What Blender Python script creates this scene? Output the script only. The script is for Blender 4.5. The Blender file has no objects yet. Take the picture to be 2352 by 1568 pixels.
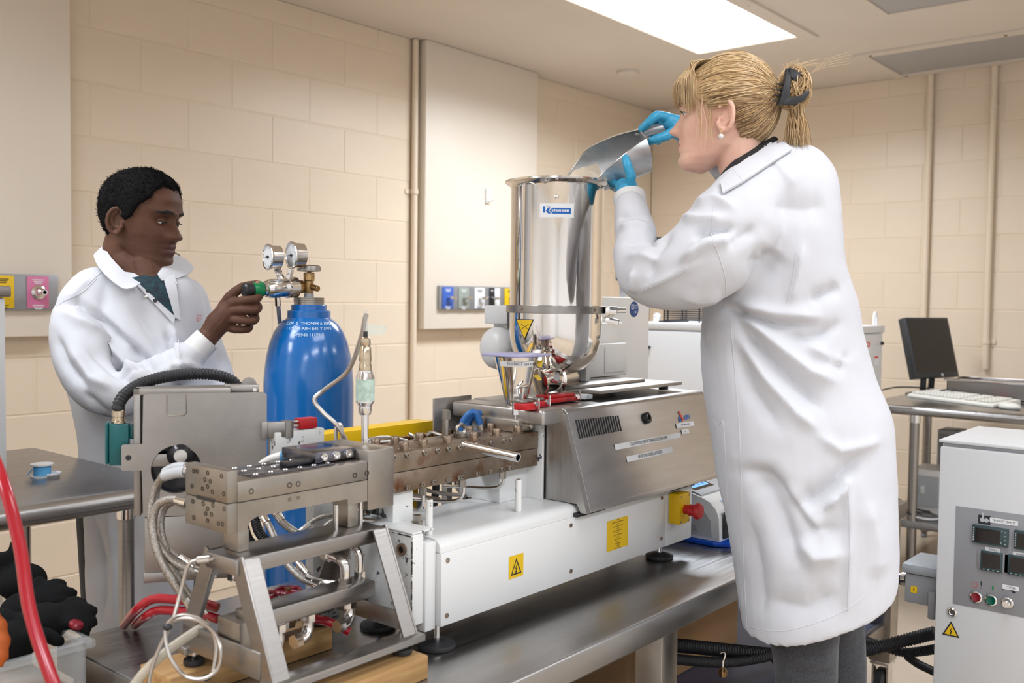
import bpy, bmesh, math, random
from mathutils import Vector as V, Matrix, noise as mnoise
from math import sin, cos, pi, radians as rad
random.seed(7)
scene = bpy.context.scene
C = scene.collection
# ------------------------------------------------------------------ camera
H = 1.247                                    # eye height of the photographer
FPX = 2226.45
yaw, pit, rol = rad(39.863), rad(-2.4868), rad(0.702)
fw = V((cos(yaw)*cos(pit), sin(yaw)*cos(pit), sin(pit)))
r0 = V((sin(yaw), -cos(yaw), 0)); u0 = r0.cross(fw)
rt = r0*cos(rol)+u0*sin(rol); up = -r0*sin(rol)+u0*cos(rol)
CAM = V((0, 0, H))
cd = bpy.data.cameras.new('camera'); cam = bpy.data.objects.new('camera', cd); C.objects.link(cam)
cam.matrix_world = Matrix(((rt.x, up.x, -fw.x, 0), (rt.y, up.y, -fw.y, 0), (rt.z, up.z, -fw.z, H), (0, 0, 0, 1)))
cd.sensor_width = 36; cd.lens = FPX/2352*36; cd.clip_start = 0.02
cd.dof.use_dof = True; cd.dof.focus_distance = 2.15; cd.dof.aperture_fstop = 5.0
scene.camera = cam
# ------------------------------------------------------------------ world, exposure
w = bpy.data.worlds.new('world'); scene.world = w; w.use_nodes = True
w.node_tree.nodes['Background'].inputs[0].default_value = (0.9, 0.93, 1, 1)
w.node_tree.nodes['Background'].inputs[1].default_value = 0.0
vs = scene.view_settings; vs.view_transform = 'Standard'; vs.look = 'None'; vs.gamma = 1; vs.use_curve_mapping = False
vs.exposure = 0.0
LIGHT_E = 2.2                                # glow of every lit ceiling diffuser
LAMP_W = 53.0                                # the tubes behind it (W each)
cy_ = scene.cycles; cy_.max_bounces = 7; cy_.diffuse_bounces = 3; cy_.glossy_bounces = 4; cy_.transparent_max_bounces = 8
cy_.caustics_reflective = False; cy_.caustics_refractive = False; cy_.adaptive_threshold = 0.025
ROOM = dict(x0=-2.6, x1=5.70, y0=-2.6, y1=3.54, h=2.537)
LIGHTS = [(3.905, 2.26, .98), (0.30, 2.26, .40), (-1.6, 2.26, .7), (0.4, -1.2, .70), (-1.8, -1.2, .8), (4.4, -1.4, .6), (2.4, -1.4, .5), (1.5, .35, .15)]   # x, y, share of full output; the last is an added top light

for lx, ly, lw in LIGHTS:                        # one lamp per lit troffer, under its diffuser
    ld = bpy.data.lights.new('troffer_lamp', 'AREA'); ld.shape = 'RECTANGLE'; ld.size = 1.2; ld.size_y = .535
    ld.energy = LAMP_W*lw; ld.color = (.85, .94, 1.06); ld.spread = rad(160)
    lo = bpy.data.objects.new('troffer_lamp', ld); C.objects.link(lo); lo.location = (lx, ly, ROOM['h']-.016)
# ------------------------------------------------------------------ helpers
def ray(px, py): return fw+rt*((px-1176)/FPX)-up*((py-784)/FPX)
def PY(px, py, y): d = ray(px, py); return CAM+d*(y/d.y)
def PX(px, py, x): d = ray(px, py); return CAM+d*(x/d.x)
def PZ(px, py, z): d = ray(px, py); return CAM+d*((z-H)/d.z)
def PD(px, py, depth): return CAM+ray(px, py)*depth

def origin(o):
    p = V((0, 0, 0))
    while o is not None: p += o.location; o = o.parent
    return p
def thing(name, label, cat, loc=(0, 0, 0), group=None, kind=None):
    o = bpy.data.objects.new(name, None); C.objects.link(o); o.empty_display_size = .05
    o.location = loc; o['label'] = label; o['category'] = cat
    if group: o['group'] = group
    if kind: o['kind'] = kind
    return o
def tag(o, label, cat, group=None):
    o['label'] = label; o['category'] = cat
    if group: o['group'] = group
    return o
def newbm(): return bmesh.new()
def finish(me, smooth):
    if smooth:
        me.shade_smooth()
        if smooth is not True: me.set_sharp_from_angle(angle=rad(smooth))
def obj(name, bm, m, parent=None, smooth=40, label=None, kind=None):
    """one bmesh (world coordinates) -> one mesh object under its parent"""
    bmesh.ops.recalc_face_normals(bm, faces=bm.faces)
    off = origin(parent) if parent else V((0, 0, 0))
    if off.length: bmesh.ops.translate(bm, verts=bm.verts, vec=-off)
    me = bpy.data.meshes.new(name); bm.to_mesh(me); bm.free()
    ms = m if isinstance(m, (list, tuple)) else [m]
    for q in ms: me.materials.append(q)
    finish(me, smooth)
    o = bpy.data.objects.new(name, me); C.objects.link(o); o.parent = parent
    if label: o['label'] = label
    if kind: o['kind'] = kind
    return o
def inst(name, me, parent, M):
    """a copy that shares mesh data; M places it in the world"""
    o = bpy.data.objects.new(name, me); C.objects.link(o); o.parent = parent
    o.matrix_basis = Matrix.Translation(-origin(parent)) @ M if parent else M
    return o
def meshdata(name, bm, m, smooth=40):
    bmesh.ops.recalc_face_normals(bm, faces=bm.faces)
    me = bpy.data.meshes.new(name); bm.to_mesh(me); bm.free(); me.materials.append(m); finish(me, smooth)
    return me
def frame(o, z, x=None):
    """matrix with its z axis along z"""
    z = V(z).normalized()
    x = V(x) if x is not None else (V((0, 0, 1)) if abs(z.z) < .9 else V((1, 0, 0)))
    x = (x-z*x.dot(z)).normalized(); y = z.cross(x)
    return Matrix(((x.x, y.x, z.x, o[0]), (x.y, y.y, z.y, o[1]), (x.z, y.z, z.z, o[2]), (0, 0, 0, 1)))
def add(bm, co, fa, mi=0):
    vs_ = [bm.verts.new(c) for c in co]
    out = []
    for f in fa:
        try:
            q = bm.faces.new([vs_[i] for i in f]); q.material_index = mi; out.append(q)
        except ValueError: pass
    return vs_, out
def box(bm, x0, x1, y0, y1, z0, z1, bev=0, M=None, seg=2, mi=0):
    co = [V((x, y, z)) for z in (z0, z1) for y in (y0, y1) for x in (x0, x1)]
    if M: co = [M @ c for c in co]
    t = bm if not bev else bmesh.new()
    vv, ff = add(t, co, [(0, 2, 3, 1), (4, 5, 7, 6), (0, 1, 5, 4), (2, 6, 7, 3), (0, 4, 6, 2), (1, 3, 7, 5)], mi)
    if bev:
        bmesh.ops.bevel(t, geom=list(t.edges), offset=bev, segments=seg, affect='EDGES', profile=.5)
        merge(bm, t, mi)
    return bm
def merge(bm, t, mi=None):
    mp = {}
    for v in t.verts: mp[v] = bm.verts.new(v.co)
    for f in t.faces:
        try:
            q = bm.faces.new([mp[v] for v in f.verts]); q.material_index = f.material_index if mi is None else mi; q.smooth = True
        except ValueError: pass
    t.free()
def prism(bm, poly, M, d0, d1, bev=0, mi=0):
    """polygon (x, y) in the plane of M, extruded along M's z from d0 to d1"""
    n = len(poly); t = bmesh.new()
    co = [M @ V((p[0], p[1], d)) for d in (d0, d1) for p in poly]
    fa = [tuple(range(n-1, -1, -1)), tuple(range(n, 2*n))]+[(i, (i+1) % n, n+(i+1) % n, n+i) for i in range(n)]
    add(t, co, fa, mi)
    if bev: bmesh.ops.bevel(t, geom=list(t.edges), offset=bev, segments=2, affect='EDGES', profile=.5)
    merge(bm, t, mi); return bm
def ring(bm, M, r, n, z, ry=None): return [bm.verts.new(M @ V((r*cos(2*pi*i/n), (ry or r)*sin(2*pi*i/n), z))) for i in range(n)]
def bridge(bm, a, b, mi=0):
    n = len(a)
    for i in range(n):
        try: q = bm.faces.new((a[i], a[(i+1) % n], b[(i+1) % n], b[i])); q.material_index = mi
        except ValueError: pass
def capf(bm, a, mi=0):
    try: q = bm.faces.new(a); q.material_index = mi
    except ValueError: pass
def lathe(bm, M, prof, n=24, cap0=True, cap1=True, mi=0):
    """profile of (radius, height) turned about M's z axis"""
    prev = first = None
    for r, z in prof:
        if r <= 1e-6:
            v = bm.verts.new(M @ V((0, 0, z))); cur = [v]*n
            if prev and len(set(prev)) > 1:
                for i in range(n): q = bm.faces.new((prev[i], prev[(i+1) % n], v)); q.material_index = mi
        else:
            cur = ring(bm, M, r, n, z)
            if prev:
                if len(set(prev)) == 1:
                    for i in range(n): q = bm.faces.new((prev[0], cur[i], cur[(i+1) % n])); q.material_index = mi
                else: bridge(bm, prev, cur, mi)
        if first is None: first = cur
        prev = cur
    if cap0 and len(set(first)) > 1: capf(bm, first[::-1], mi)
    if cap1 and len(set(prev)) > 1: capf(bm, prev, mi)
    return bm
def cyl(bm, p0, p1, r, r1=None, n=20, bev=0, mi=0):
    p0, p1 = V(p0), V(p1); L = (p1-p0).length; M = frame(p0, p1-p0); r1 = r if r1 is None else r1
    if bev: return lathe(bm, M, [(r-bev, 0), (r, bev), (r1, L-bev), (r1-bev, L)], n, mi=mi)
    return lathe(bm, M, [(r, 0), (r1, L)], n, mi=mi)
def catmull(pts, per=8, closed=False):
    pts = [V(p) for p in pts]; out = []
    n = len(pts)
    for i in range(n-1):
        p0 = pts[max(i-1, 0)]; p1 = pts[i]; p2 = pts[i+1]; p3 = pts[min(i+2, n-1)]
        for k in range(per):
            t = k/per
            out.append(.5*((2*p1)+(p2-p0)*t+(2*p0-5*p1+4*p2-p3)*t*t+(3*p1-p0-3*p2+p3)*t*t*t))
    out.append(pts[-1]); return out
def resample(pts, step):
    out = [pts[0]]; acc = 0; last = pts[0]
    for p in pts[1:]:
        seg = (p-last).length
        while acc+seg >= step and seg > 1e-9:
            last = last+(p-last)*((step-acc)/seg); out.append(last.copy()); seg = (p-last).length; acc = 0
        acc += seg; last = p
    out.append(pts[-1]); return out
def tube(bm, pts, r, n=10, rf=None, ends=True, mi=0, sq=None):
    """round tube along a polyline; rf(i, t) scales the radius"""
    pts = [V(p) for p in pts]; m = len(pts); prev = None; nrm = None
    for i, p in enumerate(pts):
        d = (pts[min(i+1, m-1)]-pts[max(i-1, 0)])
        if d.length < 1e-9: d = V((0, 0, 1))
        d.normalize()
        if nrm is None: nrm = d.orthogonal().normalized()
        nrm = (nrm-d*nrm.dot(d)).normalized(); b = d.cross(nrm)
        rr = r*(rf(i, i/(m-1)) if rf else 1)
        cur = [bm.verts.new(p+nrm*(rr*cos(2*pi*k/n))+b*(rr*sin(2*pi*k/n)*(sq or 1))) for k in range(n)]
        if prev: bridge(bm, prev, cur, mi)
        elif ends: capf(bm, cur[::-1], mi)
        prev = cur
    if ends: capf(bm, prev, mi)
    return bm
def hose(bm, ctrl, r, n=10, per=8): return tube(bm, catmull(ctrl, per), r, n)
def corrugated(bm, ctrl, r, pitch, depth=.82, n=12):
    pts = resample(catmull(ctrl, 12), pitch/4)
    return tube(bm, pts, r, n, rf=lambda i, t: (1, 1, depth, depth)[i % 4])
def coil(bm, ctrl, r, pitch, n=8):
    pts = resample(catmull(ctrl, 10), pitch/2)
    return tube(bm, pts, r, n, rf=lambda i, t: 1 if i % 2 else .86)
def sphere(bm, c, r, nu=16, nv=10, M=None, mi=0):
    rx, ry, rz = (r, r, r) if not isinstance(r, (tuple, list)) else r
    F = (M or Matrix.Identity(4))
    prev = None; c = V(c)
    top = bm.verts.new(c+(F.to_3x3() @ V((0, 0, rz))))
    for j in range(1, nv):
        a = pi*j/nv
        cur = [bm.verts.new(c+F.to_3x3() @ V((rx*sin(a)*cos(2*pi*i/nu), ry*sin(a)*sin(2*pi*i/nu), rz*cos(a)))) for i in range(nu)]
        if prev: bridge(bm, prev, cur, mi)
        else:
            for i in range(nu): q = bm.faces.new((top, cur[i], cur[(i+1) % nu])); q.material_index = mi
        prev = cur
    bot = bm.verts.new(c+F.to_3x3() @ V((0, 0, -rz)))
    for i in range(nu): q = bm.faces.new((prev[i], bot, prev[(i+1) % nu])); q.material_index = mi
    return bm
def text_bm(s, size, M, align='CENTER', thick=0.0, sx=1.0, bold=0.0):
    """flat lettering in the plane of M (x right, y up), as a bmesh"""
    cu = bpy.data.curves.new('lettering', 'FONT'); cu.body = s; cu.size = size; cu.align_x = align; cu.align_y = 'CENTER'
    cu.resolution_u = 2; cu.offset = bold; cu.extrude = thick
    o = bpy.data.objects.new('lettering', cu); C.objects.link(o)
    bpy.context.view_layer.update()
    me = bpy.data.meshes.new_from_object(o.evaluated_get(bpy.context.evaluated_depsgraph_get()))
    bm = bmesh.new(); bm.from_mesh(me)
    bmesh.ops.transform(bm, matrix=M @ Matrix.Diagonal((sx, 1, 1, 1)), verts=bm.verts)
    bpy.data.objects.remove(o); bpy.data.curves.remove(cu); bpy.data.meshes.remove(me)
    return bm
def plane_frame(o, nrm, xdir):
    """x along xdir, z along nrm: for labels and lettering"""
    z = V(nrm).normalized(); x = V(xdir); x = (x-z*x.dot(z)).normalized(); y = z.cross(x)
    return Matrix(((x.x, y.x, z.x, o[0]), (x.y, y.y, z.y, o[1]), (x.z, y.z, z.z, o[2]), (0, 0, 0, 1)))
def rect(bm, M, w_, h_, z=0, cx=0, cy=0, mi=0, th=None):
    if th: return box(bm, cx-w_/2, cx+w_/2, cy-h_/2, cy+h_/2, z, z+th, M=M, mi=mi)
    add(bm, [M @ V((cx+a*w_/2, cy+b*h_/2, z)) for a, b in ((-1, -1), (1, -1), (1, 1), (-1, 1))], [(0, 1, 2, 3)], mi); return bm
def poly(bm, M, pts, z=0, mi=0):
    add(bm, [M @ V((p[0], p[1], z)) for p in pts], [tuple(range(len(pts)))], mi); return bm

# ------------------------------------------------------------------ materials
def mat(name, col, rough=.5, metal=0.0, var=0.0, vscale=6.0, col2=None, bump=0.0, bscale=60.0, stretch=None, rvar=0.0, sub=0.0,
        spots=None, coat=0.0, emit=None, spec=None, aniso=0.0, trans=0.0, alpha=1.0, detail=4, sheen=0.0, specks=None):
    m = bpy.data.materials.new(name); m.use_nodes = True
    nt = m.node_tree; N = nt.nodes; L = nt.links; b = N['Principled BSDF']
    b.inputs['Base Color'].default_value = (*col, 1); b.inputs['Roughness'].default_value = rough; b.inputs['Metallic'].default_value = metal
    if sub:
        b.inputs['Subsurface Weight'].default_value = sub; b.inputs['Subsurface Radius'].default_value = (.012, .004, .002); b.inputs['Subsurface Scale'].default_value = 1.0
    if coat: b.inputs['Coat Weight'].default_value = coat; b.inputs['Coat Roughness'].default_value = .12
    if emit: b.inputs['Emission Color'].default_value = (*emit[0], 1); b.inputs['Emission Strength'].default_value = emit[1]
    if spec is not None: b.inputs['Specular IOR Level'].default_value = spec
    if aniso: b.inputs['Anisotropic'].default_value = aniso
    if trans: b.inputs['Transmission Weight'].default_value = trans
    if alpha < 1: b.inputs['Alpha'].default_value = alpha
    if sheen: b.inputs['Sheen Weight'].default_value = sheen
    if not (var or bump or rvar or spots or specks): return m
    tc = N.new('ShaderNodeTexCoord'); mp = N.new('ShaderNodeMapping'); L.new(tc.outputs['Object'], mp.inputs[0])
    if stretch: mp.inputs['Scale'].default_value = stretch
    def nz(sc, det=detail, rg=.55):
        n = N.new('ShaderNodeTexNoise'); n.inputs['Scale'].default_value = sc; n.inputs['Detail'].default_value = det; n.inputs['Roughness'].default_value = rg
        L.new(mp.outputs[0], n.inputs['Vector']); return n
    base = None
    if var:
        n = nz(vscale); cr = N.new('ShaderNodeValToRGB'); L.new(n.outputs[0], cr.inputs[0])
        c2 = col2 or tuple(max(0, c*(1-var)) for c in col); c1 = tuple(min(1, c*(1+var*.5)) for c in col) if not col2 else col
        cr.color_ramp.elements[0].position = .35; cr.color_ramp.elements[0].color = (*c2, 1)
        cr.color_ramp.elements[1].position = .65; cr.color_ramp.elements[1].color = (*c1, 1)
        base = cr.outputs[0]
    for sp in ([spots] if spots else [])+([specks] if specks else []):
        scol, sscale, lo, hi = sp
        n = nz(sscale, 6, .62); cr = N.new('ShaderNodeValToRGB'); L.new(n.outputs[0], cr.inputs[0])
        cr.color_ramp.elements[0].position = lo; cr.color_ramp.elements[0].color = (0, 0, 0, 1)
        cr.color_ramp.elements[1].position = hi; cr.color_ramp.elements[1].color = (1, 1, 1, 1)
        mx = N.new('ShaderNodeMix'); mx.data_type = 'RGBA'; L.new(cr.outputs[0], mx.inputs[0])
        if base: L.new(base, mx.inputs[6])
        else: mx.inputs[6].default_value = (*col, 1)
        mx.inputs[7].default_value = (*scol, 1); base = mx.outputs[2]
    if base: L.new(base, b.inputs['Base Color'])
    if rvar:
        n = nz(vscale*1.7); mr = N.new('ShaderNodeMapRange'); L.new(n.outputs[0], mr.inputs[0])
        mr.inputs[1].default_value = .3; mr.inputs[2].default_value = .7; mr.inputs[3].default_value = max(.02, rough-rvar); mr.inputs[4].default_value = rough+rvar
        L.new(mr.outputs[0], b.inputs['Roughness'])
    if bump:
        n = nz(bscale); bp = N.new('ShaderNodeBump'); bp.inputs['Strength'].default_value = bump; bp.inputs['Distance'].default_value = .002
        L.new(n.outputs[0], bp.inputs['Height']); L.new(bp.outputs[0], b.inputs['Normal'])
    return m
M_ = {}
M_['wall'] = mat('cream_block_paint', (.85, .695, .525), .36, bump=.25, bscale=170, var=.03, vscale=3)
M_['bounce_white'] = mat('neutral_bounce_paint', (.80, .80, .80), .5)  # unseen walls only: white picked so their bounced fill stays neutral
M_['chase'] = mat('cream_smooth_paint', (.87, .76, .63), .42, var=.02, vscale=2)
M_['ceil'] = mat('ceiling_paint', (.76, .665, .56), .75, var=.03, vscale=1.5)
M_['floor'] = mat('beige_vinyl_floor', (.52, .42, .32), .32, var=.08, vscale=5, specks=((.42, .32, .24), 90, .6, .75))
M_['white'] = mat('white_enamel', (.82, .81, .79), .32, var=.02, vscale=4)
M_['white_worn'] = mat('white_enamel_chipped', (.84, .83, .80), .30, var=.03, vscale=5, specks=((.10, .09, .11), 55, .63, .645))
M_['offwhite'] = mat('warm_white_powdercoat', (.87, .84, .79), .45, var=.03, vscale=6)
M_['cabinet'] = mat('pale_grey_powdercoat', (.74, .74, .74), .4, bump=.05, bscale=400)
M_['steel'] = mat('brushed_stainless', (.37, .35, .33), .34, 1, var=.05, vscale=3, stretch=(3, 3, 90), rvar=.06, bump=.02, bscale=30)
M_['steel_h'] = mat('brushed_stainless_sheet', (.47, .45, .43), .36, 1, var=.06, vscale=2.5, stretch=(2, 60, 2), rvar=.05, bump=.02, bscale=12)
M_['table'] = mat('stainless_worktop', (.42, .41, .40), .33, 1, var=.05, vscale=2.0, stretch=(1.2, 40, 1.2), rvar=.06, specks=((.75, .72, .66), 150, .715, .74))
M_['polished'] = mat('polished_stainless', (.80, .76, .71), .085, 1, rvar=.03, vscale=9)
M_['chrome'] = mat('chrome', (.78, .76, .74), .14, 1)
M_['machined'] = mat('machined_tool_steel', (.40, .365, .32), .36, 1, var=.18, vscale=9, rvar=.08, bump=.04, bscale=80)
M_['plate'] = mat('blasted_stainless_plate', (.40, .375, .35), .46, 1, var=.14, vscale=7, rvar=.08, bump=.08, bscale=240, specks=((.22, .19, .17), 11, .66, .80))
M_['rusty'] = mat('rust_stained_steel', (.30, .245, .19), .42, .85, var=.35, vscale=12, col2=(.17, .12, .08), rvar=.12, bump=.15, bscale=90, spots=((.15, .05, .018), 17, .52, .68))
M_['bolt'] = mat('brown_bolt_steel', (.36, .27, .20), .35, 1, var=.3, vscale=80)
M_['dark'] = mat('black_plastic', (.018, .018, .02), .38)
M_['rubber'] = mat('black_rubber', (.022, .022, .024), .55, bump=.05, bscale=200)
M_['black_gloss'] = mat('black_gloss', (.02, .02, .023), .16)
M_['grey_plastic'] = mat('grey_plastic', (.30, .30, .31), .5)
M_['lightgrey'] = mat('light_grey_plastic', (.52, .53, .55), .45)
M_['blue_cyl'] = mat('blue_cylinder_paint', (.002, .15, .49), .20, coat=.5, bump=.03, bscale=30)
M_['brass'] = mat('brass', (.42, .27, .12), .3, 1, var=.3, vscale=60)
M_['green'] = mat('green_plastic', (.0, .23, .075), .3)
M_['teal'] = mat('teal_enamel', (.0, .115, .12), .3)
M_['red'] = mat('red_plastic', (.55, .015, .02), .35)
M_['redhose'] = mat('red_pvc_hose', (.42, .006, .018), .22, coat=.3)
M_['darkred'] = mat('dark_red_enamel', (.22, .01, .02), .3, var=.3, vscale=60)
M_['yellow'] = mat('yellow_paint', (.86, .52, .0), .4)
M_['braid'] = mat('braided_steel_hose', (.47, .43, .385), .36, .9, var=.5, vscale=420, bump=.5, bscale=520)
M_['spiral'] = mat('spiral_armour_cable', (.58, .54, .50), .32, 1)
M_['grip'] = mat('grey_silicone_sleeve', (.55, .56, .57), .5)
M_['wood'] = mat('pine_block', (.56, .33, .13), .6, var=.35, vscale=6, col2=(.40, .21, .075), stretch=(1, 14, 14), bump=.1, bscale=30)
M_['cardboard'] = mat('cardboard', (.42, .24, .11), .8, var=.1, vscale=4)
M_['paper'] = mat('white_label_paper', (.84, .84, .84), .55)
M_['ink'] = mat('black_ink', (.02, .02, .025), .6)
M_['inkblue'] = mat('blue_ink', (.0, .12, .48), .5)
M_['inkred'] = mat('red_ink', (.72, .05, .03), .5)
M_['label_y'] = mat('yellow_label', (.86, .54, .01), .4)
M_['navy'] = mat('navy_sticker', (.008, .06, .25), .4)
M_['whiteink'] = mat('white_ink', (.85, .85, .86), .5)
M_['blue'] = mat('blue_hose', (.02, .13, .38), .35)
M_['bluebin'] = mat('blue_bin_plastic', (.0, .07, .50), .35)
M_['lilac'] = mat('lilac_lid', (.42, .40, .60), .35)
M_['tape'] = mat('blue_ptfe_tape', (.13, .47, .83), .5)
M_['led'] = mat('lit_ceiling_diffuser', (1, 1, 1), .5, emit=((1, .985, .97), LIGHT_E))
M_['lcd'] = mat('lit_blue_display', (.1, .3, .6), .3, emit=((.18, .50, .95), .75))
M_['glass_dark'] = mat('dark_screen', (.012, .010, .010), .12)
M_['beige'] = mat('beige_keyboard_plastic', (.74, .71, .63), .5)
M_['clear'] = mat('clear_plastic', (.6, .62, .62), .12, alpha=.22)
M_['cleartube'] = mat('milky_clear_tubing', (.62, .54, .42), .25, alpha=.72)
M_['glove_black'] = mat('black_work_glove', (.010, .010, .010), .95, bump=.6, bscale=160, spec=.08)
M_['orange'] = mat('orange_fabric', (.45, .09, .01), .7)
M_['darkblue'] = mat('dark_steel_blue_paint', (.075, .08, .13), .45)
M_['pink'] = mat('pink_plate', (.72, .20, .36), .4)
M_['coverblue'] = mat('blue_plate', (.05, .13, .50), .4)
M_['sage'] = mat('sage_grey_plate', (.34, .37, .32), .45)
# ------------------------------------------------------------------ the room
X0, X1, Y0, Y1, HC = ROOM['x0'], ROOM['x1'], ROOM['y0'], ROOM['y1'], ROOM['h']
def struct(name, bm, m, parent=None, smooth=0, label=None):
    o = obj(name, bm, m, parent, smooth)
    if parent is None: o['kind'] = 'structure'
    if label: o['label'] = label
    return o
struct('floor', box(newbm(), X0, X1, Y0, Y1, -.1, 0), M_['floor'], label='beige vinyl floor of the laboratory')
struct('ceiling', box(newbm(), X0, X1, Y0, Y1, HC, HC+.1), M_['ceil'], label='painted flat ceiling with recessed lights')
CO = .2032; BL = .4064; JT = .005
blk = {}
def block_mesh(w_):
    k = round(w_, 4)
    if k not in blk:
        b = newbm(); e = .0022; a, c = w_/2-JT/2, CO/2-JT/2
        co = [(-a, .02, -c), (a, .02, -c), (a, .02, c), (-a, .02, c), (-a, e, -c), (a, e, -c), (a, e, c), (-a, e, c),
              (-a+e, 0, -c+e), (a-e, 0, -c+e), (a-e, 0, c-e), (-a+e, 0, c-e)]
        add(b, co, [(8, 9, 10, 11)]+[(i, (i+1) % 4, 4+(i+1) % 4, 4+i) for i in range(4)]+[(4+i, 4+(i+1) % 4, 8+(i+1) % 4, 8+i) for i in range(4)])
        blk[k] = meshdata('block', b, M_['wall'], 0)
    return blk[k]
def block_wall(wall, along0, along1, phase, place, skip):
    for k in range(13):
        z0, z1 = k*CO, min((k+1)*CO, HC)
        ph = phase+(0 if k % 2 == 0 else BL/2)
        s = along0-((along0-ph) % BL)
        while s < along1-1e-6:
            a, b_ = max(s, along0), min(s+BL, along1)
            if b_-a > .03 and not skip(a, b_, z0, z1):
                me = block_mesh(b_-a)
                T = place((a+b_)/2, (z0+z1)/2)
                if z1-z0 < CO-.001: T = T @ Matrix.Diagonal((1, 1, (z1-z0)/CO, 1))
                inst('block', me, wall, T)
            s += BL
REC = .0022
b = newbm(); box(b, 1.15, X1, Y1+REC, Y1+.12, 0, HC); box(b, X0, 1.15, Y1, Y1+.12, 0, HC)
wl = struct('wall_left', b, M_['wall'], label='cream painted concrete block wall behind the man')
block_wall(wl, 1.15, X1, 2.794, lambda s, z: Matrix.Translation((s, Y1, z)),
           lambda a, b_, z0, z1: (z0 > 1.09 and (b_ < 1.65 or (a > 3.48 and b_ < 4.35))))
b = newbm(); box(b, X1+REC, X1+.12, .2, Y1, 0, HC); box(b, X1, X1+.12, Y0, .2, 0, HC)
wr = struct('wall_right', b, M_['wall'], label='cream painted concrete block wall behind the woman and computer table')
block_wall(wr, .2, Y1, 1.552, lambda s, z: Matrix.Translation((X1, s, z)) @ Matrix.Rotation(-pi/2, 4, 'Z'), lambda *a: False)
struct('wall_back', box(newbm(), X0-.1, X0, Y0, Y1, 0, HC), M_['bounce_white'], label='unseen wall behind the photographer, white to keep bounced light neutral')
struct('wall_front', box(newbm(), X0, X1, Y0-.1, Y0, 0, HC), M_['bounce_white'], label='plain white wall on the photographer\'s right')
# boxed-in service chases on the left wall
CF = 3.475
struct('trim_1', box(newbm(), .2, 1.675, CF, Y1-.001, 1.095, HC-.001, .004), M_['chase'], label='smooth cream boxed-in chase carrying the pink outlet, by the man')
struct('trim_2', box(newbm(), 3.468, 4.365, CF, Y1-.001, 1.09, HC-.001, .004), M_['chase'], label='smooth cream boxed-in chase behind the steel hopper')
def conduit(p, z0, z1, r, axis, clamps, label):
    t = thing('wall_conduit', label, 'pipe', (p[0], p[1], z0), 'painted conduits on the block walls')
    b = newbm(); cyl(b, (p[0], p[1], z0), (p[0], p[1], z1), r, n=14); obj('pipe', b, M_['wall'], t)
    for z in clamps:
        b = newbm(); lathe(b, frame((p[0], p[1], z-.012), (0, 0, 1)), [(r+.004, 0), (r+.004, .024)], 14)
        if axis == 'y': box(b, p[0]-.008, p[0]+.008, p[1], Y1, z-.012, z+.012); box(b, p[0]-.045, p[0]+.01, Y1-.006, Y1, z-.012, z+.012)
        else: box(b, p[0], X1, p[1]-.008, p[1]+.008, z-.012, z+.012); box(b, X1-.006, X1, p[1]-.045, p[1]+.01, z-.012, z+.012)
        obj('clamp', b, M_['wall'], t)
conduit((3.435, 3.518), .02, HC-.005, .016, 'y', (1.78, .5), 'cream painted vertical conduit on the block wall beside the boxed chase behind the blue cylinder')
conduit((5.678, 1.722), .9, HC-.005, .016, 'x', (2.27,), 'cream painted conduit on the block wall directly above the black monitor')
conduit((5.678, 1.395), .9, HC-.005, .016, 'x', (2.31, 1.05), 'cream painted conduit on the block wall beside the monitor, farther from the woman')
# ceiling fixtures: row of flush 2 x 4 ft troffers; only one stands in the picture, the last is added
def troffer(cx, cy, lit, label, wx=1.2, wy=.535):
    t = thing('ceiling_light' if lit else 'ceiling_panel', label, 'ceiling light' if lit else 'ceiling panel', (cx, cy, HC), 'flush ceiling light frames')
    b = newbm(); fr = .075; z0 = HC-.012
    for (a0, a1, b0, b1) in ((-wx/2-fr, wx/2+fr, -wy/2-fr, -wy/2), (-wx/2-fr, wx/2+fr, wy/2, wy/2+fr), (-wx/2-fr, -wx/2, -wy/2, wy/2), (wx/2, wx/2+fr, -wy/2, wy/2)):
        box(b, cx+a0, cx+a1, cy+b0, cy+b1, z0, HC-.0005)
    obj('frame', b, M_['ceil'], t, 0)
    b = newbm(); rect(b, Matrix.Translation((cx, cy, HC-.006)) @ Matrix.Rotation(pi, 4, 'X'), wx, wy)
    obj('diffuser', b, M_['led'] if lit else M_['panelgrey'], t, 0)
    for sx in (-.97, -.5, 0, .5, .97):
        for sy in (-1, 1):
            b = newbm(); p = (cx+sx*wx/2, cy+sy*(wy/2+fr*.55), z0); cyl(b, (p[0], p[1], z0-.002), p, .006, n=8); obj('screw', b, M_['ceil'], t)
    return t
M_['panelgrey'] = mat('grey_ceiling_panel', (.42, .40, .38), .5)
for i, (cx, cy, _lw) in enumerate(LIGHTS):
    troffer(cx, cy, True, 'bright white recessed ceiling light above the woman' if i == 0 else 'lit ceiling light outside the picture, '+('over the far end of the side table', 'behind the photographer on the man\'s side', 'behind the photographer near the middle', 'behind the photographer farthest back', 'in the corner beyond the control cabinet', 'behind the control cabinet', 'added to top-light the coat and feeder')[i-1])
troffer(3.796, 1.257, False, 'grey unlit ceiling panel cut off by the top edge of the picture')
t = thing('ceiling_panel', 'grey flush ceiling panel above the block wall with two conduits', 'ceiling panel', (5.36, 1.3, HC))
b = newbm(); fr = .05
for (a0, a1, b0, b1) in ((5.03, 5.09, .55, 1.92), (5.60, 5.66, .55, 1.92), (5.09, 5.60, 1.86, 1.92), (5.09, 5.60, .55, .60)): box(b, a0, a1, b0, b1, HC-.012, HC-.0005)
obj('frame', b, M_['ceil'], t, 0)
b = newbm(); box(b, 5.09, 5.60, .60, 1.86, HC-.005, HC-.0005); obj('panel', b, M_['panelgrey'], t, 0)
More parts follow.
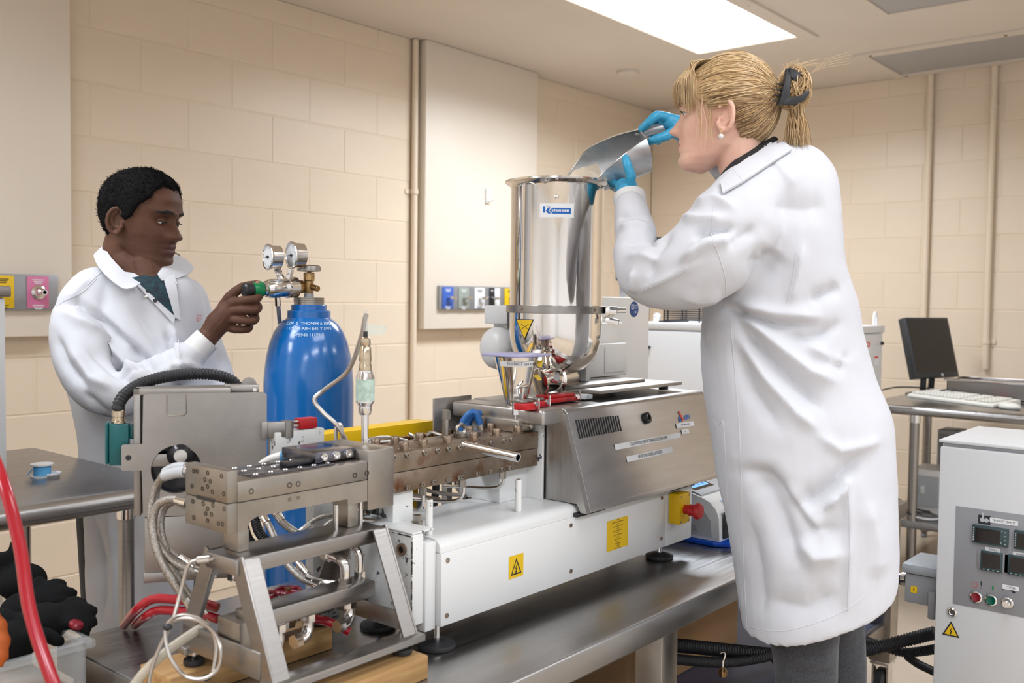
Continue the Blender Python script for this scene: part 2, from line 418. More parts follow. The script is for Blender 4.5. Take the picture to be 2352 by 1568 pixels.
for p in ((5.06, 1.84), (5.63, 1.84), (5.06, 1.2), (5.63, 1.2)):
    b = newbm(); cyl(b, (p[0], p[1], HC-.016), (p[0], p[1], HC-.012), .008, n=8); obj('screw', b, M_['bolt'], t)
b = newbm(); lathe(b, frame((4.64, 3.05, HC-.02), (0, 0, 1)), [(.052, 0), (.06, .004), (.062, .0195)], 28)
tag(obj('ceiling_cover', b, M_['ceil']), 'small round cream cover plate on the ceiling above the hopper', 'cover plate')
# ------------------------------------------------------------------ outlet strips on the chases
def nozzle(bm, p, r, L, bent=0):
    M = frame(p, (0, -1, 0)); lathe(bm, M, [(r*1.5, 0), (r*1.5, .004), (r, .008), (r*.9, L*.6), (r*.55, L*.7), (r*.55, L), (r*.4, L), (r*.4, L*.8)], 16, cap1=False)
def outlet_strip(label, x0, x1, z0, z1, plates):
    t = thing('outlet_strip', label, 'outlet panel', ((x0+x1)/2, CF, z0))
    obj('backplate', box(newbm(), x0, x1, CF-.02, CF-.0005, z0, z1, .002), M_['lightgrey_metal'], t, 30)
    for (a0, a1, m, kind) in plates:
        p = obj('outlet_plate', box(newbm(), a0, a1, CF-.024, CF-.019, z0+.006, z1-.006, .001), M_[m], t, 30)
        cx, cz = (a0+a1)/2, (z0+z1)/2; b = newbm()
        if kind == 'noz':
            nozzle(b, (cx, CF-.024, cz), .017, .05); obj('nozzle', b, M_['chrome'], p)
        elif kind == 'lever':
            cyl(b, (cx, CF-.024, cz), (cx, CF-.05, cz), .009, n=12); box(b, cx-.006, cx+.030, CF-.058, CF-.046, cz-.007, cz+.007, .003); obj('lever', b, M_['chrome'], p)
        elif kind == 'brass':
            cyl(b, (cx, CF-.024, cz), (cx, CF-.055, cz), .009, n=12); obj('nozzle', b, M_['brass'], p)
        if kind:
            for zz, s in ((z1-.018, 'row'), (z0+.016, 'row')):
                b = newbm()
                for i in range(3 if a1-a0 > .06 else 2): rect(b, plane_frame((cx, CF-.0245, zz-.006*i), (0, -1, 0), (1, 0, 0)), (a1-a0)*(.55-.1*i), .0028)
                obj('lettering', b, M_['ink'] if m in ('yellow', 'label_y', 'paper') else M_['whiteink'], p, 0)
    return t
M_['lightgrey_metal'] = mat('grey_metal_strip', (.36, .37, .39), .4, .6)
outlet_strip('grey wall outlet strip with pink and yellow plates beside the man', 1.25, 1.615, 1.19, 1.313, [(1.38, 1.462, 'label_y', 'brass'), (1.506, 1.580, 'pink', 'noz')])
xs = lambda px: PY(px, 680, CF).x
outlet_strip('grey wall outlet strip with blue, white and yellow plates behind the hopper', 3.56, 4.28, 1.19, 1.313,
             [(xs(1009), xs(1034), 'coverblue', 'lever'), (xs(1046), xs(1070), 'sage', 'lever'), (xs(1083), xs(1106), 'paper', 'lever'), (xs(1117), xs(1128), 'dark', 'lever'), (xs(1129), xs(1141), 'paper', None), (xs(1152), xs(1176), 'label_y', 'brass')])
b = newbm(); p = PY(1117, 450, CF); box(b, p.x-.012, p.x+.012, CF-.012, CF-.0005, p.z-.04, p.z+.04, .003); cyl(b, (p.x, CF-.012, p.z-.03), (p.x+.02, CF-.035, p.z-.02), .006, n=8)
tag(obj('wall_hook', b, M_['white']), 'small white hook stuck to the boxed chase', 'hook')

# ------------------------------------------------------------------ steel side table on the left
LT = .84
def steel_table_leg(t, x, y, z0, z1, r=.0165):
    l = obj('leg', cyl(newbm(), (x, y, z0), (x, y, z1), r, n=20), M_['steel'], t)
    obj('collar', cyl(newbm(), (x, y, z1-.05), (x, y, z1), r+.004, n=20), M_['chrome'], l)
    obj('foot', lathe(newbm(), frame((x, y, z0-.03), (0, 0, 1)), [(.012, 0), (.018, .008), (.012, .03)], 16), M_['grey_plastic'], l)
lt = thing('side_table', 'stainless steel side table with rolled front edge beside the man', 'table', (.5, 2.25, 0))
b = newbm(); box(b, -.55, 1.15, 1.915, 2.605, LT-.03, LT, .003)
obj('tabletop', b, M_['table'], lt)
b = newbm(); prof = [(1.915, LT), (1.905, LT+.001), (1.89, LT-.006), (1.884, LT-.02), (1.888, LT-.034), (1.90, LT-.042), (1.915, LT-.042)]
prism(b, [(p[0], p[1]) for p in prof], Matrix(((0, 0, 1, 0), (1, 0, 0, 0), (0, 1, 0, 0), (0, 0, 0, 1))), -.55, 1.07)
obj('rolled_edge', b, M_['table'], lt, 60)
b = newbm(); add(b, [(1.07, 1.915, LT+.001), (1.15, 1.935, LT+.001), (1.105, 1.888, LT-.022), (1.07, 1.90, LT-.045), (1.07, 1.93, LT-.045), (1.15, 1.95, LT-.03)],
                 [(0, 2, 1), (0, 3, 2), (2, 3, 4, 5), (1, 2, 5), (0, 1, 5, 4), (0, 4, 3)])
obj('folded_corner', b, M_['steel'], lt, 0)
for x, y in ((1.075, 1.99), (1.09, 2.53), (-.48, 1.97), (-.48, 2.52)): steel_table_leg(lt, x, y, .03, LT-.03)
# blue thread tape on its spool
p = PZ(97, 1094, LT)
t = thing('tape_roll', 'small roll of blue thread tape on a white spool, on the steel side table', 'tape', p)
M = Matrix.Translation(p)
b = newbm(); lathe(b, M, [(.0245, 0), (.0245, .003), (.011, .003), (.011, .026), (.0245, .026), (.0245, .029)], 32); obj('spool', b, M_['white'], t)
b = newbm(); lathe(b, M, [(.018, .0032), (.018, .0258)], 32, False, False); obj('tape', b, M_['tape'], t)
b = newbm(); d = rt; pts = [p-d*.014-fw*.014+V((0, 0, .018)), p-d*.022-fw*.018+V((0, 0, .009)), p-d*.031-fw*.012+V((0, 0, .0015))]
for s in (-1, 1):
    vv = [q+V((0, 0, .006*s))+d*.004*s for q in pts]
    if s == -1: aa = vv
add(b, aa+vv, [(0, 1, 4, 3), (1, 2, 5, 4)]); obj('loose_end', b, M_['tape'], t)
b = newbm()
pts = [p+rt*(.02+.02*cos(a))+V((0, 0, .006))+V((fw.x, fw.y, 0))*(-.005+.02*sin(a)) for a in [pi*(.75-.11*i) for i in range(12)]]
tube(b, pts, .0055, 8, sq=.5)
tag(obj('spool_cap_ring', b, M_['whiteink']), 'curved white plastic piece lying by the blue tape roll', 'cap')
# pale instrument at the left border
a = PY(18, 900, 2.10)
t = thing('instrument_case', 'pale grey instrument case cut by the left border, on the steel side table', 'instrument', (a.x-.2, 2.25, LT))
obj('case', box(newbm(), a.x-.42, a.x-.002, 2.10, 2.42, LT+.001, 1.238, .006), M_['cabinet'], t)
obj('top_lip', box(newbm(), a.x-.43, a.x+.006, 2.09, 2.43, 1.239, 1.262, .004), M_['steel'], t)

# ------------------------------------------------------------------ low cart with bin and gloves, lower left corner
t = thing('utility_cart', 'low wooden-topped cart at the lower left corner of the picture', 'cart', (.45, 1.6, 0))
obj('cart_top', box(newbm(), .1, .778, 1.42, 2.0, .545, .575, .003), M_['wood'], t)
for x in (.13, .755):
    for y in (1.45, 1.97): obj('leg', box(newbm(), x-.02, x+.02, y-.02, y+.02, 0, .5445, .002), M_['grey_plastic'], t)
t = thing('plastic_bin', 'clear plastic bin holding black work gloves', 'bin', (.62, 1.72, .576))
bx0, bx1, by0, by1, bz0, bz1 = .44, .765, 1.55, 1.90, .5765, .672
b = newbm()
for (a0, a1, c0, c1) in ((bx0, bx1, by0, by0+.004), (bx0, bx1, by1-.004, by1), (bx0, bx0+.004, by0, by1), (bx1-.004, bx1, by0, by1)): box(b, a0, a1, c0, c1, bz0, bz1)
box(b, bx0, bx1, by0, by1, bz0, bz0+.004); obj('tub', b, M_['clear'], t, 0)
b = newbm()
for (a0, a1, c0, c1) in ((bx0-.012, bx1+.012, by0-.012, by0+.004), (bx0-.012, bx1+.012, by1-.004, by1+.012), (bx0-.012, bx0+.004, by0, by1), (bx1-.004, bx1+.012, by0, by1)): box(b, a0, a1, c0, c1, bz1-.008, bz1+.004, .002)
obj('rim', b, M_['clear'], t, 30)
def work_glove(base, dirs, palm, label, cuff_dir, m='glove_black'):
    """one limp knit glove: palm lump, cuff and five fingers grown from a few chains"""
    t = bmesh.new()
    base = V(base)
    sphere(t, base, palm, 14, 9)
    for d, L, r in dirs:
        d = V(d); q = base+d.normalized()*palm[0]*.6
        pts = catmull([q, q+d*L*.5+V((0, 0, .012)), q+d*L], 5)
        tube(t, pts, r, 9, rf=lambda i, u: 1-.25*u*u)
        sphere(t, pts[-1], r*.8, 9, 6)
    c = V(cuff_dir); tube(t, catmull([base, base+c*.5, base+c], 5), palm[1]*.7, 10, rf=lambda i, u: 1+.2*sin(u*9))
    o = tag(remesh(t, .006, 2, 'work_glove', M_[m]), label, 'glove', 'black work gloves in the bin')
    return o
def remesh(bm, vox, smooth_it, name, m, parent=None, label=None, post=None):
    """fuse overlapping shapes into one continuous skin"""
    me = bpy.data.meshes.new(name); bmesh.ops.recalc_face_normals(bm, faces=bm.faces); bm.to_mesh(me); bm.free()
    o = bpy.data.objects.new(name, me); C.objects.link(o)
    md = o.modifiers.new('r', 'REMESH'); md.mode = 'VOXEL'; md.voxel_size = vox; md.use_smooth_shade = True
    if smooth_it:
        sm = o.modifiers.new('s', 'SMOOTH'); sm.factor = .5; sm.iterations = smooth_it
    bpy.context.view_layer.update()
    me2 = bpy.data.meshes.new_from_object(o.evaluated_get(bpy.context.evaluated_depsgraph_get()))
    bpy.data.objects.remove(o); bpy.data.meshes.remove(me)
    b2 = bmesh.new(); b2.from_mesh(me2); bpy.data.meshes.remove(me2)
    if post: post(b2)
    return obj(name, b2, m, parent, True, label)
for i, (px, py, dp, dirs, cf) in enumerate([
    (60, 1400, 1.74, [((.05, -.03, .0), .8, .013), ((.06, -.02, .015), .8, .013), ((.05, .0, .025), .8, .013), ((.03, .02, .03), .7, .012)], (-.03, .03, -.06)),
    (100, 1430, 1.66, [((.035, -.05, -.012), .8, .012), ((.05, -.045, -.002), .8, .012), ((.055, -.035, .012), .8, .012), ((.05, -.015, .02), .7, .012)], (-.06, .03, .0)),
    (50, 1335, 1.80, [((-.005, .012, .05), .8, .012), ((-.03, .02, .04), .7, .012), ((-.04, .03, .02), .7, .012)], (.0, -.01, -.08)),
    (30, 1470, 1.62, [((.02, -.05, .01), .7, .013), ((.04, -.05, .0), .7, .013), ((.05, -.04, -.005), .7, .013)], (-.05, .05, .0))]):
    work_glove(PD(px, py, dp), dirs, (.046, .040, .034), ['black knit work glove lying across the middle of the bin heap', 'black knit work glove whose fingers point toward the steel worktable', 'black knit work glove standing up at the top of the bin heap', 'black knit work glove at the front bottom of the bin heap'][i], cf)
b = newbm(); limb_pts = [PD(-22, 1400, 1.50), PD(-4, 1440, 1.50), PD(2, 1490, 1.49), PD(-6, 1530, 1.48)]; tube(b, catmull(limb_pts, 5), .013, 12, rf=lambda i, t: .6+.4*sin(pi*t)+.12*sin(i*1.7)); o = tag(obj('orange_cloth', b, M_['orange'], None, True), 'orange cloth at the left border below the gloves', 'cloth')
b = newbm(); p = PD(172, 1440, 1.64); lathe(b, frame(p, (.3, -.3, .9)), [(.0, 0), (.0115, .001), (.0125, .006), (.010, .010), (0, .011)], 18)
tag(obj('bottle_cap', b, M_['darkred']), 'dark red round cap on the rim of the glove bin', 'cap')
b = newbm(); hose(b, [PD(-120, 900, 1.45), PD(-40, 1000, 1.40), PD(8, 1110, 1.33), PD(45, 1250, 1.30), PD(68, 1400, 1.27), PD(112, 1540, 1.25), PD(160, 1660, 1.24)], .0085, 16)
tag(obj('red_hose', b, M_['redhose']), 'thick red hose hanging across the lower left corner', 'hose')
# ------------------------------------------------------------------ main worktable
def hit(px, py, p0, n):
    d = ray(px, py); n = V(n); return CAM+d*((V(p0)-CAM).dot(n)/d.dot(n))
TT = .627
wt = thing('work_table', 'long stainless steel worktable on casters carrying the extruder', 'table', (1.965, 1.35, 0))
TX0, TX1, TY0, TY1 = .79, 3.14, .985, 1.71
obj('tabletop', box(newbm(), TX0, TX1, TY0, TY1, TT-.052, TT, .005, seg=3), M_['table'], wt)
obj('lower_shelf', box(newbm(), TX0+.07, TX1-.03, TY0+.05, TY1-.04, .205, .235, .003), M_['darkblue'], wt)
obj('shelf_rim', box(newbm(), TX0+.06, TX1-.02, TY0+.03, TY0+.05, .195, .245, .003), M_['machined'], wt)
def caster(t, x, y):
    c = obj('caster', lathe(newbm(), frame((x, y-.016, .045), (0, 1, 0)), [(.035, 0), (.045, .006), (.045, .026), (.035, .032)], 24), M_['rubber'], t)
    b = newbm(); box(b, x-.03, x+.03, y-.03, y+.03, .105, .118, .002); box(b, x-.02, x+.02, y-.026, y-.020, .03, .106); box(b, x-.02, x+.02, y+.020, y+.026, .03, .106)
    obj('fork', b, M_['chrome'], c)
for x, w_ in ((TX0+.05, .03), (1.72, .032), (TX1-.04, .034)):
    for y in (TY0+.05, TY1-.05):
        obj('leg', box(newbm(), x-w_, x+w_, y-w_, y+w_, .118, TT-.052, .003), M_['machined'] if y < 1.2 else M_['darkblue'], wt)
        caster(wt, x, y)
# ------------------------------------------------------------------ extruder
ex = thing('extruder', 'white and stainless twin screw extruder standing on the worktable', 'extruder', (1.6, 1.26, TT))
def box_at(bm, c, s, bev=0): return box(bm, c[0]-s[0]/2, c[0]+s[0]/2, c[1]-s[1]/2, c[1]+s[1]/2, c[2]-s[2]/2, c[2]+s[2]/2, bev)
PYF = 1.16
seam = PY(1529, 1200, PYF).x; rend = PY(1590, 1200, PYF).x
obj('base_body', box(newbm(), 1.165, rend-.004, 1.19, 1.36, .685, .823), M_['white'], ex)
o = obj('end_block', box(newbm(), 1.15, 1.178, 1.176, 1.365, .684, .842, .003), M_['white_worn'], ex)
for (yy, zz) in ((1.20, .815), (1.30, .828), (1.20, .705), (1.30, .712)):
    b = newbm(); M = frame((1.15, yy, zz), (-1, 0, 0)); lathe(b, M, [(.011, 0), (.011, .004), (.006, .004), (.005, -.004)], 16, cap1=True); obj('screw', b, M_['bolt'], o)
rc_ = random.Random(5); b = newbm()
for k in range(150):                                   # chipped paint along the block's edges
    e_ = rc_.random(); L_ = rc_.uniform(.001, .0075); w_ = rc_.uniform(.0005, .0016)
    if e_ < .45: z_ = rc_.uniform(.688, .838); box(b, 1.1494, 1.1502, 1.1755, 1.1755+w_*1.6, z_, z_+L_)
    elif e_ < .8: y_ = rc_.uniform(1.178, 1.36); box(b, 1.1494, 1.1502, y_, y_+L_, .8405-w_, .8412)
    else: y_ = rc_.uniform(1.18, 1.35); z_ = rc_.uniform(.70, .83); box(b, 1.1496, 1.1502, y_, y_+w_, z_, z_+w_*1.5)
obj('paint_chips', b, M_['bolt'], o, 0)
o = obj('corner_channel', box(newbm(), 1.178, 1.2045, 1.172, 1.21, .668, .825, .003), M_['white'], ex)
fp = obj('front_panel', box(newbm(), 1.205, seam-.002, PYF, PYF+.03, .6735, .803, .002), M_['white'], ex)
sp = obj('switch_panel', box(newbm(), seam+.001, rend, PYF+.002, PYF+.03, .672, .823, .002), M_['white'], ex)
for px, py in ((1028, 1286), (1026, 1413), (1311, 1206), (1311, 1311), (1520, 1143), (1519, 1236)):
    p = PY(px, py, PYF); obj('screw', lathe(newbm(), frame((p.x, PYF+.0005, p.z), (0, -1, 0)), [(.0045, 0), (.0045, .002), (.002, .002), (.0018, .0005)], 12), M_['bolt'], fp)
for px, py in ((1579, 1134), (1578, 1196)):
    p = PY(px, py, PYF); obj('screw', cyl(newbm(), (p.x, PYF+.002, p.z), (p.x, PYF, p.z), .003, n=10), M_['bolt'], sp)
# rounded top cover of the base, running under the stainless hood
Mx = Matrix(((0, 0, 1, 0), (1, 0, 0, 0), (0, 1, 0, 0), (0, 0, 0, 1)))     # x -> Y, y -> Z, z -> X
b = newbm(); prism(b, [(1.163, .8035), (1.163, .812), (1.167, .820), (1.176, .826), (1.19, .8275), (1.362, .8275), (1.362, .818), (1.19, .805)], Mx, 1.205, rend-.01, .0)
obj('top_cover', b, M_['white'], ex, 50)
obj('end_ledge', box(newbm(), 1.152, 1.206, 1.178, 1.364, .8425, .846, .0015), M_['white_worn'], ex)
for px, py, x, y, hh in ((982, 1228, 1.218, 1.204, .063), (1190, 1177, 1.472, 1.208, .064)):
    pg = obj('guard_peg', cyl(newbm(), (x, y, .8275), (x, y, .8275+hh), .0068, n=20, bev=.0012), M_['white_worn'], ex)
    obj('socket', cyl(newbm(), (x, y, .8275+hh), (x, y, .8275+hh+.0006), .0042, n=12), M_['bolt'], pg)
# barrel support
o = obj('barrel_support', box(newbm(), 1.185, 1.235, 1.262, 1.30, .8275, .9, .002), M_['white_worn'], ex)
obj('support_foot', box(newbm(), 1.160, 1.235, 1.225, 1.33, .8275, .838, .002), M_['white_worn'], ex)
obj('support_bolt', lathe(newbm(), frame((1.222, 1.238, .838), (0, 0, 1)), [(.011, 0), (.011, .008), (.0075, .008), (.0075, .019)], 6), M_['machined'], ex, 20)
# feet
def foot(t, x, y, z0, r, stem, ztop, name='foot'):
    f = obj(name, lathe(newbm(), frame((x, y, z0), (0, 0, 1)), [(r*.93, 0), (r, .004), (r*.96, .009), (r*.55, r*.36), (r*.3, r*.42), (0, r*.43)], 32), M_['rubber'], t, 60)
    b = newbm(); cyl(b, (x, y, z0+r*.4), (x, y, ztop), stem, n=12); lathe(b, frame((x, y, ztop-.012), (0, 0, 1)), [(stem*1.8, 0), (stem*1.8, .008)], 6)
    obj('stem', b, M_['chrome'], f, 30)
for x, y in ((1.222, 1.186), (2.01, 1.207), (1.222, 1.34), (2.01, 1.34)): foot(ex, x, y, TT+.0005, .034, .006, .686)
# barrel halves
bu = obj('barrel_upper', box(newbm(), 1.15, 1.587, 1.25, 1.352, .9375, .972, .0015), M_['rusty'], ex)
bl = obj('barrel_lower', box(newbm(), 1.15, 1.587, 1.251, 1.351, .900, .9365, .0015), M_['rusty'], ex)
bolt_me = meshdata('bolt', lathe(newbm(), Matrix.Identity(4), [(.0125, 0), (.0125, .002), (.0085, .002), (.0088, .013), (.008, .0145), (.0052, .0145), (.0045, .008)], 18), M_['bolt'], 35)
for x in (1.217, 1.265, 1.331, 1.405, 1.473, 1.540):
    for y in (1.268, 1.333):
        inst('bolt', bolt_me, bu, Matrix.Translation((x-(.01 if y > 1.3 else 0), y, .972)))
set_me = meshdata('set_screw', lathe(newbm(), Matrix.Identity(4), [(.0052, 0), (.0052, .003), (.004, .005), (.0022, .005), (.002, .002)], 12), M_['machined'], 35)
for px, py in ((903, 1050), (934, 1045), (974, 1039), (1004, 1035), (1029, 1031), (1054, 1027), (1095, 1020), (1127, 1016), (1157, 1011), (1174, 1008)):
    p = PY(px, py, 1.25); inst('set_screw', set_me, bu, frame((p.x, 1.2502, min(p.z, .966)), (0, -1, 0)))
for px, py in ((901, 1127), (935, 1120), (970, 1112), (995, 1106), (1028, 1102), (1054, 1096), (1060, 1095), (1096, 1088), (1127, 1083), (1153, 1077), (1171, 1074)):
    p = PY(px, py, 1.25); inst('set_screw', set_me, bl, frame((p.x, 1.2512, max(p.z, .907)), (0, -1, 0)))
b = newbm(); p = V((1.378, 1.318, .972)); cyl(b, p, p+V((0, 0, .038)), .0068, n=16); lathe(b, frame(p+V((0, 0, .038)), (0, 0, 1)), [(.0098, 0), (.0098, .016), (.008, .0175)], 6)
obj('jack_screw', b, M_['machined'], bu, 30)
b = newbm(); prism(b, [(.022*cos(a)*1.5, .022*sin(a)) for a in [2*pi*i/14 for i in range(14)]], Matrix.Translation((1.432, 1.31, .9725)), 0, .007)
tube(b, [V((1.415, 1.312, .985))+V((.013*cos(a), 0, .011*sin(a))) for a in [pi*i/8 for i in range(17)]], .004, 8)
obj('lifting_eye', b, M_['machined'], bu, 40)
# pry bar sticking out of the barrel side
b = newbm(); e0, e1 = V((1.357, 1.2495, .967)), V((1.360, 1.118, .9585)); M = frame(e0, e1-e0); L = (e1-e0).length
lathe(b, M, [(.0085, 0), (.0085, L), (.0060, L), (.0058, L-.05), (0, L-.05)], 24, cap1=False); obj('release_bar', b, M_['chrome'], ex, 40)
# die adaptor
da = obj('die_adaptor', box(newbm(), 1.090, 1.1495, 1.222, 1.36, .888, .990, .002), M_['machined'], ex)
# gearbox body and stainless lid behind the barrel
obj('gearbox', box(newbm(), 1.505, 1.60, 1.285, 1.40, .8275, .899, .002), M_['white'], ex)
obj('end_sheet', box(newbm(), 1.592, 1.599, 1.243, 1.45, .8275, .985, .001), M_['white_worn'], ex)
fb = obj('feed_block', box(newbm(), 1.535, 1.591, 1.262, 1.37, .9725, .998, .002), M_['machined'], ex)
obj('screw', lathe(newbm(), frame((1.573, 1.262, .984), (0, -1, 0)), [(.0055, 0), (.0055, .004), (.0025, .004), (.0025, .001)], 12), M_['chrome'], fb)
obj('lid', box(newbm(), 1.545, 1.615, 1.205, 1.46, .990, 1.022, .006, seg=3), M_['steel_h'], ex)
# sloped stainless hood
hp0, hp1 = V((1.6, 1.138, .822)), V((1.6, 1.199, 1.017)); hn = V((0, -(hp1.z-hp0.z), (hp1.y-hp0.y))).normalized()
hx1 = hit(1635, 990, hp0, hn).x
b = newbm(); prism(b, [(1.134, .812), (1.138, .822), (1.199, 1.013), (1.203, 1.018), (1.210, 1.020), (1.46, 1.024), (1.46, .829), (1.16, .829), (1.15, .812)], Mx, 1.617, hx1+.012, .0015)
hd = obj('hood', b, M_['steel_h'], ex, 35)
b = newbm(); prism(b, [(1.134, .812), (1.138, .822), (1.1975, 1.010), (1.205, 1.014), (1.30, 1.014), (1.30, .829), (1.16, .829), (1.15, .812)], Mx, 1.603, 1.617)
obj('hood_end', b, M_['steel_h'], hd, 35)
hu = (hp1-hp0).normalized()
HM = lambda p: plane_frame(p, hn, (1, 0, 0))
for i in range(18):
    a = hit(1324+i*5.65, 964-i*.62, hp0, hn); c = hit(1332+i*5.55, 1007-i*1.05, hp0, hn)
    m_ = (a+c)/2; M = HM(m_)
    b = newbm(); box(b, -.0021, .0021, -(a-c).length/2, (a-c).length/2, -.004, .0008, .0008, M=M); obj('slot', b, M_['black_gloss'], hd, 30)
p = hit(1484, 960, hp0, hn)
b = newbm(); lathe(b, HM(p), [(.0125, 0), (.0135, .003), (.0130, .007), (.0085, .009), (.0060, .009), (.0055, .005)], 24); obj('lock_knob', b, M_['black_gloss'], hd)
def flat_label(parent, name, a, c, h_, n, xd, strings, size, sx=.8, paper='paper', ink='ink', off=.0006):
    """sticker from end a to end c (world points on one plane), height h_, with lettering"""
    xdir = (c-a); w_ = xdir.length; M = plane_frame((a+c)/2+V(n).normalized()*off, n, xdir)
    b = newbm(); rect(b, M, w_, h_); lab = obj(name, b, M_[paper], parent, 0)
    for i, s in enumerate(strings):
        if not s: continue
        b = text_bm(s, size, M @ Matrix.Translation((0, (len(strings)-1)/2*h_/max(1, len(strings))-i*h_/len(strings), .0004)), sx=sx)
        obj('lettering', b, M_[ink], lab, 0)
    return lab
flat_label(hd, 'sticker', hit(1412, 1027, hp0, hn), hit(1562, 999, hp0, hn), .0125, hn, 0, ['CLOSE PROPERLY BEFORE TURNING ON THE POWER'], .0105, .62)
flat_label(hd, 'sticker', hit(1439, 1055, hp0, hn), hit(1544, 1032, hp0, hn), .0125, hn, 0, ['NEVER OPEN DURING EXTRUSION'], .0105, .62)
flat_label(hd, 'sticker', hit(1553, 978, hp0, hn), hit(1593.5, 972, hp0, hn), .0115, hn, 0, ['TWIN SCREW EXTRUDER'], .0056, .62)
flat_label(hd, 'sticker', hit(1565.5, 992, hp0, hn), hit(1582, 989.5, hp0, hn), .0105, hn, 0, ['PE092'], .0048, .62)
p = hit(1562, 956, hp0, hn); M = plane_frame(p+hn*.0006, hn, (1, .0, 0))
em = obj('emblem', poly(newbm(), M, [(-.004, .013), (.003, .013), (.013, -.012), (.005, -.012)]), M_['inkred'], hd, 0, 'red slanted bar of the emblem')
pts = [(-.005+.0048*sin(a)*(.55+.45*min(1, (1-cos(a))/1.2)), -.0045-.0085*cos(a+pi)*1.0) for a in [2*pi*i/20 for i in range(20)]]
obj('drop', poly(newbm(), M, [(-.0045+.0052*cos(a), -.0085+.0052*sin(a)) for a in [pi*.85+2*pi*.64*i/14 for i in range(15)]]+[(-.0035, .0035)]), M_['inkblue'], em, 0)
b = text_bm('APV', .0165, plane_frame(hit(1578.5, 958.5, hp0, hn)+hn*.0006, hn, (1, 0, 0)), sx=1.0, bold=.0004); obj('lettering', b, M_['inkblue'], hd, 0)
# dark hinge strips below the hood
for a, c in ((1322, 1386), (1538, 1592)):
    p0, p1 = PY(a, 1175, 1.157), PY(c, 1168, 1.157)
    s = obj('hinge_strip', box(newbm(), p0.x, p1.x, 1.152, 1.164, .803, .8115, .0015), M_['dark'], ex)
obj('catch_plate', box(newbm(), PY(1592, 1100, 1.157).x, PY(1622, 1100, 1.157).x, 1.15, 1.17, .8125, .819, .001), M_['steel'], ex)
# electrical warning stickers
def warn_square(parent, pc, xd, n, s, tri_only=False):
    M = plane_frame(V(pc)+V(n)*.0006, n, xd); sx, sy = s
    st = obj('warning_sticker', poly(newbm(), M, [(-sx/2, -sy/2), (sx/2, -sy/2), (sx/2, sy/2), (-sx/2, sy/2)] if not tri_only else [(-sx/2, -sy/2), (sx/2, -sy/2), (0, sy/2)]), M_['label_y'], parent, 0, 'yellow electrical hazard sticker with black bolt')
    b = newbm(); k = .86 if not tri_only else 1.0; a = [(-sx*.43*k, -sy*.36), (sx*.43*k, -sy*.36), (0, sy*.37)] if not tri_only else [(-sx/2, -sy/2), (sx/2, -sy/2), (0, sy/2)]
    cx, cy = 0, sum(p[1] for p in a)/3; q = [((p[0]-cx)*.74+cx, (p[1]-cy)*.74+cy) for p in a]
    for i in range(3): poly(b, M, [a[i], a[(i+1) % 3], q[(i+1) % 3], q[i]], .0004)
    u = sx*.085
    for z in ([(u*.9, u*2.3), (-u*1.1, -u*.25), (0, -u*.05), (u*.35, u*2.3)], [(0.1*u, u*.15), (u*.95, u*.15), (-u*.15, -u*2.2), (-u*.5, -u*1.2)], [(-u*.9, -u*1.3), (-u*.35, -u*2.7), (u*.55, -u*1.55)]):
        poly(b, M, [(x_, y_+cy+u*.1) for x_, y_ in z], .0004)
    obj('pictogram', b, M_['ink'], st, 0)
    return st
p = PY(1185, 1299.5, PYF); q0, q1 = PY(1169, 1300, PYF), PY(1202, 1292, PYF)
warn_square(fp, (p.x, PYF-.0001, p.z), (1, 0, 0), (0, -1, 0), ((q1-q0).length, .0435))
q0, q1 = PY(1393.5, 1231, PYF), PY(1442, 1219, PYF); q0.z = q1.z = (q0.z+q1.z)/2; q0.y = q1.y = PYF-.0001
ys = flat_label(fp, 'notice', q0, q1, .0665, (0, -1, 0), 0, ['WARNING', 'DISCONNECT MAINS BEFORE REMOVING COVER', 'ATTENTION', 'COUPER LE COURANT AVANT D\'OUVRIR', 'ACHTUNG', 'VOR DEM OEFFNEN NETZ TRENNEN', 'PELIGRO', 'DESCONECTAR ANTES DE ABRIR', 'CUIDADO', 'DESLIGAR ANTES DE ABRIR', 'ADVARSEL', 'AFBRYD FOR AABNING', 'ATTENZIONE', 'TOGLIERE LA CORRENTE'], .0034, .62, 'label_y')
# emergency stop
p = PY(1548, 1163, PYF); w0 = .0225
es = obj('stop_box', box(newbm(), p.x-.024, p.x+.024, PYF-.030, PYF+.001, p.z-.036, p.z+.036, .003), M_['yellow'], ex, 40, 'yellow emergency stop box with red mushroom button')
for sx in (-1, 1):
    for sz in (-1, 1): obj('screw', cyl(newbm(), (p.x+sx*.018, PYF-.0305, p.z+sz*.03), (p.x+sx*.018, PYF-.0285, p.z+sz*.03), .003, n=10), M_['bolt'], es)
b = newbm(); lathe(b, frame((p.x, PYF-.030, p.z-.002), (0, -1, 0)), [(.011, 0), (.011, .010), (.014, .013), (.0135, .026), (.019, .030), (.0195, .036), (.016, .041), (0, .043)], 28); obj('push_button', b, M_['red'], es)
# ------------------------------------------------------------------ small feed funnel on the barrel
FX, FY = 1.574, 1.302
fu = thing('feed_funnel', 'small conical steel feed funnel with lilac lid on the barrel', 'funnel', (FX, FY, .973))
b = newbm(); lathe(b, frame((FX, FY, .9985), (0, 0, 1)), [(.016, 0), (.017, .008), (.047, .128), (.0455, .128), (.015, .008)], 36, cap1=False); obj('cone', b, M_['polished'], fu)
b = newbm(); box(b, FX-.052, FX+.052, FY-.052, FY+.052, 1.1275, 1.1335, .002); obj('lid', b, M_['lilac'], fu)
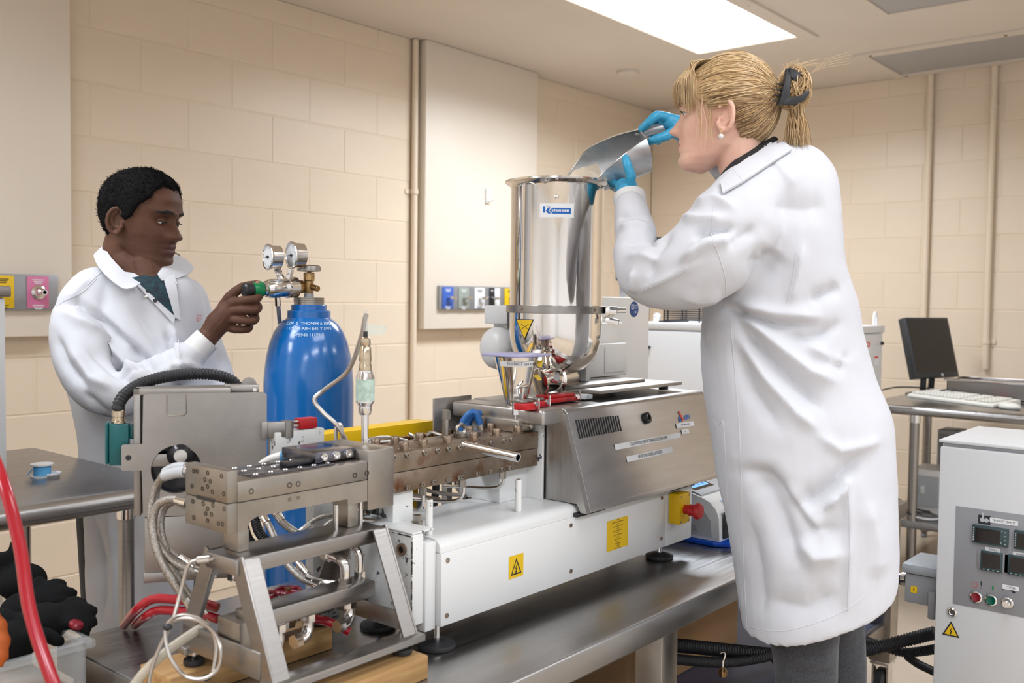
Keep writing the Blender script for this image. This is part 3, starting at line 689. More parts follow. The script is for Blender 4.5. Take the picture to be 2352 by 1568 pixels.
# text strip wrapped round the cone
b = newbm(); s0, s1 = 1.108, 1.119; rr = lambda z: .017+(.047-.017)*(z-1.0065)/.12+.0006
fa = math.atan2(-FY, -FX); n_ = 24
vals = [[b.verts.new((FX+rr(z)*cos(fa+a), FY+rr(z)*sin(fa+a), z)) for a in [-.85+1.75*i/n_ for i in range(n_+1)]] for z in (s0, s1)]
for i in range(n_): b.faces.new((vals[0][i], vals[0][i+1], vals[1][i+1], vals[1][i]))
st = obj('paper_strip', b, M_['paper'], fu)
b = text_bm('Do NOT use a metal rod', .0098, Matrix.Identity(4), 'LEFT', sx=.9)
for v in b.verts:
    x_, y_ = v.co.x, v.co.y; z = (s0+s1)/2+y_; a = fa-.42+x_/.045; r_ = rr(z)+.0005; v.co = (FX+r_*cos(a), FY+r_*sin(a), z)
obj('lettering', b, M_['ink'], st, 0)
# compression fitting standing beside the funnel
p = V((1.548, 1.278, .973))
b = newbm(); M = frame(p, (0, 0, 1)); lathe(b, M, [(.008, 0), (.008, .012), (.0035, .013), (.0035, .035)], 6); lathe(b, M, [(.0095, .035), (.0095, .052)], 6); lathe(b, M, [(.0085, .053), (.0105, .056), (.0105, .078)], 6); lathe(b, M, [(.005, .078), (.005, .09)], 10)
tube(b, [p+V((0, 0, .09)), p+V((.004, -.012, .094)), p+V((.010, -.02, .097))], .004, 8)
tag(obj('compression_fitting', b, M_['chrome'], None, 30), 'upright chrome compression fitting beside the feed funnel', 'fitting')
# ------------------------------------------------------------------ slit die
M_['hole'] = mat('dark_socket_steel', (.07, .06, .05), .4, 1)
def holes(parent, pts, me, z=None):
    for M in pts: inst('screw', me, parent, M)
sock_me = meshdata('screw', lathe(newbm(), Matrix.Identity(4), [(.0036, -.0005), (.0036, .0003), (.0024, .0003), (.0022, -.0004)], 12), M_['hole'], 35)
cap_me = meshdata('screw', lathe(newbm(), Matrix.Identity(4), [(.0058, 0), (.0058, .0022), (.0050, .0032), (.0028, .0032), (.0026, .0012)], 14), M_['chrome'], 35)
die = thing('slit_die', 'long machined steel slit die bolted to the extruder barrel', 'extrusion die', (.95, 1.28, .9))
DY0, DY1 = 1.222, 1.333
up_ = obj('upper_half', box(newbm(), .834, 1.0885, DY0, DY1, .9415, .972, .0012), M_['machined'], die)
b = newbm(); Mz = Matrix(((1, 0, 0, 0), (0, 0, -1, 0), (0, 1, 0, 0), (0, 0, 0, 1)))   # x -> X, y -> Z, z -> -Y
prism(b, [(.834, .9405), (.834, .897), (.851, .897), (.853, .905), (.858, .911), (.868, .915), (1.046, .915), (1.046, .905), (1.0885, .905), (1.0885, .9405)], Mz, -DY1, -DY0)
lo_ = obj('lower_half', b, M_['machined'], die, 30)
eu = obj('end_plate', box(newbm(), .816, .8335, 1.221, 1.333, .9425, .990, .001), M_['machined'], die)
el = obj('end_plate', box(newbm(), .816, .8335, 1.221, 1.333, .897, .9415, .001), M_['machined'], die)
obj('slit', box(newbm(), .8153, .817, 1.2545, 1.301, .9390, .9445), M_['black_gloss'], eu, 0)
for px, py in ((445, 1081), (453, 1082), (477, 1086), (509, 1093), (471, 1101), (483, 1105), (441, 1116), (477, 1117), (465, 1122), (488, 1129), (514, 1134)):
    p = PX(px, py, .816); inst('screw', sock_me, eu, frame((.8157, p.y, p.z), (-1, 0, 0)))
for px, py in ((443, 1151), (467, 1156), (489, 1160), (515, 1168), (477, 1168), (473, 1179), (486, 1181), (445, 1188), (477, 1195), (502, 1202), (511, 1203)):
    p = PX(px, py, .816); inst('screw', sock_me, el, frame((.8157, p.y, p.z), (-1, 0, 0)))
for px, py in ((540, 1134), (577, 1128), (665, 1114), (685, 1111), (815, 1091), (843, 1086)):
    p = PY(px, py, DY0); inst('screw', sock_me, up_, frame((p.x, DY0, p.z), (0, -1, 0)) @ Matrix.Scale(1.25, 4))
for px, py in ((665, 1147), (685, 1143)):
    p = PY(px, py, DY0); inst('screw', sock_me, lo_, frame((p.x, DY0, p.z), (0, -1, 0)) @ Matrix.Scale(.8, 4))
# dark polished top strips with cap screws
for k, (y0, y1) in enumerate(((1.236, 1.262), (1.272, 1.300), (1.306, 1.328))):
    s = obj('top_strip', box(newbm(), .868 if k == 0 else .837, 1.062 if k else 1.03, y0, y1, .9722, .9745, .0006), M_['darksteel'], die) if 'darksteel' in M_ else None
    if s is None:
        M_['darksteel'] = mat('blued_polished_steel', (.20, .20, .23), .2, 1, var=.3, vscale=20)
        s = obj('top_strip', box(newbm(), .868, 1.03, y0, y1, .9722, .9745, .0006), M_['darksteel'], die)
    for i in range(6): inst('screw', cap_me, s, Matrix.Translation((.885+i*.028+k*.004, (y0+y1)/2, .9727)) @ Matrix.Scale(.8, 4))
ub = obj('clamp_bar', box(newbm(), 1.005, 1.0885, 1.255, 1.345, .9748, .992, .001), M_['darksteel'], die)
for i in range(3): inst('screw', cap_me, ub, frame((1.022+i*.0265, 1.255, .9835), (0, -1, 0)) @ Matrix.Scale(1.2, 4))
obj('heater_strip', box(newbm(), .955, 1.06, 1.262, 1.285, .9746, .981, .001), M_['black_gloss'], die)
for x0, x1 in ((.842, .862), (1.055, 1.078)):
    obj('support_post', box(newbm(), x0, x1, 1.232, 1.272, .8632, .9045 if x0 > 1 else .8965, .002), M_['machined'], die)
for x in (1.035, 1.088): obj('stud', cyl(newbm(), (x, 1.238, .8632), (x, 1.238, .9045), .004, n=10), M_['chrome'], die)
# pressure transducer standing on the die
p = PY(838, 1030, 1.285)
tr = thing('pressure_transducer', 'slim upright pressure transducer with pale green label on the die', 'transducer', (p.x, p.y, .99))
M = Matrix.Translation((p.x, p.y, .992)); k = 1.69/2226
zz = lambda py: (1030-py)*k
obj('stem', lathe(newbm(), M, [(.0062, 0), (.0062, zz(962))], 16), M_['chrome'], tr)
obj('hex_neck', lathe(newbm(), M, [(.0095, zz(965)), (.0115, zz(958)), (.0115, zz(945)), (.016, zz(935)), (.016, zz(930))], 20), M_['chrome'], tr, 30)
bd = obj('sensor_body', lathe(newbm(), M, [(.0162, zz(936)), (.0162, zz(876)), (.013, zz(868)), (.013, zz(862))], 28), M_['chrome'], tr, 30)
obj('body_label', lathe(newbm(), M, [(.0165, zz(932)), (.0165, zz(882))], 28, False, False), mat('pale_green_label', (.52, .66, .56), .5, var=.25, vscale=90), bd)
obj('connector', lathe(newbm(), M, [(.0105, zz(872)), (.0115, zz(860)), (.0115, zz(850)), (.010, zz(845)), (.0112, zz(838)), (.0100, zz(810)), (.0080, zz(805)), (.0095, zz(802)), (.0085, zz(788)), (.006, zz(785))], 20), M_['brassy'], tr, 40) if 'brassy' in M_ else None
M_['brassy'] = mat('nickel_plated_connector', (.62, .52, .38), .2, 1)
obj('connector', lathe(newbm(), M, [(.0105, zz(872)), (.0115, zz(860)), (.0115, zz(850)), (.010, zz(845)), (.0112, zz(838)), (.0100, zz(810)), (.0080, zz(805)), (.0095, zz(802)), (.0085, zz(788)), (.006, zz(785))], 20), M_['brassy'], tr, 40)
obj('boot', lathe(newbm(), M, [(.0042, zz(785)), (.0038, zz(771))], 12), M_['dark'], tr)
tp = PD(838, 772, 1.70)
obj('clear_sleeve', lathe(newbm(), Matrix.Translation((p.x, p.y, .992)), [(.0044, zz(773)), (.0034, zz(735)), (.003, zz(722))], 12, False, False), M_['clear'], tr)
b = newbm(); add(b, [PD(842, 744, 1.70), PD(842, 770, 1.70), PD(872, 745, 1.72), PD(872, 769, 1.72), PD(888, 750, 1.73), PD(886, 767, 1.73)], [(0, 1, 3, 2), (2, 3, 5, 4)]); obj('tape_flag', b, mat('clear_green_tape', (.6, .78, .74), .2, alpha=.4), tr)
b = newbm(); coil(b, [PD(842, 722, 1.70), PD(837, 735, 1.705), PD(830, 772, 1.72), PD(800, 850, 1.76), PD(745, 895, 1.78), PD(722, 918, 1.78), PD(740, 945, 1.78), PD(775, 978, 1.78), PD(805, 1030, 1.79)], .0046, .0045)
tag(obj('armoured_cable', b, M_['spiral']), 'spiral steel armoured cable bending from the transducer in front of the blue cylinder', 'cable')
b = newbm(); coil(b, [PD(772, 1020, 1.80), PD(772, 985, 1.80), PD(778, 973, 1.80), PD(785, 985, 1.79), PD(787, 1022, 1.79)], .0040, .004)
tag(obj('armoured_cable', b, M_['spiral']), 'short loop of armoured cable behind the clamp bar of the die', 'cable')

# ------------------------------------------------------------------ stand under the die
sd = thing('die_stand', 'stainless A-frame stand with pipe manifold under the slit die', 'stand', (.96, 1.24, .665))
def bar(bm, p0, p1, w_, t_, xdir, bev=.001):
    """flat bar from p0 to p1: width w_ across, thickness t_ along xdir"""
    p0, p1 = V(p0), V(p1); d = p1-p0; M = frame(p0, d, xdir); box(bm, -t_/2, t_/2, -w_/2, w_/2, 0, d.length, bev, M=M)
obj('top_channel', box(newbm(), .815, 1.108, 1.198, 1.280, .838, .863, .004), M_['steel'], sd)
for xi, (X_, tx) in enumerate(((.822, 1), (1.104, 1))):
    for sg, (yt, yb) in ((0, (1.206, 1.128)), (1, (1.272, 1.352))):
        b = newbm(); bar(b, (X_, yt, .862), (X_, yb, .69), .030, .004, (1, 0, 0)); bar(b, (X_+.014*(1 if xi == 0 else -1), yt+(-.013 if sg == 0 else .013), .862), (X_+.014*(1 if xi == 0 else -1), yb+(-.013 if sg == 0 else .013), .69), .004, .030, (1, 0, 0))
        obj('leg', b, M_['steel'], sd, 20)
    obj('cross_plate', box(newbm(), X_-.004, X_+.0, 1.145, 1.345, .698, .738 if xi == 0 else .728, .001), M_['steel'], sd)
for y in (1.122, 1.352):
    obj('foot_rail', box(newbm(), .815, 1.112, y-.018, y+.018, .688, .700, .002), M_['steel'], sd)
for x, y in ((.838, 1.345), (.838, 1.128), (1.088, 1.134), (1.088, 1.348)):
    foot(sd, x, y, .6668, .0165, .0038, .706)
mb = obj('manifold_beam', box(newbm(), .845, 1.085, 1.196, 1.245, .748, .776, .003), M_['steel'], sd)
obj('manifold_block', box(newbm(), .826, .858, 1.205, 1.262, .70, .765, .002), M_['machined'], sd)
lab = obj('paper_tag', box(newbm(), .8185, .8195, 1.222, 1.258, .838, .857), M_['paper_tan'] if 'paper_tan' in M_ else mat('yellowed_label', (.62, .56, .42), .6), sd, 0)
b = text_bm('DANCO', .008, plane_frame((.8180, 1.24, .8435), (-1, 0, 0), (0, -1, 0)), sx=.9, bold=.0004); obj('lettering', b, M_['ink'], lab, 0)
def elbow(t, pts, r=.0085, name='pipe_elbow'):
    o = obj(name, tube(newbm(), catmull(pts, 6), r, 14), M_['chrome'], t)
    for q, nx in ((pts[0], pts[1]), (pts[-1], pts[-2])):
        q, nx = V(q), V(nx); d = (nx-q).normalized()
        obj('nut', lathe(newbm(), frame(q, d), [(r*1.35, 0), (r*1.35, .012)], 6), M_['chrome'], o, 20)
for (x, y) in ((.862, 1.222), (1.035, 1.215)):
    elbow(sd, [(x, y, .776), (x, y, .806), (x-.004, y+.012, .818), (x-.006, y+.045, .82)])
elbow(sd, [(1.075, 1.225, .776), (1.075, 1.225, .815), (1.07, 1.24, .83), (1.06, 1.265, .832)], .007)
for (x, y, l) in ((.895, 1.205, .03), (.955, 1.21, .03), (1.045, 1.215, .03)):
    elbow(sd, [(x, y, .748), (x, y, .724), (x-.012, y-.006, .714), (x-.034, y-.008, .713)], .0088)
# handwheel valves
for px, py in ((606, 1366), (662, 1356)):
    c = PD(px, py, 1.60); t = thing('handwheel_valve', 'dark red valve handwheel nearest the slit-die end' if px < 640 else 'dark red valve handwheel with brass hub beside the pipe fittings', 'valve', c-V((0, 0, .03)), 'red valve handwheels under the die')
    b = newbm(); n_ = 64; pts = [c+V(((.0195+.0014*cos(8*a))*cos(a), (.0195+.0014*cos(8*a))*sin(a), 0)) for a in [2*pi*i/n_ for i in range(n_+1)]]
    tube(b, pts, .0034, 8, ends=False)
    for i in range(5): a = 2*pi*i/5; cyl(b, c, c+V((.019*cos(a), .019*sin(a), 0)), .0022, n=6)
    obj('wheel', b, M_['darkred'], t)
    obj('hub', cyl(newbm(), c-V((0, 0, .003)), c+V((0, 0, .005)), .0055, n=6), M_['brass'], t, 20)
    obj('valve_stem', cyl(newbm(), c-V((0, 0, .03)), c-V((0, 0, .003)), .004, n=10), M_['chrome'], t)
    obj('valve_body', lathe(newbm(), frame(c-V((0, 0, .06)), (0, 0, 1)), [(.012, 0), (.014, .01), (.014, .022), (.007, .032)], 6), M_['chrome'], t, 20)
# wooden blocks
for nm, (x0, x1, y0, y1), lb in (('wood_block', (.86, 1.112, 1.098, 1.186), 'pine block under the die stand foot nearest the white extruder base'), ('wood_block', (.782, 1.095, 1.318, 1.408), 'pine block under the die stand on the side of the red hoses')):
    o = obj(nm, box(newbm(), x0, x1, y0, y1, TT+.0005, .6660, .002), M_['wood']); tag(o, lb, 'wood block', 'pine blocks under the die stand')

# ------------------------------------------------------------------ hoses around the die
def braided(label, pts, r, sleeve=None, fit=True):
    t = thing('braided_hose', label, 'hose', pts[-1], 'braided steel hoses of the die')
    obj('hose', hose(newbm(), pts, r, 12, 10), M_['braid'], t)
    for a, c in ((0, 1), (-1, -2)):
        q = V(pts[a]); d = (V(pts[c])-q).normalized()
        if fit: obj('fitting', lathe(newbm(), frame(q-d*.012, d), [(r*.7, 0), (r*.7, .008), (r*1.3, .009), (r*1.3, .022), (r*1.1, .023), (r*1.1, .036)], 14), M_['chrome'], t, 30)
    if sleeve: obj('sleeve', hose(newbm(), sleeve, r*1.45, 12), M_['grip'], t)
    return t
S = lambda px, py, d: PD(px, py, d)
braided('braided steel hose with grey sleeve on the upper die end, outer loop', [S(430, 1082, 1.53), S(395, 1085, 1.55), S(362, 1110, 1.57), S(347, 1165, 1.57), S(352, 1225, 1.56), S(385, 1278, 1.55), S(430, 1305, 1.55), S(480, 1318, 1.56)], .0062, [S(428, 1083, 1.53), S(405, 1085, 1.545), S(378, 1092, 1.56)])
braided('braided steel hose with grey sleeve on the upper die end, behind the outer loop', [S(430, 1072, 1.56), S(400, 1072, 1.58), S(372, 1092, 1.60), S(358, 1140, 1.60), S(360, 1210, 1.59), S(392, 1265, 1.58), S(440, 1298, 1.58)], .0056, [S(428, 1073, 1.56), S(404, 1073, 1.575), S(380, 1084, 1.59)])
braided('braided steel hose from the lower die end sweeping down to the stand foot', [S(430, 1155, 1.52), S(395, 1146, 1.54), S(362, 1160, 1.55), S(350, 1205, 1.55), S(365, 1275, 1.54), S(405, 1345, 1.54), S(445, 1400, 1.55)], .0068)
braided('braided steel hose behind the lower die end, inner loop', [S(430, 1160, 1.56), S(402, 1152, 1.58), S(376, 1170, 1.59), S(370, 1215, 1.58), S(388, 1280, 1.57), S(420, 1345, 1.57), S(465, 1395, 1.57)], .0058)
braided('braided steel hose passing behind the die beside the blue cylinder base', [S(600, 1176, 1.72), S(622, 1215, 1.70), S(650, 1280, 1.66), S(690, 1325, 1.63), S(730, 1342, 1.62)], .0062)
braided('thick braided steel hose bending toward the valve handwheels', [S(632, 1172, 1.74), S(650, 1200, 1.73), S(690, 1228, 1.72), S(735, 1245, 1.70)], .0068)
braided('braided steel hose ending in pipe fittings beside the handwheels', [S(690, 1300, 1.66), S(712, 1325, 1.64), S(745, 1338, 1.63), S(775, 1342, 1.62)], .0056)
braided('braided steel hose crossing below the chipped white column', [S(688, 1222, 1.74), S(730, 1190, 1.75), S(790, 1180, 1.76), S(835, 1180, 1.76)], .0046)
braided('braided steel hose looping low in front of the chipped white column', [S(740, 1235, 1.72), S(752, 1205, 1.73), S(790, 1190, 1.74), S(830, 1195, 1.74), S(860, 1200, 1.75)], .0054)
for i, (px0, py0) in enumerate(((560, 1205), (585, 1190))):
    b = newbm(); corrugated(b, [S(px0, py0, 1.78), S(px0+12, py0+35, 1.76), S(px0+45, py0+65, 1.74), S(px0+90, py0+80, 1.72)], .009, .005)
    tag(obj('corrugated_conduit', b, M_['rubber']), ['black corrugated conduit directly below the slit die, lower one', 'black corrugated conduit directly below the slit die, upper one'][i], 'conduit', 'black conduits below the die')
for i, pts in enumerate(([S(480, 1262, 1.47), S(490, 1282, 1.45), S(455, 1285, 1.45), S(432, 1300, 1.45), S(415, 1360, 1.45), S(395, 1430, 1.44), S(370, 1480, 1.44), S(350, 1530, 1.44), S(340, 1580, 1.44)],
                          [S(382, 1438, 1.435), S(395, 1425, 1.43), S(440, 1420, 1.42), S(485, 1445, 1.41), S(507, 1490, 1.40), S(500, 1535, 1.40), S(465, 1558, 1.40), S(420, 1548, 1.41), S(388, 1500, 1.42), S(382, 1440, 1.428), S(420, 1412, 1.425), S(475, 1432, 1.415), S(497, 1480, 1.41), S(488, 1550, 1.405)])):
    t = thing('thermocouple_cable', ['thin spiral armoured cable hanging from the die end', 'thin spiral armoured cable coiled in a loop in front of the stand'][i], 'cable', pts[-1], 'thin spiral cables at the die end')
    obj('cable', coil(newbm(), pts, .0032, .0036, 8), M_['spiral'], t)
    if i == 0: obj('ferrule', hose(newbm(), [S(482, 1283, 1.45), S(470, 1284, 1.45), S(455, 1286, 1.45)], .0058, 12), M_['chrome'], t)
    else:
        for px, py in ((385, 1440), (474, 1556)): obj('cable_tie', sphere(newbm(), S(px, py, 1.41), (.007, .007, .005), 10, 8), M_['dark'], t)
b = newbm(); hose(b, [S(480, 1430, 1.50), S(430, 1462, 1.48), S(380, 1498, 1.46), S(330, 1545, 1.44), S(290, 1600, 1.43)], .0075, 14)
tag(obj('clear_tube', b, M_['cleartube']), 'milky clear plastic tube running to the bottom edge below the die stand', 'tube')
for i, (dy, dd) in enumerate(((0, 0), (26, .02))):
    b = newbm(); hose(b, [PZ(285+i*24, 1436, TT+.008), S(312+i*20, 1402+dy*.6, 1.66), S(350+i*10, 1376+dy, 1.64), S(400, 1376+dy, 1.62), S(455, 1382+dy, 1.60), S(500, 1395+dy, 1.59)], .0078, 14)
    tag(obj('red_hose', b, M_['redhose']), ['upper glossy red hose arching off the table behind the die stand', 'lower glossy red hose arching off the table behind the die stand'][i], 'hose', 'red hoses behind the die stand')
b = newbm(); hose(b, [S(640, 1400, 1.62), S(715, 1420, 1.63), S(755, 1428, 1.63), S(800, 1450, 1.64)], .008, 12); tag(obj('red_hose', b, M_['redhose']), 'short red hose end below the manifold beam', 'hose')
# wiring to the die top
t = thing('heater_lead', 'heater lead with beige sleeve and blue taped plug on top of the die', 'cable', S(735, 1064, 1.64))
obj('sleeve', hose(newbm(), [S(592, 1082, 1.68), S(602, 1066, 1.67), S(625, 1052, 1.66), S(648, 1046, 1.655)], .0068, 12), M_['offwhite'], t)
obj('plug', hose(newbm(), [S(646, 1045, 1.655), S(680, 1050, 1.65), S(712, 1056, 1.645)], .0075, 12), M_['tape'], t)
obj('plug_end', hose(newbm(), [S(710, 1056, 1.645), S(735, 1062, 1.64)], .0068, 12), M_['offwhite'], t)
obj('wire', hose(newbm(), [S(585, 1095, 1.69), S(592, 1082, 1.68)], .003, 8), M_['braid'], t)
obj('braid_lead', hose(newbm(), [S(622, 1078, 1.69), S(640, 1062, 1.68), S(665, 1048, 1.68), S(715, 1050, 1.68)], .0045, 8), M_['braid'], t)

# ------------------------------------------------------------------ wiring and parts behind the barrel
yb = thing('yellow_guard', 'yellow painted guard channel behind the barrel', 'guard', (1.42, 1.56, TT))
obj('channel', box(newbm(), PY(742, 1015, 1.55).x, PY(994, 975, 1.55).x, 1.55, 1.556, .925, .968, .001), M_['yellow'], yb)
obj('flange', box(newbm(), PY(742, 1015, 1.55).x, PY(994, 975, 1.55).x, 1.556, 1.60, .962, .968, .001), M_['yellow'], yb)
for x in (1.30, 1.53): obj('leg', box(newbm(), x-.01, x+.01, 1.557, 1.58, TT+.0005, .9245, .001), M_['yellow'], yb)
tb = thing('terminal_rail', 'row of brass terminals on a grey rail behind the barrel', 'terminals', (1.42, 1.47, TT))
obj('rail', box(newbm(), 1.24, 1.56, 1.455, 1.48, .93, .945, .001), M_['lightgrey_metal'], tb)
for i in range(26): obj('terminal', box(newbm(), 1.25+i*.012, 1.256+i*.012, 1.46, 1.476, .945, .957), M_['brass'], tb, 0)
for x in (1.26, 1.54): obj('leg', box(newbm(), x-.008, x+.008, 1.46, 1.476, TT+.0005, .93), M_['lightgrey_metal'], tb, 0)
for i, pts in enumerate(([S(825, 1022, 1.86), S(850, 1008, 1.88), S(890, 1004, 1.92), S(935, 1012, 1.95)], [S(830, 1018, 1.88), S(862, 1014, 1.90), S(910, 1012, 1.93)], [S(938, 995, 1.98), S(950, 1002, 1.98), S(965, 1012, 1.97)], [S(980, 1000, 2.02), S(990, 992, 2.03), S(1005, 996, 2.03), S(1025, 1002, 2.03)])):
    b = newbm(); coil(b, pts, .0034, .0036); tag(obj('thermocouple_lead', b, M_['spiral']), ['long armoured lead behind the barrel beside the transducer', 'lower armoured lead behind the barrel beside the transducer', 'short armoured lead in front of the yellow guard', 'armoured lead curling behind the jack screw'][i], 'cable', 'armoured leads behind the barrel')
for i, dx in enumerate((0, 22)):
    t = thing('blue_hose', ['nearer blue coolant hose arching behind the barrel', 'farther blue coolant hose arching behind the barrel'][i], 'hose', S(1062+dx, 985, 2.05+i*.03), 'blue hoses behind the barrel')
    obj('hose', hose(newbm(), [S(1060+dx*.6, 990, 2.05+i*.03), S(1064+dx*.6, 968, 2.05+i*.03), S(1078+dx*.7, 950, 2.05+i*.03), S(1092+dx*.9, 948+i*2, 2.05+i*.03), S(1100+dx, 965, 2.05+i*.03), S(1104+dx, 978, 2.05+i*.03)], .0075, 12), M_['blue'], t)
    obj('ferrule', cyl(newbm(), S(1103+dx, 975, 2.05+i*.03), S(1106+dx, 988, 2.05+i*.03), .0078, n=10), M_['machined'], t)
o = obj('backplate', box(newbm(), 1.50, 1.62, 1.47, 1.475, .90, 1.03, .001), M_['steel_h']); tag(o, 'stainless splash plate behind the blue hoses', 'plate')
# cooling pipes and fan grille seen under the barrel
fg = thing('fan_guard', 'white perforated fan guard ring behind the barrel underside', 'fan guard', (1.56, 1.49, .83))
c = PY(1095, 1110, 1.50); Mf = plane_frame(c, (-.55, -.83, 0), (.83, -.55, 0)); R_ = .045
b = newbm(); tube(b, [Mf @ V((R_*cos(a), R_*sin(a), 0)) for a in [2*pi*i/40 for i in range(41)]], .004, 8, ends=False); obj('ring', b, M_['white'], fg)
for i in range(-4, 5):
    w_ = math.sqrt(max(0, R_**2-(i*.0095)**2)); b = newbm(); box(b, i*.0095-.0014, i*.0095+.0014, -w_, w_, -.001, .001, M=Mf); obj('grille_bar', b, M_['white'], fg, 0)
    b = newbm(); box(b, -w_, w_, i*.0095-.0014, i*.0095+.0014, -.002, 0, M=Mf); obj('grille_bar', b, M_['white'], fg, 0)
b = newbm(); lathe(b, Mf, [(R_*.98, -.05), (R_*.98, -.03), (0, -.03)], 30); obj('fan_shroud', b, M_['dark'], fg)
obj('bracket', box(newbm(), c.x-.01, c.x+.02, 1.50, 1.53, TT+.0005, c.z-R_, .001), M_['white'], fg)
for i, pts in enumerate(([(1.26, 1.262, .9), (1.26, 1.262, .868), (1.27, 1.29, .85), (1.30, 1.36, .85)], [(1.368, 1.262, .9), (1.368, 1.262, .868), (1.36, 1.29, .853), (1.33, 1.37, .852)], [(1.487, 1.262, .9), (1.487, 1.262, .875), (1.48, 1.29, .862), (1.44, 1.38, .86)])):
    t = thing('cooling_pipe', ['bent steel cooling pipe under the barrel nearest the support post', 'bent steel cooling pipe under the middle of the barrel', 'bent steel cooling pipe under the barrel nearest the hood'][i], 'pipe', pts[-1], 'cooling pipes under the barrel')
    obj('pipe', hose(newbm(), pts, .0036, 10), M_['chrome'], t); obj('nut', lathe(newbm(), frame((pts[0][0], pts[0][1], .884), (0, 0, 1)), [(.0072, 0), (.0072, .0155)], 6), M_['machined'], t, 20)
for i, pts in enumerate(([S(968, 1122, 2.0), S(1010, 1132, 2.02), S(1060, 1136, 2.05), S(1085, 1130, 2.07)], [S(945, 1135, 1.98), S(985, 1143, 1.99), S(1010, 1146, 2.0)])):
    b = newbm(); coil(b, pts, .0045, .0046); tag(obj('thermocouple_lead', b, M_['spiral']), ['ribbed armoured lead hanging under the barrel, upper one', 'ribbed armoured lead hanging under the barrel, lower one'][i], 'cable', 'armoured leads under the barrel')
b = newbm()
for i, (px, py, d) in enumerate(((845, 1180, 1.80), (862, 1190, 1.83), (880, 1170, 1.86), (900, 1165, 1.95), (935, 1160, 2.0), (975, 1150, 2.05), (1005, 1150, 2.06))):
    q = S(px, py, d); t = thing('cable_bundle', ['dark cable beside the die stud', 'dark cable left of the barrel support', 'dark cable directly behind the barrel support', 'dark cable in front of the cooling pipe', 'dark cable between the cooling pipes', 'dark cable left of the fan guard', 'dark cable nearest the fan guard'][i], 'cable', q, 'dark cables behind the extruder base')
    obj('cable', hose(newbm(), [q+V((-.02, .0, .07)), q+V((.005, .01, .03)), q+V((-.005, .005, -.02)), q+V((.02, 0, -.07)), q+V((.03, 0, -.14))], .008, 8), M_['rubber'], t)
b.free()
# ------------------------------------------------------------------ hinged die-face cutter housing
cu = thing('cutter_housing', 'hinged grey stainless cutter housing with round shaft opening', 'cutter', PD(470, 1320, 1.74))
cdir = V((.832, -.555, 0)); cn = V((-.555, -.832, 0)); cR = PD(613, 902, 1.77)
ch = lambda px, py, back=0: hit(px, py, cR-cn*back, cn)
CM = plane_frame(cR, cn, cdir); CI = CM.inverted()
cl = lambda px, py, back=0: (CI @ ch(px, py, back)).xy
def plate_hole(bm, outer, center, r, M, d0, d1, n=40):
    t = bmesh.new()
    vo = [t.verts.new((p[0], p[1], 0)) for p in outer]; vi = [t.verts.new((center[0]+r*cos(2*pi*i/n), center[1]+r*sin(2*pi*i/n), 0)) for i in range(n)]
    es = [t.edges.new((vo[i], vo[(i+1) % len(vo)])) for i in range(len(vo))]+[t.edges.new((vi[i], vi[(i+1) % n])) for i in range(n)]
    bmesh.ops.triangle_fill(t, use_beauty=True, use_dissolve=False, edges=es)
    ret = bmesh.ops.extrude_face_region(t, geom=list(t.faces)); nv = [g for g in ret['geom'] if isinstance(g, bmesh.types.BMVert)]
    bmesh.ops.translate(t, verts=nv, vec=(0, 0, d1-d0)); bmesh.ops.translate(t, verts=t.verts, vec=(0, 0, d0))
    bmesh.ops.transform(t, matrix=M, verts=t.verts); merge(bm, t)
outer = [cl(*q) for q in ((329, 909), (334, 905), (606, 901), (613, 907), (612, 1180), (329, 1186), (325, 1080), (281, 1081), (279, 1078), (279, 1024), (283, 1021), (327, 1020))]
hc = cl(405, 1078); hr = (cl(463, 1078)-hc).length
b = newbm(); plate_hole(b, outer, hc, hr, CM, -.010, 0); fpz = obj('front_plate', b, M_['plate'], cu, 25)
b = newbm(); a0, a1 = cl(309, 890, .035), cl(530, 884, .035)
box(b, a0.x, a1.x, cl(405, 1184)[1]-.0, a0.y, -.075, -.030, .003, M=CM)
box(b, a0.x, a0.x+.012, cl(405, 1184)[1], a0.y, -.030, -.0102, .002, M=CM); box(b, a0.x, a1.x, a0.y-.012, a0.y, -.030, -.0102, .002, M=CM)
obj('gear_case', b, M_['plate'], cu)
b = newbm(); box(b, cl(331, 1190)[0], cl(560, 1190)[0], cl(331, 1318)[1], cl(331, 1190)[1], -.05, -.004, .002, M=CM); obj('lower_cover', b, M_['plate'], cu)
b = newbm(); box(b, cl(329, 1318)[0], cl(560, 1318)[0], cl(329, 1340)[1], cl(329, 1317)[1], -.05, 0, .002, M=CM); obj('bottom_flange', b, M_['plate'], cu)
# recess behind the hole with the shaft and blade hub
b = newbm(); lathe(b, CM @ Matrix.Translation((hc.x, hc.y, 0)), [(hr, -.0101), (hr*.98, -.0290), (0, -.0290)], 36, cap0=False); obj('shaft_recess', b, M_['black_gloss'], fpz)
b = newbm(); sc = cl(415, 1045); Mh = CM @ Matrix.Translation((sc.x, sc.y, 0))
lathe(b, Mh, [(.026, -.0288), (.024, -.004), (.0155, .004), (.0125, .008), (.0115, .008)], 32); hb = obj('blade_hub', b, M_['black_gloss'], fpz)
b = newbm(); lathe(b, Mh, [(.0115, .0082), (.0115, .0092), (.0085, .0092), (.0085, .0086), (.0035, .0086), (.003, .006)], 28); obj('hub_washer', b, M_['chrome'], hb)
b = newbm(); box(b, -.058, -.015, -.020, .002, -.0095, -.005, .001, M=Mh); obj('blade', b, M_['plate'], hb)
b = newbm(); q = [cl(383, 906), cl(383, 948), cl(388, 954), cl(423, 953), cl(428, 947), cl(427, 905)]
tube(b, [CM @ V((p[0], p[1], .0002)) for p in q], .0014, 8); obj('pocket_edge', b, M_['machined'], fpz)
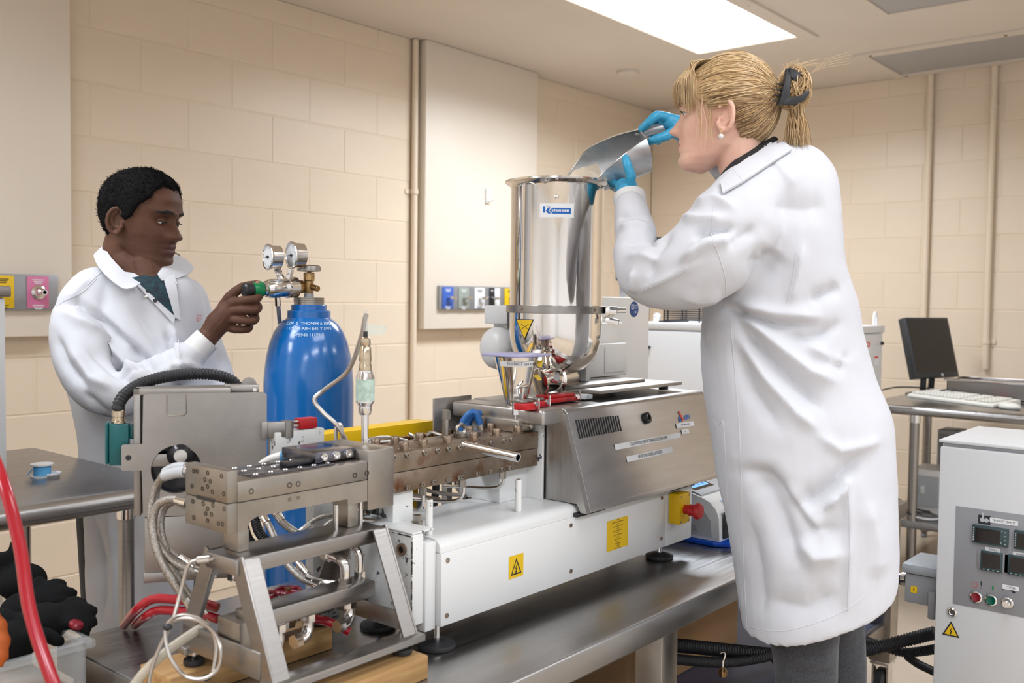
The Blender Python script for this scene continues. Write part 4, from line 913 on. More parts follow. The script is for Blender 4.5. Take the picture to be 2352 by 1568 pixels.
b = newbm(); poly(b, CM, [q[0], q[1], q[2], q[3], q[4], q[5]], .0005); obj('pocket', b, M_['steel'], fpz, 0)
b = newbm(); m0 = cl(295, 1051); lathe(b, CM @ Matrix.Translation((m0.x, m0.y, 0)), [(.005, .0003), (.0048, .0006), (0, .0006)], 14); obj('ear_hole', b, M_['black_gloss'], fpz)
# handle on top
b = newbm(); h0, h1 = cl(528, 886, .02), cl(595, 884, .02); box(b, h0.x, h1.x, cl(560, 901, .02)[1], h0.y+.002, -.026, -.018, .002, M=CM); box(b, cl(515, 880, .05)[0], cl(575, 880, .05)[0], cl(560, 893, .05)[1], cl(560, 881, .05)[1], -.055, -.047, .002, M=CM)
hk = obj('latch_handle', b, M_['plate'], cu)
b = newbm(); m0 = cl(585, 895, .018); lathe(b, CM @ Matrix.Translation((m0.x, m0.y, -.0178)), [(.0035, 0), (.0035, .003)], 14); obj('pin', b, M_['chrome'], hk)
b = newbm(); m0 = cl(572, 884, .06); lathe(b, CM @ Matrix.Translation((m0.x, m0.y, -.07)), [(.014, 0), (.014, .012)], 24); obj('cam', b, M_['plate'], hk)
# hinge, red switch and white column
b = newbm(); box(b, cl(600, 990)[0], cl(614, 990)[0], cl(600, 1006)[1], cl(600, 967)[1], .0005, .014, .001, M=CM); box(b, cl(608, 990)[0], cl(655, 990)[0], cl(600, 1004)[1], cl(600, 968)[1], -.002, .010, .002, M=CM)
m0 = cl(660, 1004); cyl(b, CM @ V((m0.x, m0.y, -.004)), CM @ V((m0.x, cl(660, 966)[1], -.004)), .0115, n=20); obj('hinge', b, M_['plate'], cu, 30)
co = thing('guard_column', 'chipped white column with red switch beside the cutter hinge', 'column', (1.15, 1.455, TT))
cp = PD(690, 1025, 1.80); Mc = plane_frame(cp, (-.1, -1, 0), (1, -.1, 0)); Ic = Mc.inverted()
k1 = lambda px, py: (Ic @ hit(px, py, cp, Mc.col[2].xyz)).xy
b = newbm(); box(b, k1(634, 1000)[0], k1(745, 1000)[0], k1(690, 1064)[1], k1(690, 988)[1], -.03, 0, .0015, M=Mc); obj('bracket', b, M_['white_worn'], co)
b = newbm(); zb = (TT+.0005)-cp.z; box(b, k1(722, 1000)[0], k1(742, 1000)[0], zb, k1(690, 1066)[1], -.03, -.002, .0015, M=Mc); obj('post', b, M_['white_worn'], co)
b = newbm(); box(b, k1(742, 1000)[0], k1(790, 1000)[0], zb, k1(690, 1120)[1], -.04, -.012, .0015, M=Mc); obj('post_plate', b, M_['white_worn'], co)
rs = obj('safety_switch', box(newbm(), k1(690, 1000)[0], k1(730, 1000)[0], k1(690, 986)[1], k1(690, 962)[1], -.022, -.001, .001, M=Mc), M_['red'], co, 30, 'red safety switch')
b = newbm()
for py in (969, 978): m0 = k1(690, py); cyl(b, Mc @ V((m0.x, m0.y, -.008)), Mc @ V((m0.x-.012, m0.y, -.008)), .003, n=8)
obj('plunger', b, M_['chrome'], rs)
# teal junction box and its black conduit
tj = thing('junction_box', 'teal green junction box with brass gland beside the cutter housing', 'junction box', PD(275, 1068, 1.72))
tp = PD(275, 1020, 1.72); Mt = plane_frame(tp, V((-.555, -.832, 0)), cdir); It = Mt.inverted(); k2 = lambda px, py: (It @ hit(px, py, tp, Mt.col[2].xyz)).xy
b = newbm(); box(b, k2(249, 1000)[0], k2(296, 1000)[0], k2(275, 1069)[1], k2(275, 973)[1], -.03, 0, .003, M=Mt); obj('box_body', b, M_['teal'], tj)
b = newbm(); box(b, k2(241, 1000)[0], k2(248.5, 1000)[0], k2(275, 1066)[1], k2(275, 970)[1], -.034, .002, .003, M=Mt); obj('cover', b, M_['teal'], tj)
b = newbm(); box(b, k2(296, 1000)[0], k2(309, 1000)[0], k2(275, 1010)[1], k2(275, 976)[1], -.024, -.006, .002, M=Mt); obj('flange', b, M_['teal'], tj)
b = newbm(); g0 = Mt @ V((k2(271, 973)[0], k2(271, 973)[1], -.012)); lathe(b, frame(g0, (0, 0, 1)), [(.0125, 0), (.0125, .004), (.0105, .005), (.0105, .011), (.0115, .012), (.0115, .022), (.010, .024)], 16); obj('gland', b, M_['brassy'], tj, 30)
b = newbm(); ctrl = [g0+V((0, 0, .022)), PD(272, 930, 1.725), PD(288, 905, 1.74), PD(322, 882, 1.77), PD(370, 867, 1.80), PD(430, 859, 1.84), PD(490, 860, 1.87), PD(530, 872, 1.89), PD(550, 892, 1.90)]
corrugated(b, ctrl, .0112, .0062, .84, 14); tag(obj('corrugated_conduit', b, M_['rubber']), 'black corrugated conduit arching over the top of the cutter housing', 'conduit')

# ------------------------------------------------------------------ blue gas cylinder with regulator
CD = 2.5; cc = PD(709, 900, CD); CX, CY = cc.x, cc.y; ck = CD/FPX
zc = lambda py: PD(709, py, CD).z
gc = thing('gas_cylinder', 'tall glossy blue gas cylinder standing on the floor behind the worktable', 'gas cylinder', (CX, CY, 0))
prof = [(.108, .001), (.115, .012)]+[(102.3*ck, .03)]+[(r_*ck, zc(y_)) for r_, y_ in ((102.3, 905), (101.8, 880), (99.5, 848), (95, 815), (88, 785), (79, 762), (68, 745), (57, 735), (50, 730), (49, 729), (49, 714), (47, 712.5), (40.5, 712), (40.5, 701), (39, 699.5), (34, 699))]
obj('shell', lathe(newbm(), Matrix.Translation((CX, CY, 0)), prof, 64, cap1=True), M_['blue_cyl'], gc, 30)
ring_p = [(34*ck, zc(699))]+[(r_*ck, zc(y_)) for r_, y_ in ((34, 694), (34.6, 693.5), (34.6, 690.5), (33.6, 690), (34.6, 689.5), (34.6, 686.5), (33.6, 686), (34.4, 685), (34.4, 683), (18, 682.5))]
obj('neck_ring', lathe(newbm(), Matrix.Translation((CX, CY, 0)), ring_p, 40), M_['machined'], gc, 30)
obj('valve_seat', lathe(newbm(), Matrix.Translation((CX, CY, 0)), [(11*ck, zc(683)), (11*ck, zc(674))], 20), M_['grip'], gc)
# stamped lettering on the shoulder
fa = math.atan2(-CY, -CX)
def on_shoulder(s, ya, r_px, a0, size):
    b = text_bm(s, size, Matrix.Identity(4), 'CENTER', sx=1.0, bold=.0004)
    for v in b.verts:
        f_ = v.co.y/.013; y_ = ya-10*f_; rr_ = None
        for (ra, y1), (rb, y2) in zip([(57, 735), (68, 745), (79, 762), (88, 785)], [(68, 745), (79, 762), (88, 785), (95, 815)]):
            if y1 <= y_ <= y2+.01: rr_ = ra+(rb-ra)*(y_-y1)/(y2-y1)
        rr_ = (rr_ or r_px)*ck+.0008; a = fa+a0+v.co.x/rr_
        v.co = (CX+rr_*cos(a), CY+rr_*sin(a), zc(y_))
    return b
for s, y_, r_ in (('ZZM  0  THOM94 6 10FD', 741, 63), ('1 C9321 A8H E41 Y 5976', 752, 72), ('3P5940 11171 2', 766, 81)):
    obj('stamp', on_shoulder(s, y_, r_, 0, .0115), mat('pale_blue_stamp', (.45, .62, .82), .4) if s[0] == 'Z' else bpy.data.materials['pale_blue_stamp'], gc, 0)
va = obj('valve_body', None or lathe(newbm(), Matrix.Translation((CX, CY, 0)), [(9*ck, zc(676)), (10.5*ck, zc(672)), (10.5*ck, zc(646)), (12.5*ck, zc(644)), (12.5*ck, zc(628)), (11*ck, zc(626)), (4*ck, zc(625)), (4*ck, zc(622))], 20), M_['brass'], gc, 30)
b = newbm(); cyl(b, (CX, CY, zc(657)), PD(731, 663, CD-.03), 7*ck, n=14, bev=.001); obj('relief_plug', b, M_['brass'], va)
b = newbm(); n_ = 80; M = Matrix.Translation((CX, CY, zc(624)))
prev = None
for (r_, z_) in ((20, 0), (26, 1.5), (26.5, 6), (25.5, 12), (20, 15), (8, 13)):
    cur = [b.verts.new(M @ V(((r_+(.9*cos(8*a) if r_ > 15 else 0))*ck*cos(a), (r_+(.9*cos(8*a) if r_ > 15 else 0))*ck*sin(a), z_*ck))) for a in [2*pi*i/n_ for i in range(n_)]]
    if prev: bridge(b, prev, cur)
    else: capf(b, cur[::-1])
    prev = cur
capf(b, prev); obj('valve_handwheel', b, M_['steel'], va)
rg = thing('gas_regulator', 'chrome two-gauge pressure regulator with green knob on the blue cylinder valve', 'regulator', PD(650, 665, 2.46))
q0, q1 = PD(699, 658, CD), PD(684, 659, CD-.015)
obj('inlet_nut', lathe(newbm(), frame(q0, q1-q0), [(9*ck, 0), (15*ck, .004), (15*ck, (q1-q0).length), (12*ck, (q1-q0).length+.008)], 6), M_['brass'], rg, 30)
a, c = PD(684, 659, CD-.015), PD(603, 664, CD-.09); L = (c-a).length; R_ = 21.5*ck
rb = obj('regulator_body', lathe(newbm(), frame(a, c-a), [(.013, 0), (.020, .003), (R_*1.12, .008), (R_*1.12, L*.32), (R_*.98, L*.33), (R_, L*.36), (R_, L*.80), (R_*.97, L*.83), (R_*.80, L*.92), (R_*.72, L*.93), (R_*.72, L)], 36), M_['chrome'], rg, 30)
a2 = PD(660, 645, CD-.03); obj('side_port', cyl(newbm(), PD(668, 655, CD-.04), PD(664, 657, CD-.075), .006, n=12), M_['chrome'], rb)
ax = (c-a).normalized()
kn = obj('adjusting_knob', lathe(newbm(), frame(c, ax), [(.012, 0), (.019, .003), (.0215, .007), (.0205, .024), (.019, .030)], 28), M_['green'], rg)
obj('knob_sleeve', lathe(newbm(), frame(c+ax*.030, ax), [(.0175, 0), (.0175, .02), (.014, .024)], 24), M_['dark'], kn)
gdir = (-rt*.80-V((fw.x, fw.y, 0)).normalized()*.62).normalized()
for (gx, gy, gd, sx_, sy_, bx_, by_, r_) in ((617, 590, 2.42, 637, 618, 648, 645, .0315), (671, 586, 2.44, 668, 618, 663, 645, .0335)):
    gcen = PD(gx, gy, gd); M = frame(gcen, gdir, (0, 0, 1))
    g = obj('gauge_case', lathe(newbm(), M, [(r_*.80, -.030), (r_*.92, -.028), (r_*.94, -.003), (r_*1.04, -.001), (r_*1.06, .003), (r_*.98, .005), (r_*.90, .004), (r_*.88, .0015)], 40), M_['chrome'], rg, 30)
    obj('dial', lathe(newbm(), M, [(r_*.88, .0016), (0, .0018)], 36, cap0=False), M_['paper'], g)
    b = newbm()
    for i in range(22):
        a_ = rad(-225+i*270/21); x_, y_ = cos(a_), sin(a_); w_ = .00035 if i % 4 else .0007; l0 = .70 if i % 4 else .62
        t_ = V((-y_, x_, 0)); p_, q_ = V((x_, y_, 0))*r_*l0, V((x_, y_, 0))*r_*.80
        add(b, [M @ (p_+t_*w_+V((0, 0, .0024))), M @ (p_-t_*w_+V((0, 0, .0024))), M @ (q_-t_*w_+V((0, 0, .0024))), M @ (q_+t_*w_+V((0, 0, .0024)))], [(0, 1, 2, 3)])
    obj('scale', b, M_['grey_plastic'], g, 0)
    b = newbm(); poly(b, M, [(-.0012, -.009), (.0012, -.009), (.0006, r_*.55), (-.0006, r_*.55)], .003); lathe(b, M, [(.004, .0028), (.0035, .0045), (0, .0045)], 14); obj('needle', b, M_['ink'], g, 0)
    b = newbm(); p0 = PD(sx_, sy_, gd+.015); p1 = PD(bx_, by_, CD-.04); cyl(b, p0, p0+(p1-p0)*.3, .009, n=6); cyl(b, p0+(p1-p0)*.25, p1, .0065, n=14); cyl(b, p0+(p1-p0)*.5, p0+(p1-p0)*.8, .009, n=6)
    obj('gauge_stem', b, M_['chrome'], g, 30)
t = thing('gas_line', 'thin grey gas hose dropping from the regulator behind the blue cylinder', 'hose', PD(642, 760, 2.52))
obj('hose', hose(newbm(), [PD(637, 680, 2.45), PD(639, 700, 2.46), PD(642, 735, 2.50), PD(648, 800, 2.64), PD(655, 900, 2.68)], .0055, 10), M_['grey_plastic'], t)
obj('end_fitting', cyl(newbm(), PD(637, 680, 2.45), PD(638, 702, 2.455), .0075, n=8), M_['chrome'], t, 30)
# ------------------------------------------------------------------ loss-in-weight feeder above the hood
HX, HY = 1.812, 1.38; hdep = (V((HX, HY, H))-CAM).dot(fw); hk_ = hdep/FPX
zh = lambda py: PD(1277, py, hdep).z
fd = thing('powder_feeder', 'powder feeder with tall polished steel hopper above the extruder hood', 'feeder', (HX, HY, 1.025))
MH = Matrix.Translation((HX, HY, 0)); R1 = 106.5*hk_
hop = obj('hopper', lathe(newbm(), MH, [(R1, zh(709)), (R1, zh(437)), (R1*1.03, zh(431)), (R1*1.11, zh(426)), (R1*1.135, zh(424)), (R1*1.135, zh(420)), (R1*1.10, zh(419)), (R1*1.0, zh(424)), (R1*.985, zh(432)), (R1*.985, zh(700))], 72, cap0=False, cap1=False), M_['polished'], fd, 30)
bw = obj('hopper_bowl', lathe(newbm(), MH, [(R1, zh(709)), (R1, zh(762)), (R1*.985, zh(782)), (R1*.93, zh(806)), (R1*.82, zh(828)), (R1*.62, zh(847)), (R1*.38, zh(858)), (0, zh(862))], 72, cap0=False), M_['polished'], fd)
cr = obj('clamp_ring', lathe(newbm(), MH, [(R1*1.01, zh(719)), (R1*1.075, zh(718)), (R1*1.075, zh(702)), (R1*1.01, zh(701))], 72, False, False), M_['steel'], fd, 30)
th = math.atan2(-HY, -HX)
def around(a, r_, z): return V((HX+r_*cos(th+a), HY+r_*sin(th+a), z))
for a in (-.72, .86): q = around(a, R1*1.075, zh(710)); obj('rivet', lathe(newbm(), frame(q, (q-V((HX, HY, q.z)))), [(.003, 0), (.003, .001), (0, .0015)], 10), M_['bolt'], cr)
q = around(1.25, R1*1.09, zh(711)); dq = (rt*1.0+V((0, 0, .0))).normalized()
b = newbm(); box(b, -.009, .009, -.010, .010, 0, .028, .002, M=frame(q, dq)); cyl(b, q+dq*.026, q+dq*.048, .006, n=12); obj('toggle_clamp', b, M_['chrome'], cr)
b = newbm(); q2 = q+V((0, 0, -.020)); box(b, -.007, .007, -.005, .005, 0, .034, .002, M=frame(q2, dq+V((0, 0, -.25)))); cyl(b, q2, q2+dq*.02+V((0, 0, .012)), .004, n=8); obj('toggle_lever', b, M_['chrome'], cr)
def curved_patch(a0, a1, z0, z1, r_, n=16):
    b = newbm(); rows = [[b.verts.new(around(a0+(a1-a0)*i/n, r_, z)) for i in range(n+1)] for z in (z0, z1)]
    for i in range(n): b.faces.new((rows[0][i], rows[0][i+1], rows[1][i+1], rows[1][i]))
    return b
pa = lambda px: math.asin(max(-1, min(1, (px-1277)/106.5)))      # pixel column on the hopper -> angle
a0, a1 = pa(1239), pa(1313); z0, z1 = zh(508.5), zh(478)
lb = obj('maker_label', curved_patch(a0, a1, z0, z1, R1+.0006), M_['paper'], hop)
def wrap(b, r_):
    for v in b.verts: v.co = around(v.co.x/R1, r_, v.co.y)
    return b
lx = lambda px: R1*pa(px); ly = zh
I4 = Matrix.Identity(4)
pxl = lambda u, v_: (lx(1230+u/23.52), ly(460+v_/23.52))
b = newbm(); poly(b, I4, [pxl(380, 570), pxl(480, 570), pxl(480, 900), pxl(380, 900)][::-1]); poly(b, I4, [pxl(520, 800), pxl(640, 640), pxl(770, 650), pxl(650, 800), pxl(780, 950), pxl(650, 960)]); 
for i in range(6):
    x0_, x1_ = 860+i*155, 860+(i+1)*155
    poly(b, I4, [pxl(x0_, 660), pxl(x1_, 665), pxl(x1_, 965), pxl(x0_, 960)])
poly(b, I4, [pxl(700, 800), pxl(860, 660), pxl(860, 960)])
bmesh.ops.subdivide_edges(b, edges=list(b.edges), cuts=1)
obj('logo', wrap(b, R1+.0010), M_['inkblue'], lb, 0)
b = text_bm('K-TRON SODER', .0068, Matrix.Translation((*pxl(1270, 805), 0)) @ Matrix.Shear('XZ', 4, (0, 0)), sx=.80, bold=.00035)
obj('lettering', wrap(b, R1+.0014), M_['whiteink'], lb, 0)
b = text_bm('YOUR #1', .0026, Matrix.Translation((*pxl(640, 580), 0)), sx=.8); obj('lettering', wrap(b, R1+.0010), M_['ink'], lb, 0)
q = around(pa(1275), R1, zh(464)); obj('rivet', lathe(newbm(), frame(q, q-V((HX, HY, q.z))), [(.005, 0), (.005, .0012), (.003, .0028), (0, .0032)], 14), M_['chrome'], hop)
# yellow crushing-hazard triangle on the bowl
b = newbm(); poly(b, I4, [(lx(1188), zh(732)), (lx(1229), zh(732)), (lx(1209), zh(778))][::-1]); bmesh.ops.subdivide_edges(b, edges=list(b.edges), cuts=2, use_grid_fill=True)
tri = obj('hazard_triangle', wrap(b, R1+.0008), M_['ink'], bw, 0)
b = newbm(); poly(b, I4, [(lx(1190.5), zh(733.5)), (lx(1226.5), zh(733.5)), (lx(1209), zh(774.5))][::-1]); bmesh.ops.subdivide_edges(b, edges=list(b.edges), cuts=2, use_grid_fill=True); obj('triangle_face', wrap(b, R1+.0013), M_['label_y'], tri, 0)
b = newbm()
for s in (1, -1):
    p_, q_ = V((lx(1201), zh(743 if s > 0 else 755), 0)), V((lx(1218), zh(755 if s > 0 else 743), 0)); t_ = (q_-p_).normalized().cross(V((0, 0, 1)))*.0006
    add(b, [p_+t_, p_-t_, q_-t_, q_+t_], [(0, 1, 2, 3)])
obj('pictogram', wrap(b, R1+.0018), M_['ink'], tri, 0)
# discharge tube under the bowl
p0, p1 = V((1.86, 1.378, 1.066)), V((1.655, 1.32, 1.064)); 
dt = obj('discharge_tube', lathe(newbm(), frame(p0, p1-p0), [(.030, 0), (.030, .08), (.034, .082), (.034, .095), (.028, .097), (.026, (p1-p0).length-.012), (.034, (p1-p0).length-.010), (.034, (p1-p0).length), (.024, (p1-p0).length)], 32), M_['polished'], fd, 30)
obj('neck', lathe(newbm(), MH, [(.036, 1.078), (.030, 1.060)], 28), M_['polished'], fd)
b = newbm(); q = V((1.70, 1.30, 1.075)); lathe(b, frame(q, (-.3, -.95, .1)), [(.012, 0), (.012, .01), (.008, .014), (.004, .014)], 16); obj('clamp_nut', b, M_['chrome'], dt)
b = newbm(); q = PD(1232, 866, 2.08); M = plane_frame(q, (-.5, -.8, .35), (.8, -.5, 0)); poly(b, M, [(-.010, .006), (.006, .006), (.012, -.006), (.004, -.008)]); obj('hazard_triangle', b, M_['label_y'], dt, 0)
b = newbm(); M = plane_frame(PD(1240, 836, 2.07), (-.5, -.8, .3), (.8, -.5, 0)); poly(b, M, [(-.009, .008), (.008, .008), (.004, -.008), (-.004, -.006)]); obj('hazard_triangle', b, M_['label_y'], dt, 0)
# support plates
pl = obj('base_plate', box(newbm(), 1.80, 2.16, 1.24, 1.46, 1.036, 1.044, .001), M_['plate'], fd)
b = newbm(); box(b, 1.80, 2.08, 1.30, 1.46, 1.0445, 1.052, .001); obj('upper_plate', b, M_['plate'], fd)
for x, y in ((1.83, 1.43), (2.12, 1.43), (2.12, 1.27)): obj('spacer', cyl(newbm(), (x, y, 1.0245), (x, y, 1.036), .012, n=14), M_['rubber'], fd)
# drive housing with navy sticker
x0, x1 = PY(1376, 780, 1.50).x, PY(1477, 780, 1.50).x; zt, zb_ = PY(1430, 682, 1.50).z, 1.0525
dh = obj('drive_housing', box(newbm(), x0, x1+.035, 1.50, 1.545, PY(1430, 886, 1.5).z, zt, .008, seg=3), M_['offwhite'], fd)
q = PY(1456, 710, 1.50); M = plane_frame((q.x, 1.4993, q.z), (0, -1, 0), (1, 0, 0)); r_ = .0222
st = obj('round_sticker', lathe(newbm(), M, [(r_, 0), (r_, .0004), (0, .0004)], 36), M_['navy'], dh, 0, 'navy round unplug-before-service sticker')
b = newbm()
for (a_, c_, d_, e_) in ((-.016, -.002, .0, .0016), (-.016, -.002, .0124, .014), (-.016, -.0144, .0, .014), (-.0036, -.002, .0, .014)): add(b, [M @ V((x_, y_, .0008)) for x_, y_ in ((a_, d_), (c_, d_), (c_, e_), (a_, e_))], [(0, 1, 2, 3)])
for i in range(20):
    t0_, t1_ = 2*pi*i/20, 2*pi*(i+1)/20; add(b, [M @ V((-.009+r2_*cos(t_), .007+r2_*sin(t_), .0008)) for r2_, t_ in ((.0042, t0_), (.0042, t1_), (.0030, t1_), (.0030, t0_))], [(0, 1, 2, 3)])
for (x_, y_, w_, h_) in ((.004, .007, .002, .011), (.0085, .0115, .007, .0014), (.0085, .0025, .007, .0014), (.0155, .007, .007, .0016), (.0018, .010, .004, .0014), (.0018, .004, .004, .0014), (.003, -.008, .014, .0014)): rect(b, M, w_, h_, .0008, x_, y_)
add(b, [M @ V((x_, y_, .0008)) for x_, y_ in ((.006, -.0035), (.012, -.008), (.0105, -.008), (.006, -.005))], [(0, 1, 2, 3)]); add(b, [M @ V((x_, y_, .0008)) for x_, y_ in ((.006, -.0125), (.012, -.008), (.0105, -.008), (.006, -.011))], [(0, 1, 2, 3)])
for i in range(8):
    t0_, t1_ = -pi/2+pi*i/8, -pi/2+pi*(i+1)/8; add(b, [M @ V((.0085+r2_*cos(t_), .007+r2_*sin(t_), .0008)) for r2_, t_ in ((.0052, t0_), (.0052, t1_), (.0040, t1_), (.0040, t0_))], [(0, 1, 2, 3)])
obj('pictogram', b, M_['whiteink'], st, 0)
for px in (1450, 1480): q = PY(px, 884, 1.50); obj('foot_screw', cyl(newbm(), (q.x, 1.50, q.z-.006), (q.x, 1.50, q.z+.003), .008, n=12), M_['plate'], dh)
# white gear motor boxes in front of the housing
a0, a1 = PY(1382, 800, 1.43).x, PY(1432, 800, 1.43).x
obj('gear_box', box(newbm(), 1.905, PY(1432, 760, 1.44).x, 1.44, 1.499, PY(1400, 800, 1.44).z, PY(1400, 741, 1.44).z, .004), M_['offwhite'], fd)
g2 = obj('motor_box', box(newbm(), 1.90, PY(1441, 830, 1.40).x, 1.40, 1.475, 1.0525, PY(1400, 789, 1.40).z, .004), M_['offwhite'], fd)
obj('box_panel', box(newbm(), PY(1388, 830, 1.40).x, PY(1432, 830, 1.40).x, 1.3975, 1.4002, 1.062, PY(1400, 797, 1.40).z, .0012), M_['offwhite'], g2)
obj('steel_bracket', box(newbm(), 1.852, 1.895, 1.36, 1.40, 1.0525, 1.112, .002), M_['polished'], fd); obj('bracket_cover', box(newbm(), 1.888, 1.905, 1.345, 1.40, 1.0525, 1.125, .002), M_['offwhite'], fd)
# white motor behind the hopper
q = PD(1165, 798, 2.42); mx = V((1, 0, 0))
mo = obj('motor', lathe(newbm(), frame(q+V((-.065, .0, 0)), mx), [(0, 0), (.030, .003), (.050, .018), (.056, .04), (.056, .20), (.05, .21)], 40), M_['white'], fd, 50)
b = newbm(); M = plane_frame(q+V((.03, -.0566, -.002)), (0, -1, 0), (1, 0, 0))
b = newbm()
rows = []
for i in range(7):
    a_ = rad(150+i*10); rows.append([b.verts.new(q+V((dx, .0565*cos(a_)*-1 if False else -.0566*sin(rad(60+i*10)), .0566*cos(rad(60+i*10))))) for dx in (-.005, .085)])
for i in range(6): b.faces.new((rows[i][0], rows[i][1], rows[i+1][1], rows[i+1][0]))
nl = obj('rating_plate', b, M_['paper'], mo)
b = newbm()
for i in range(9):
    aa = rad(68+i*5.5)
    p_ = [q+V((dx, -.0571*sin(aa+da), .0571*cos(aa+da))) for dx, da in ((0, 0), (.07, 0), (.07, .022), (0, .022))]
    add(b, p_, [(0, 1, 2, 3)])
obj('lettering', b, mat('faded_red_print', (.75, .42, .42), .5), nl, 0)
b = newbm(); box(b, q.x-.05, q.x+.06, q.y-.04, q.y+.035, q.z+.060, q.z+.105, .004); tbx = obj('terminal_box', b, M_['white'], mo)
b = newbm(); box(b, q.x-.03, q.x+.05, q.y-.025, q.y+.02, q.z+.05, q.z+.0605); obj('terminal_neck', b, M_['offwhite'], mo, 0)
b = newbm(); lathe(b, frame((q.x+.005, q.y-.0405, q.z+.082), (0, -1, 0)), [(.016, 0), (.016, .002), (.0145, .0022)], 24); obj('knockout', b, M_['white'], tbx)
obj('motor_bracket', box(newbm(), q.x+.145, q.x+.16, q.y-.04, q.y+.04, 1.0525, q.z, .001), M_['offwhite'], fd)
# red clamp blocks and marked chip on the hood
rc = [((1212, 925), (1238, 905), 1.225), ((1243, 922), (1262, 903), 1.235), ((1268, 921), (1330, 902), 1.25)]
for i, (lo2, hi2, yy) in enumerate((((1208, 930), (1238, 908), 1.225), ((1240, 921), (1263, 903), 1.245), ((1266, 921), (1333, 902), 1.262))):
    a_, c_ = PY(*lo2, yy), PY(*hi2, yy)
    z0_ = 1.0228 if i < 2 else 1.0250
    t = thing('red_clamp', ['small red clamp block directly beside the feed funnel', 'middle red clamp block on the lid', 'long red clamp block with faded lettering on the hood'][i], 'clamp', (a_.x, yy, z0_), 'red clamp blocks on the hood')
    hh = c_.z-a_.z; x0_, x1_ = a_.x, PY(hi2[0], lo2[1], yy).x
    obj('block', box(newbm(), x0_, x1_, yy, yy+.032, z0_, z0_+hh*.8, .0015), M_['red'], t)
    obj('jaw', box(newbm(), x0_+.004, x1_-.004, yy+.012, yy+.045, z0_+hh*.8+.0005, z0_+hh*.8+.006, .001), M_['steel'] if i < 2 else M_['red'], t)
    obj('screw', cyl(newbm(), (x1_-.012, yy-.004, z0_+hh*.7), (x1_-.012, yy+.001, z0_+hh*.7), .005, n=10), M_['chrome'], t)
    if i == 2:
        b = text_bm('79-29', .009, plane_frame(((x0_+x1_)/2+.01, yy-.0006, z0_+hh*.4), (0, -1, 0), (1, 0, 0))); obj('lettering', b, M_['darkred'], t, 0)
    obj('pin', cyl(newbm(), (x1_+.004, yy+.004, z0_), (x1_+.004, yy+.004, z0_+.022), .0025, n=8), M_['chrome'], t)
a_ = PY(1352, 914, 1.262)
t = thing('marked_chip', 'small white chip marked with a cross on the hood', 'chip', (a_.x, 1.262, 1.0245))
obj('chip', box(newbm(), a_.x-.016, a_.x+.016, 1.262, 1.29, 1.0248, 1.0345, .001), M_['paper'], t)
b = text_bm('X', .009, plane_frame((a_.x-.004, 1.2614, 1.0297), (0, -1, 0), (1, 0, 0))); obj('lettering', b, M_['ink'], t, 0)
# ------------------------------------------------------------------ peristaltic pump on the worktable
pp = thing('metering_pump', 'grey and white metering pump with lit blue display on a blue base', 'pump', (2.28, 1.22, TT))
Mxp = Matrix(((0, 0, 1, 0), (-1, 0, 0, 0), (0, 1, 0, 0), (0, 0, 0, 1)))    # x -> -Y, y -> Z, z -> X
PXA, PXB = 2.205, 2.345
prof = [(-1.36, TT+.012), (-1.36, .762), (-1.345, .775), (-1.32, .776), (-1.20, .745), (-1.178, .737), (-1.160, .720), (-1.152, .700), (-1.149, TT+.012)]
obj('pump_body', prism(newbm(), prof, Mxp, PXA, PXB, .002), M_['white'], pp, 40)
ins = [(-1.35, TT+.02), (-1.35, .745), (-1.215, .720), (-1.19, .708), (-1.174, .690), (-1.170, TT+.02)]
obj('side_inset', prism(newbm(), ins, Mxp, PXA-.0015, PXA+.001), M_['lightgrey'], pp, 30)
obj('side_relief', prism(newbm(), [(-1.34, TT+.03), (-1.34, .700), (-1.235, .685), (-1.215, .672), (-1.210, TT+.03)], Mxp, PXA-.003, PXA), M_['grey_plastic2'] if 'grey_plastic2' in M_ else mat('mid_grey_plastic', (.40, .40, .41), .5), pp, 30)
d0, d1 = V((0, -1.20, .745)), V((0, -1.32, .776))
sl = V((0, -1.20+1.32, .745-.776)).normalized(); sn = V((0, -sl.z*-1, 0))
Ms = plane_frame(((PXA+PXB)/2, 1.262, .7615), (0, -.25, .97), (0, -1, -.258))
tpn = obj('display_frame', box(newbm(), -.062, .055, -.062, .062, .0005, .004, .002, M=Ms), M_['lightgrey'], pp)
obj('display_bezel', box(newbm(), -.054, .030, -.050, .050, .0042, .0050, M=Ms), M_['glass_dark'], tpn, 0)
for a0, a1, c0, c1 in ((-.050, -.018, -.044, .040), (-.013, .020, -.044, .040)):
    s = obj('display_tile', box(newbm(), a0, a1, c0, c1, .0051, .0055, M=Ms), M_['lcd'], tpn, 0)
    for j in range(3): obj('readout', rect(newbm(), Ms, (a1-a0)*.6, .008, .0060, (a0+a1)/2, c0+.018+.024*j), M_['inkblue'], s, 0)
b = text_bm('Reglo', .011, plane_frame(((PXA+PXB)/2-.01, 1.172, .7330), (0, -.6, .8), (1, 0, 0)), 'CENTER', bold=.0002); obj('lettering', b, M_['tape'], pp, 0)
obj('pump_base', prism(newbm(), [(-1.38, PXA-.012), (-1.16, PXA-.012), (-1.125, PXA+.01), (-1.118, PXB-.02), (-1.13, PXB+.01), (-1.38, PXB+.012)], Matrix(((0, 1, 0, 0), (-1, 0, 0, 0), (0, 0, 1, 0), (0, 0, 0, 1))), TT+.001, TT+.0115, .002), M_['bluebin'], pp)
b = newbm(); box(b, PXA+.05, PXB-.03, 1.105, 1.148, .66, .70, .004); hd2 = obj('pump_head', b, M_['offwhite'], pp)
obj('head_recess', box(newbm(), PXA+.015, PXB-.012, 1.143, 1.1488, .645, .715, .003), M_['dark'], pp)
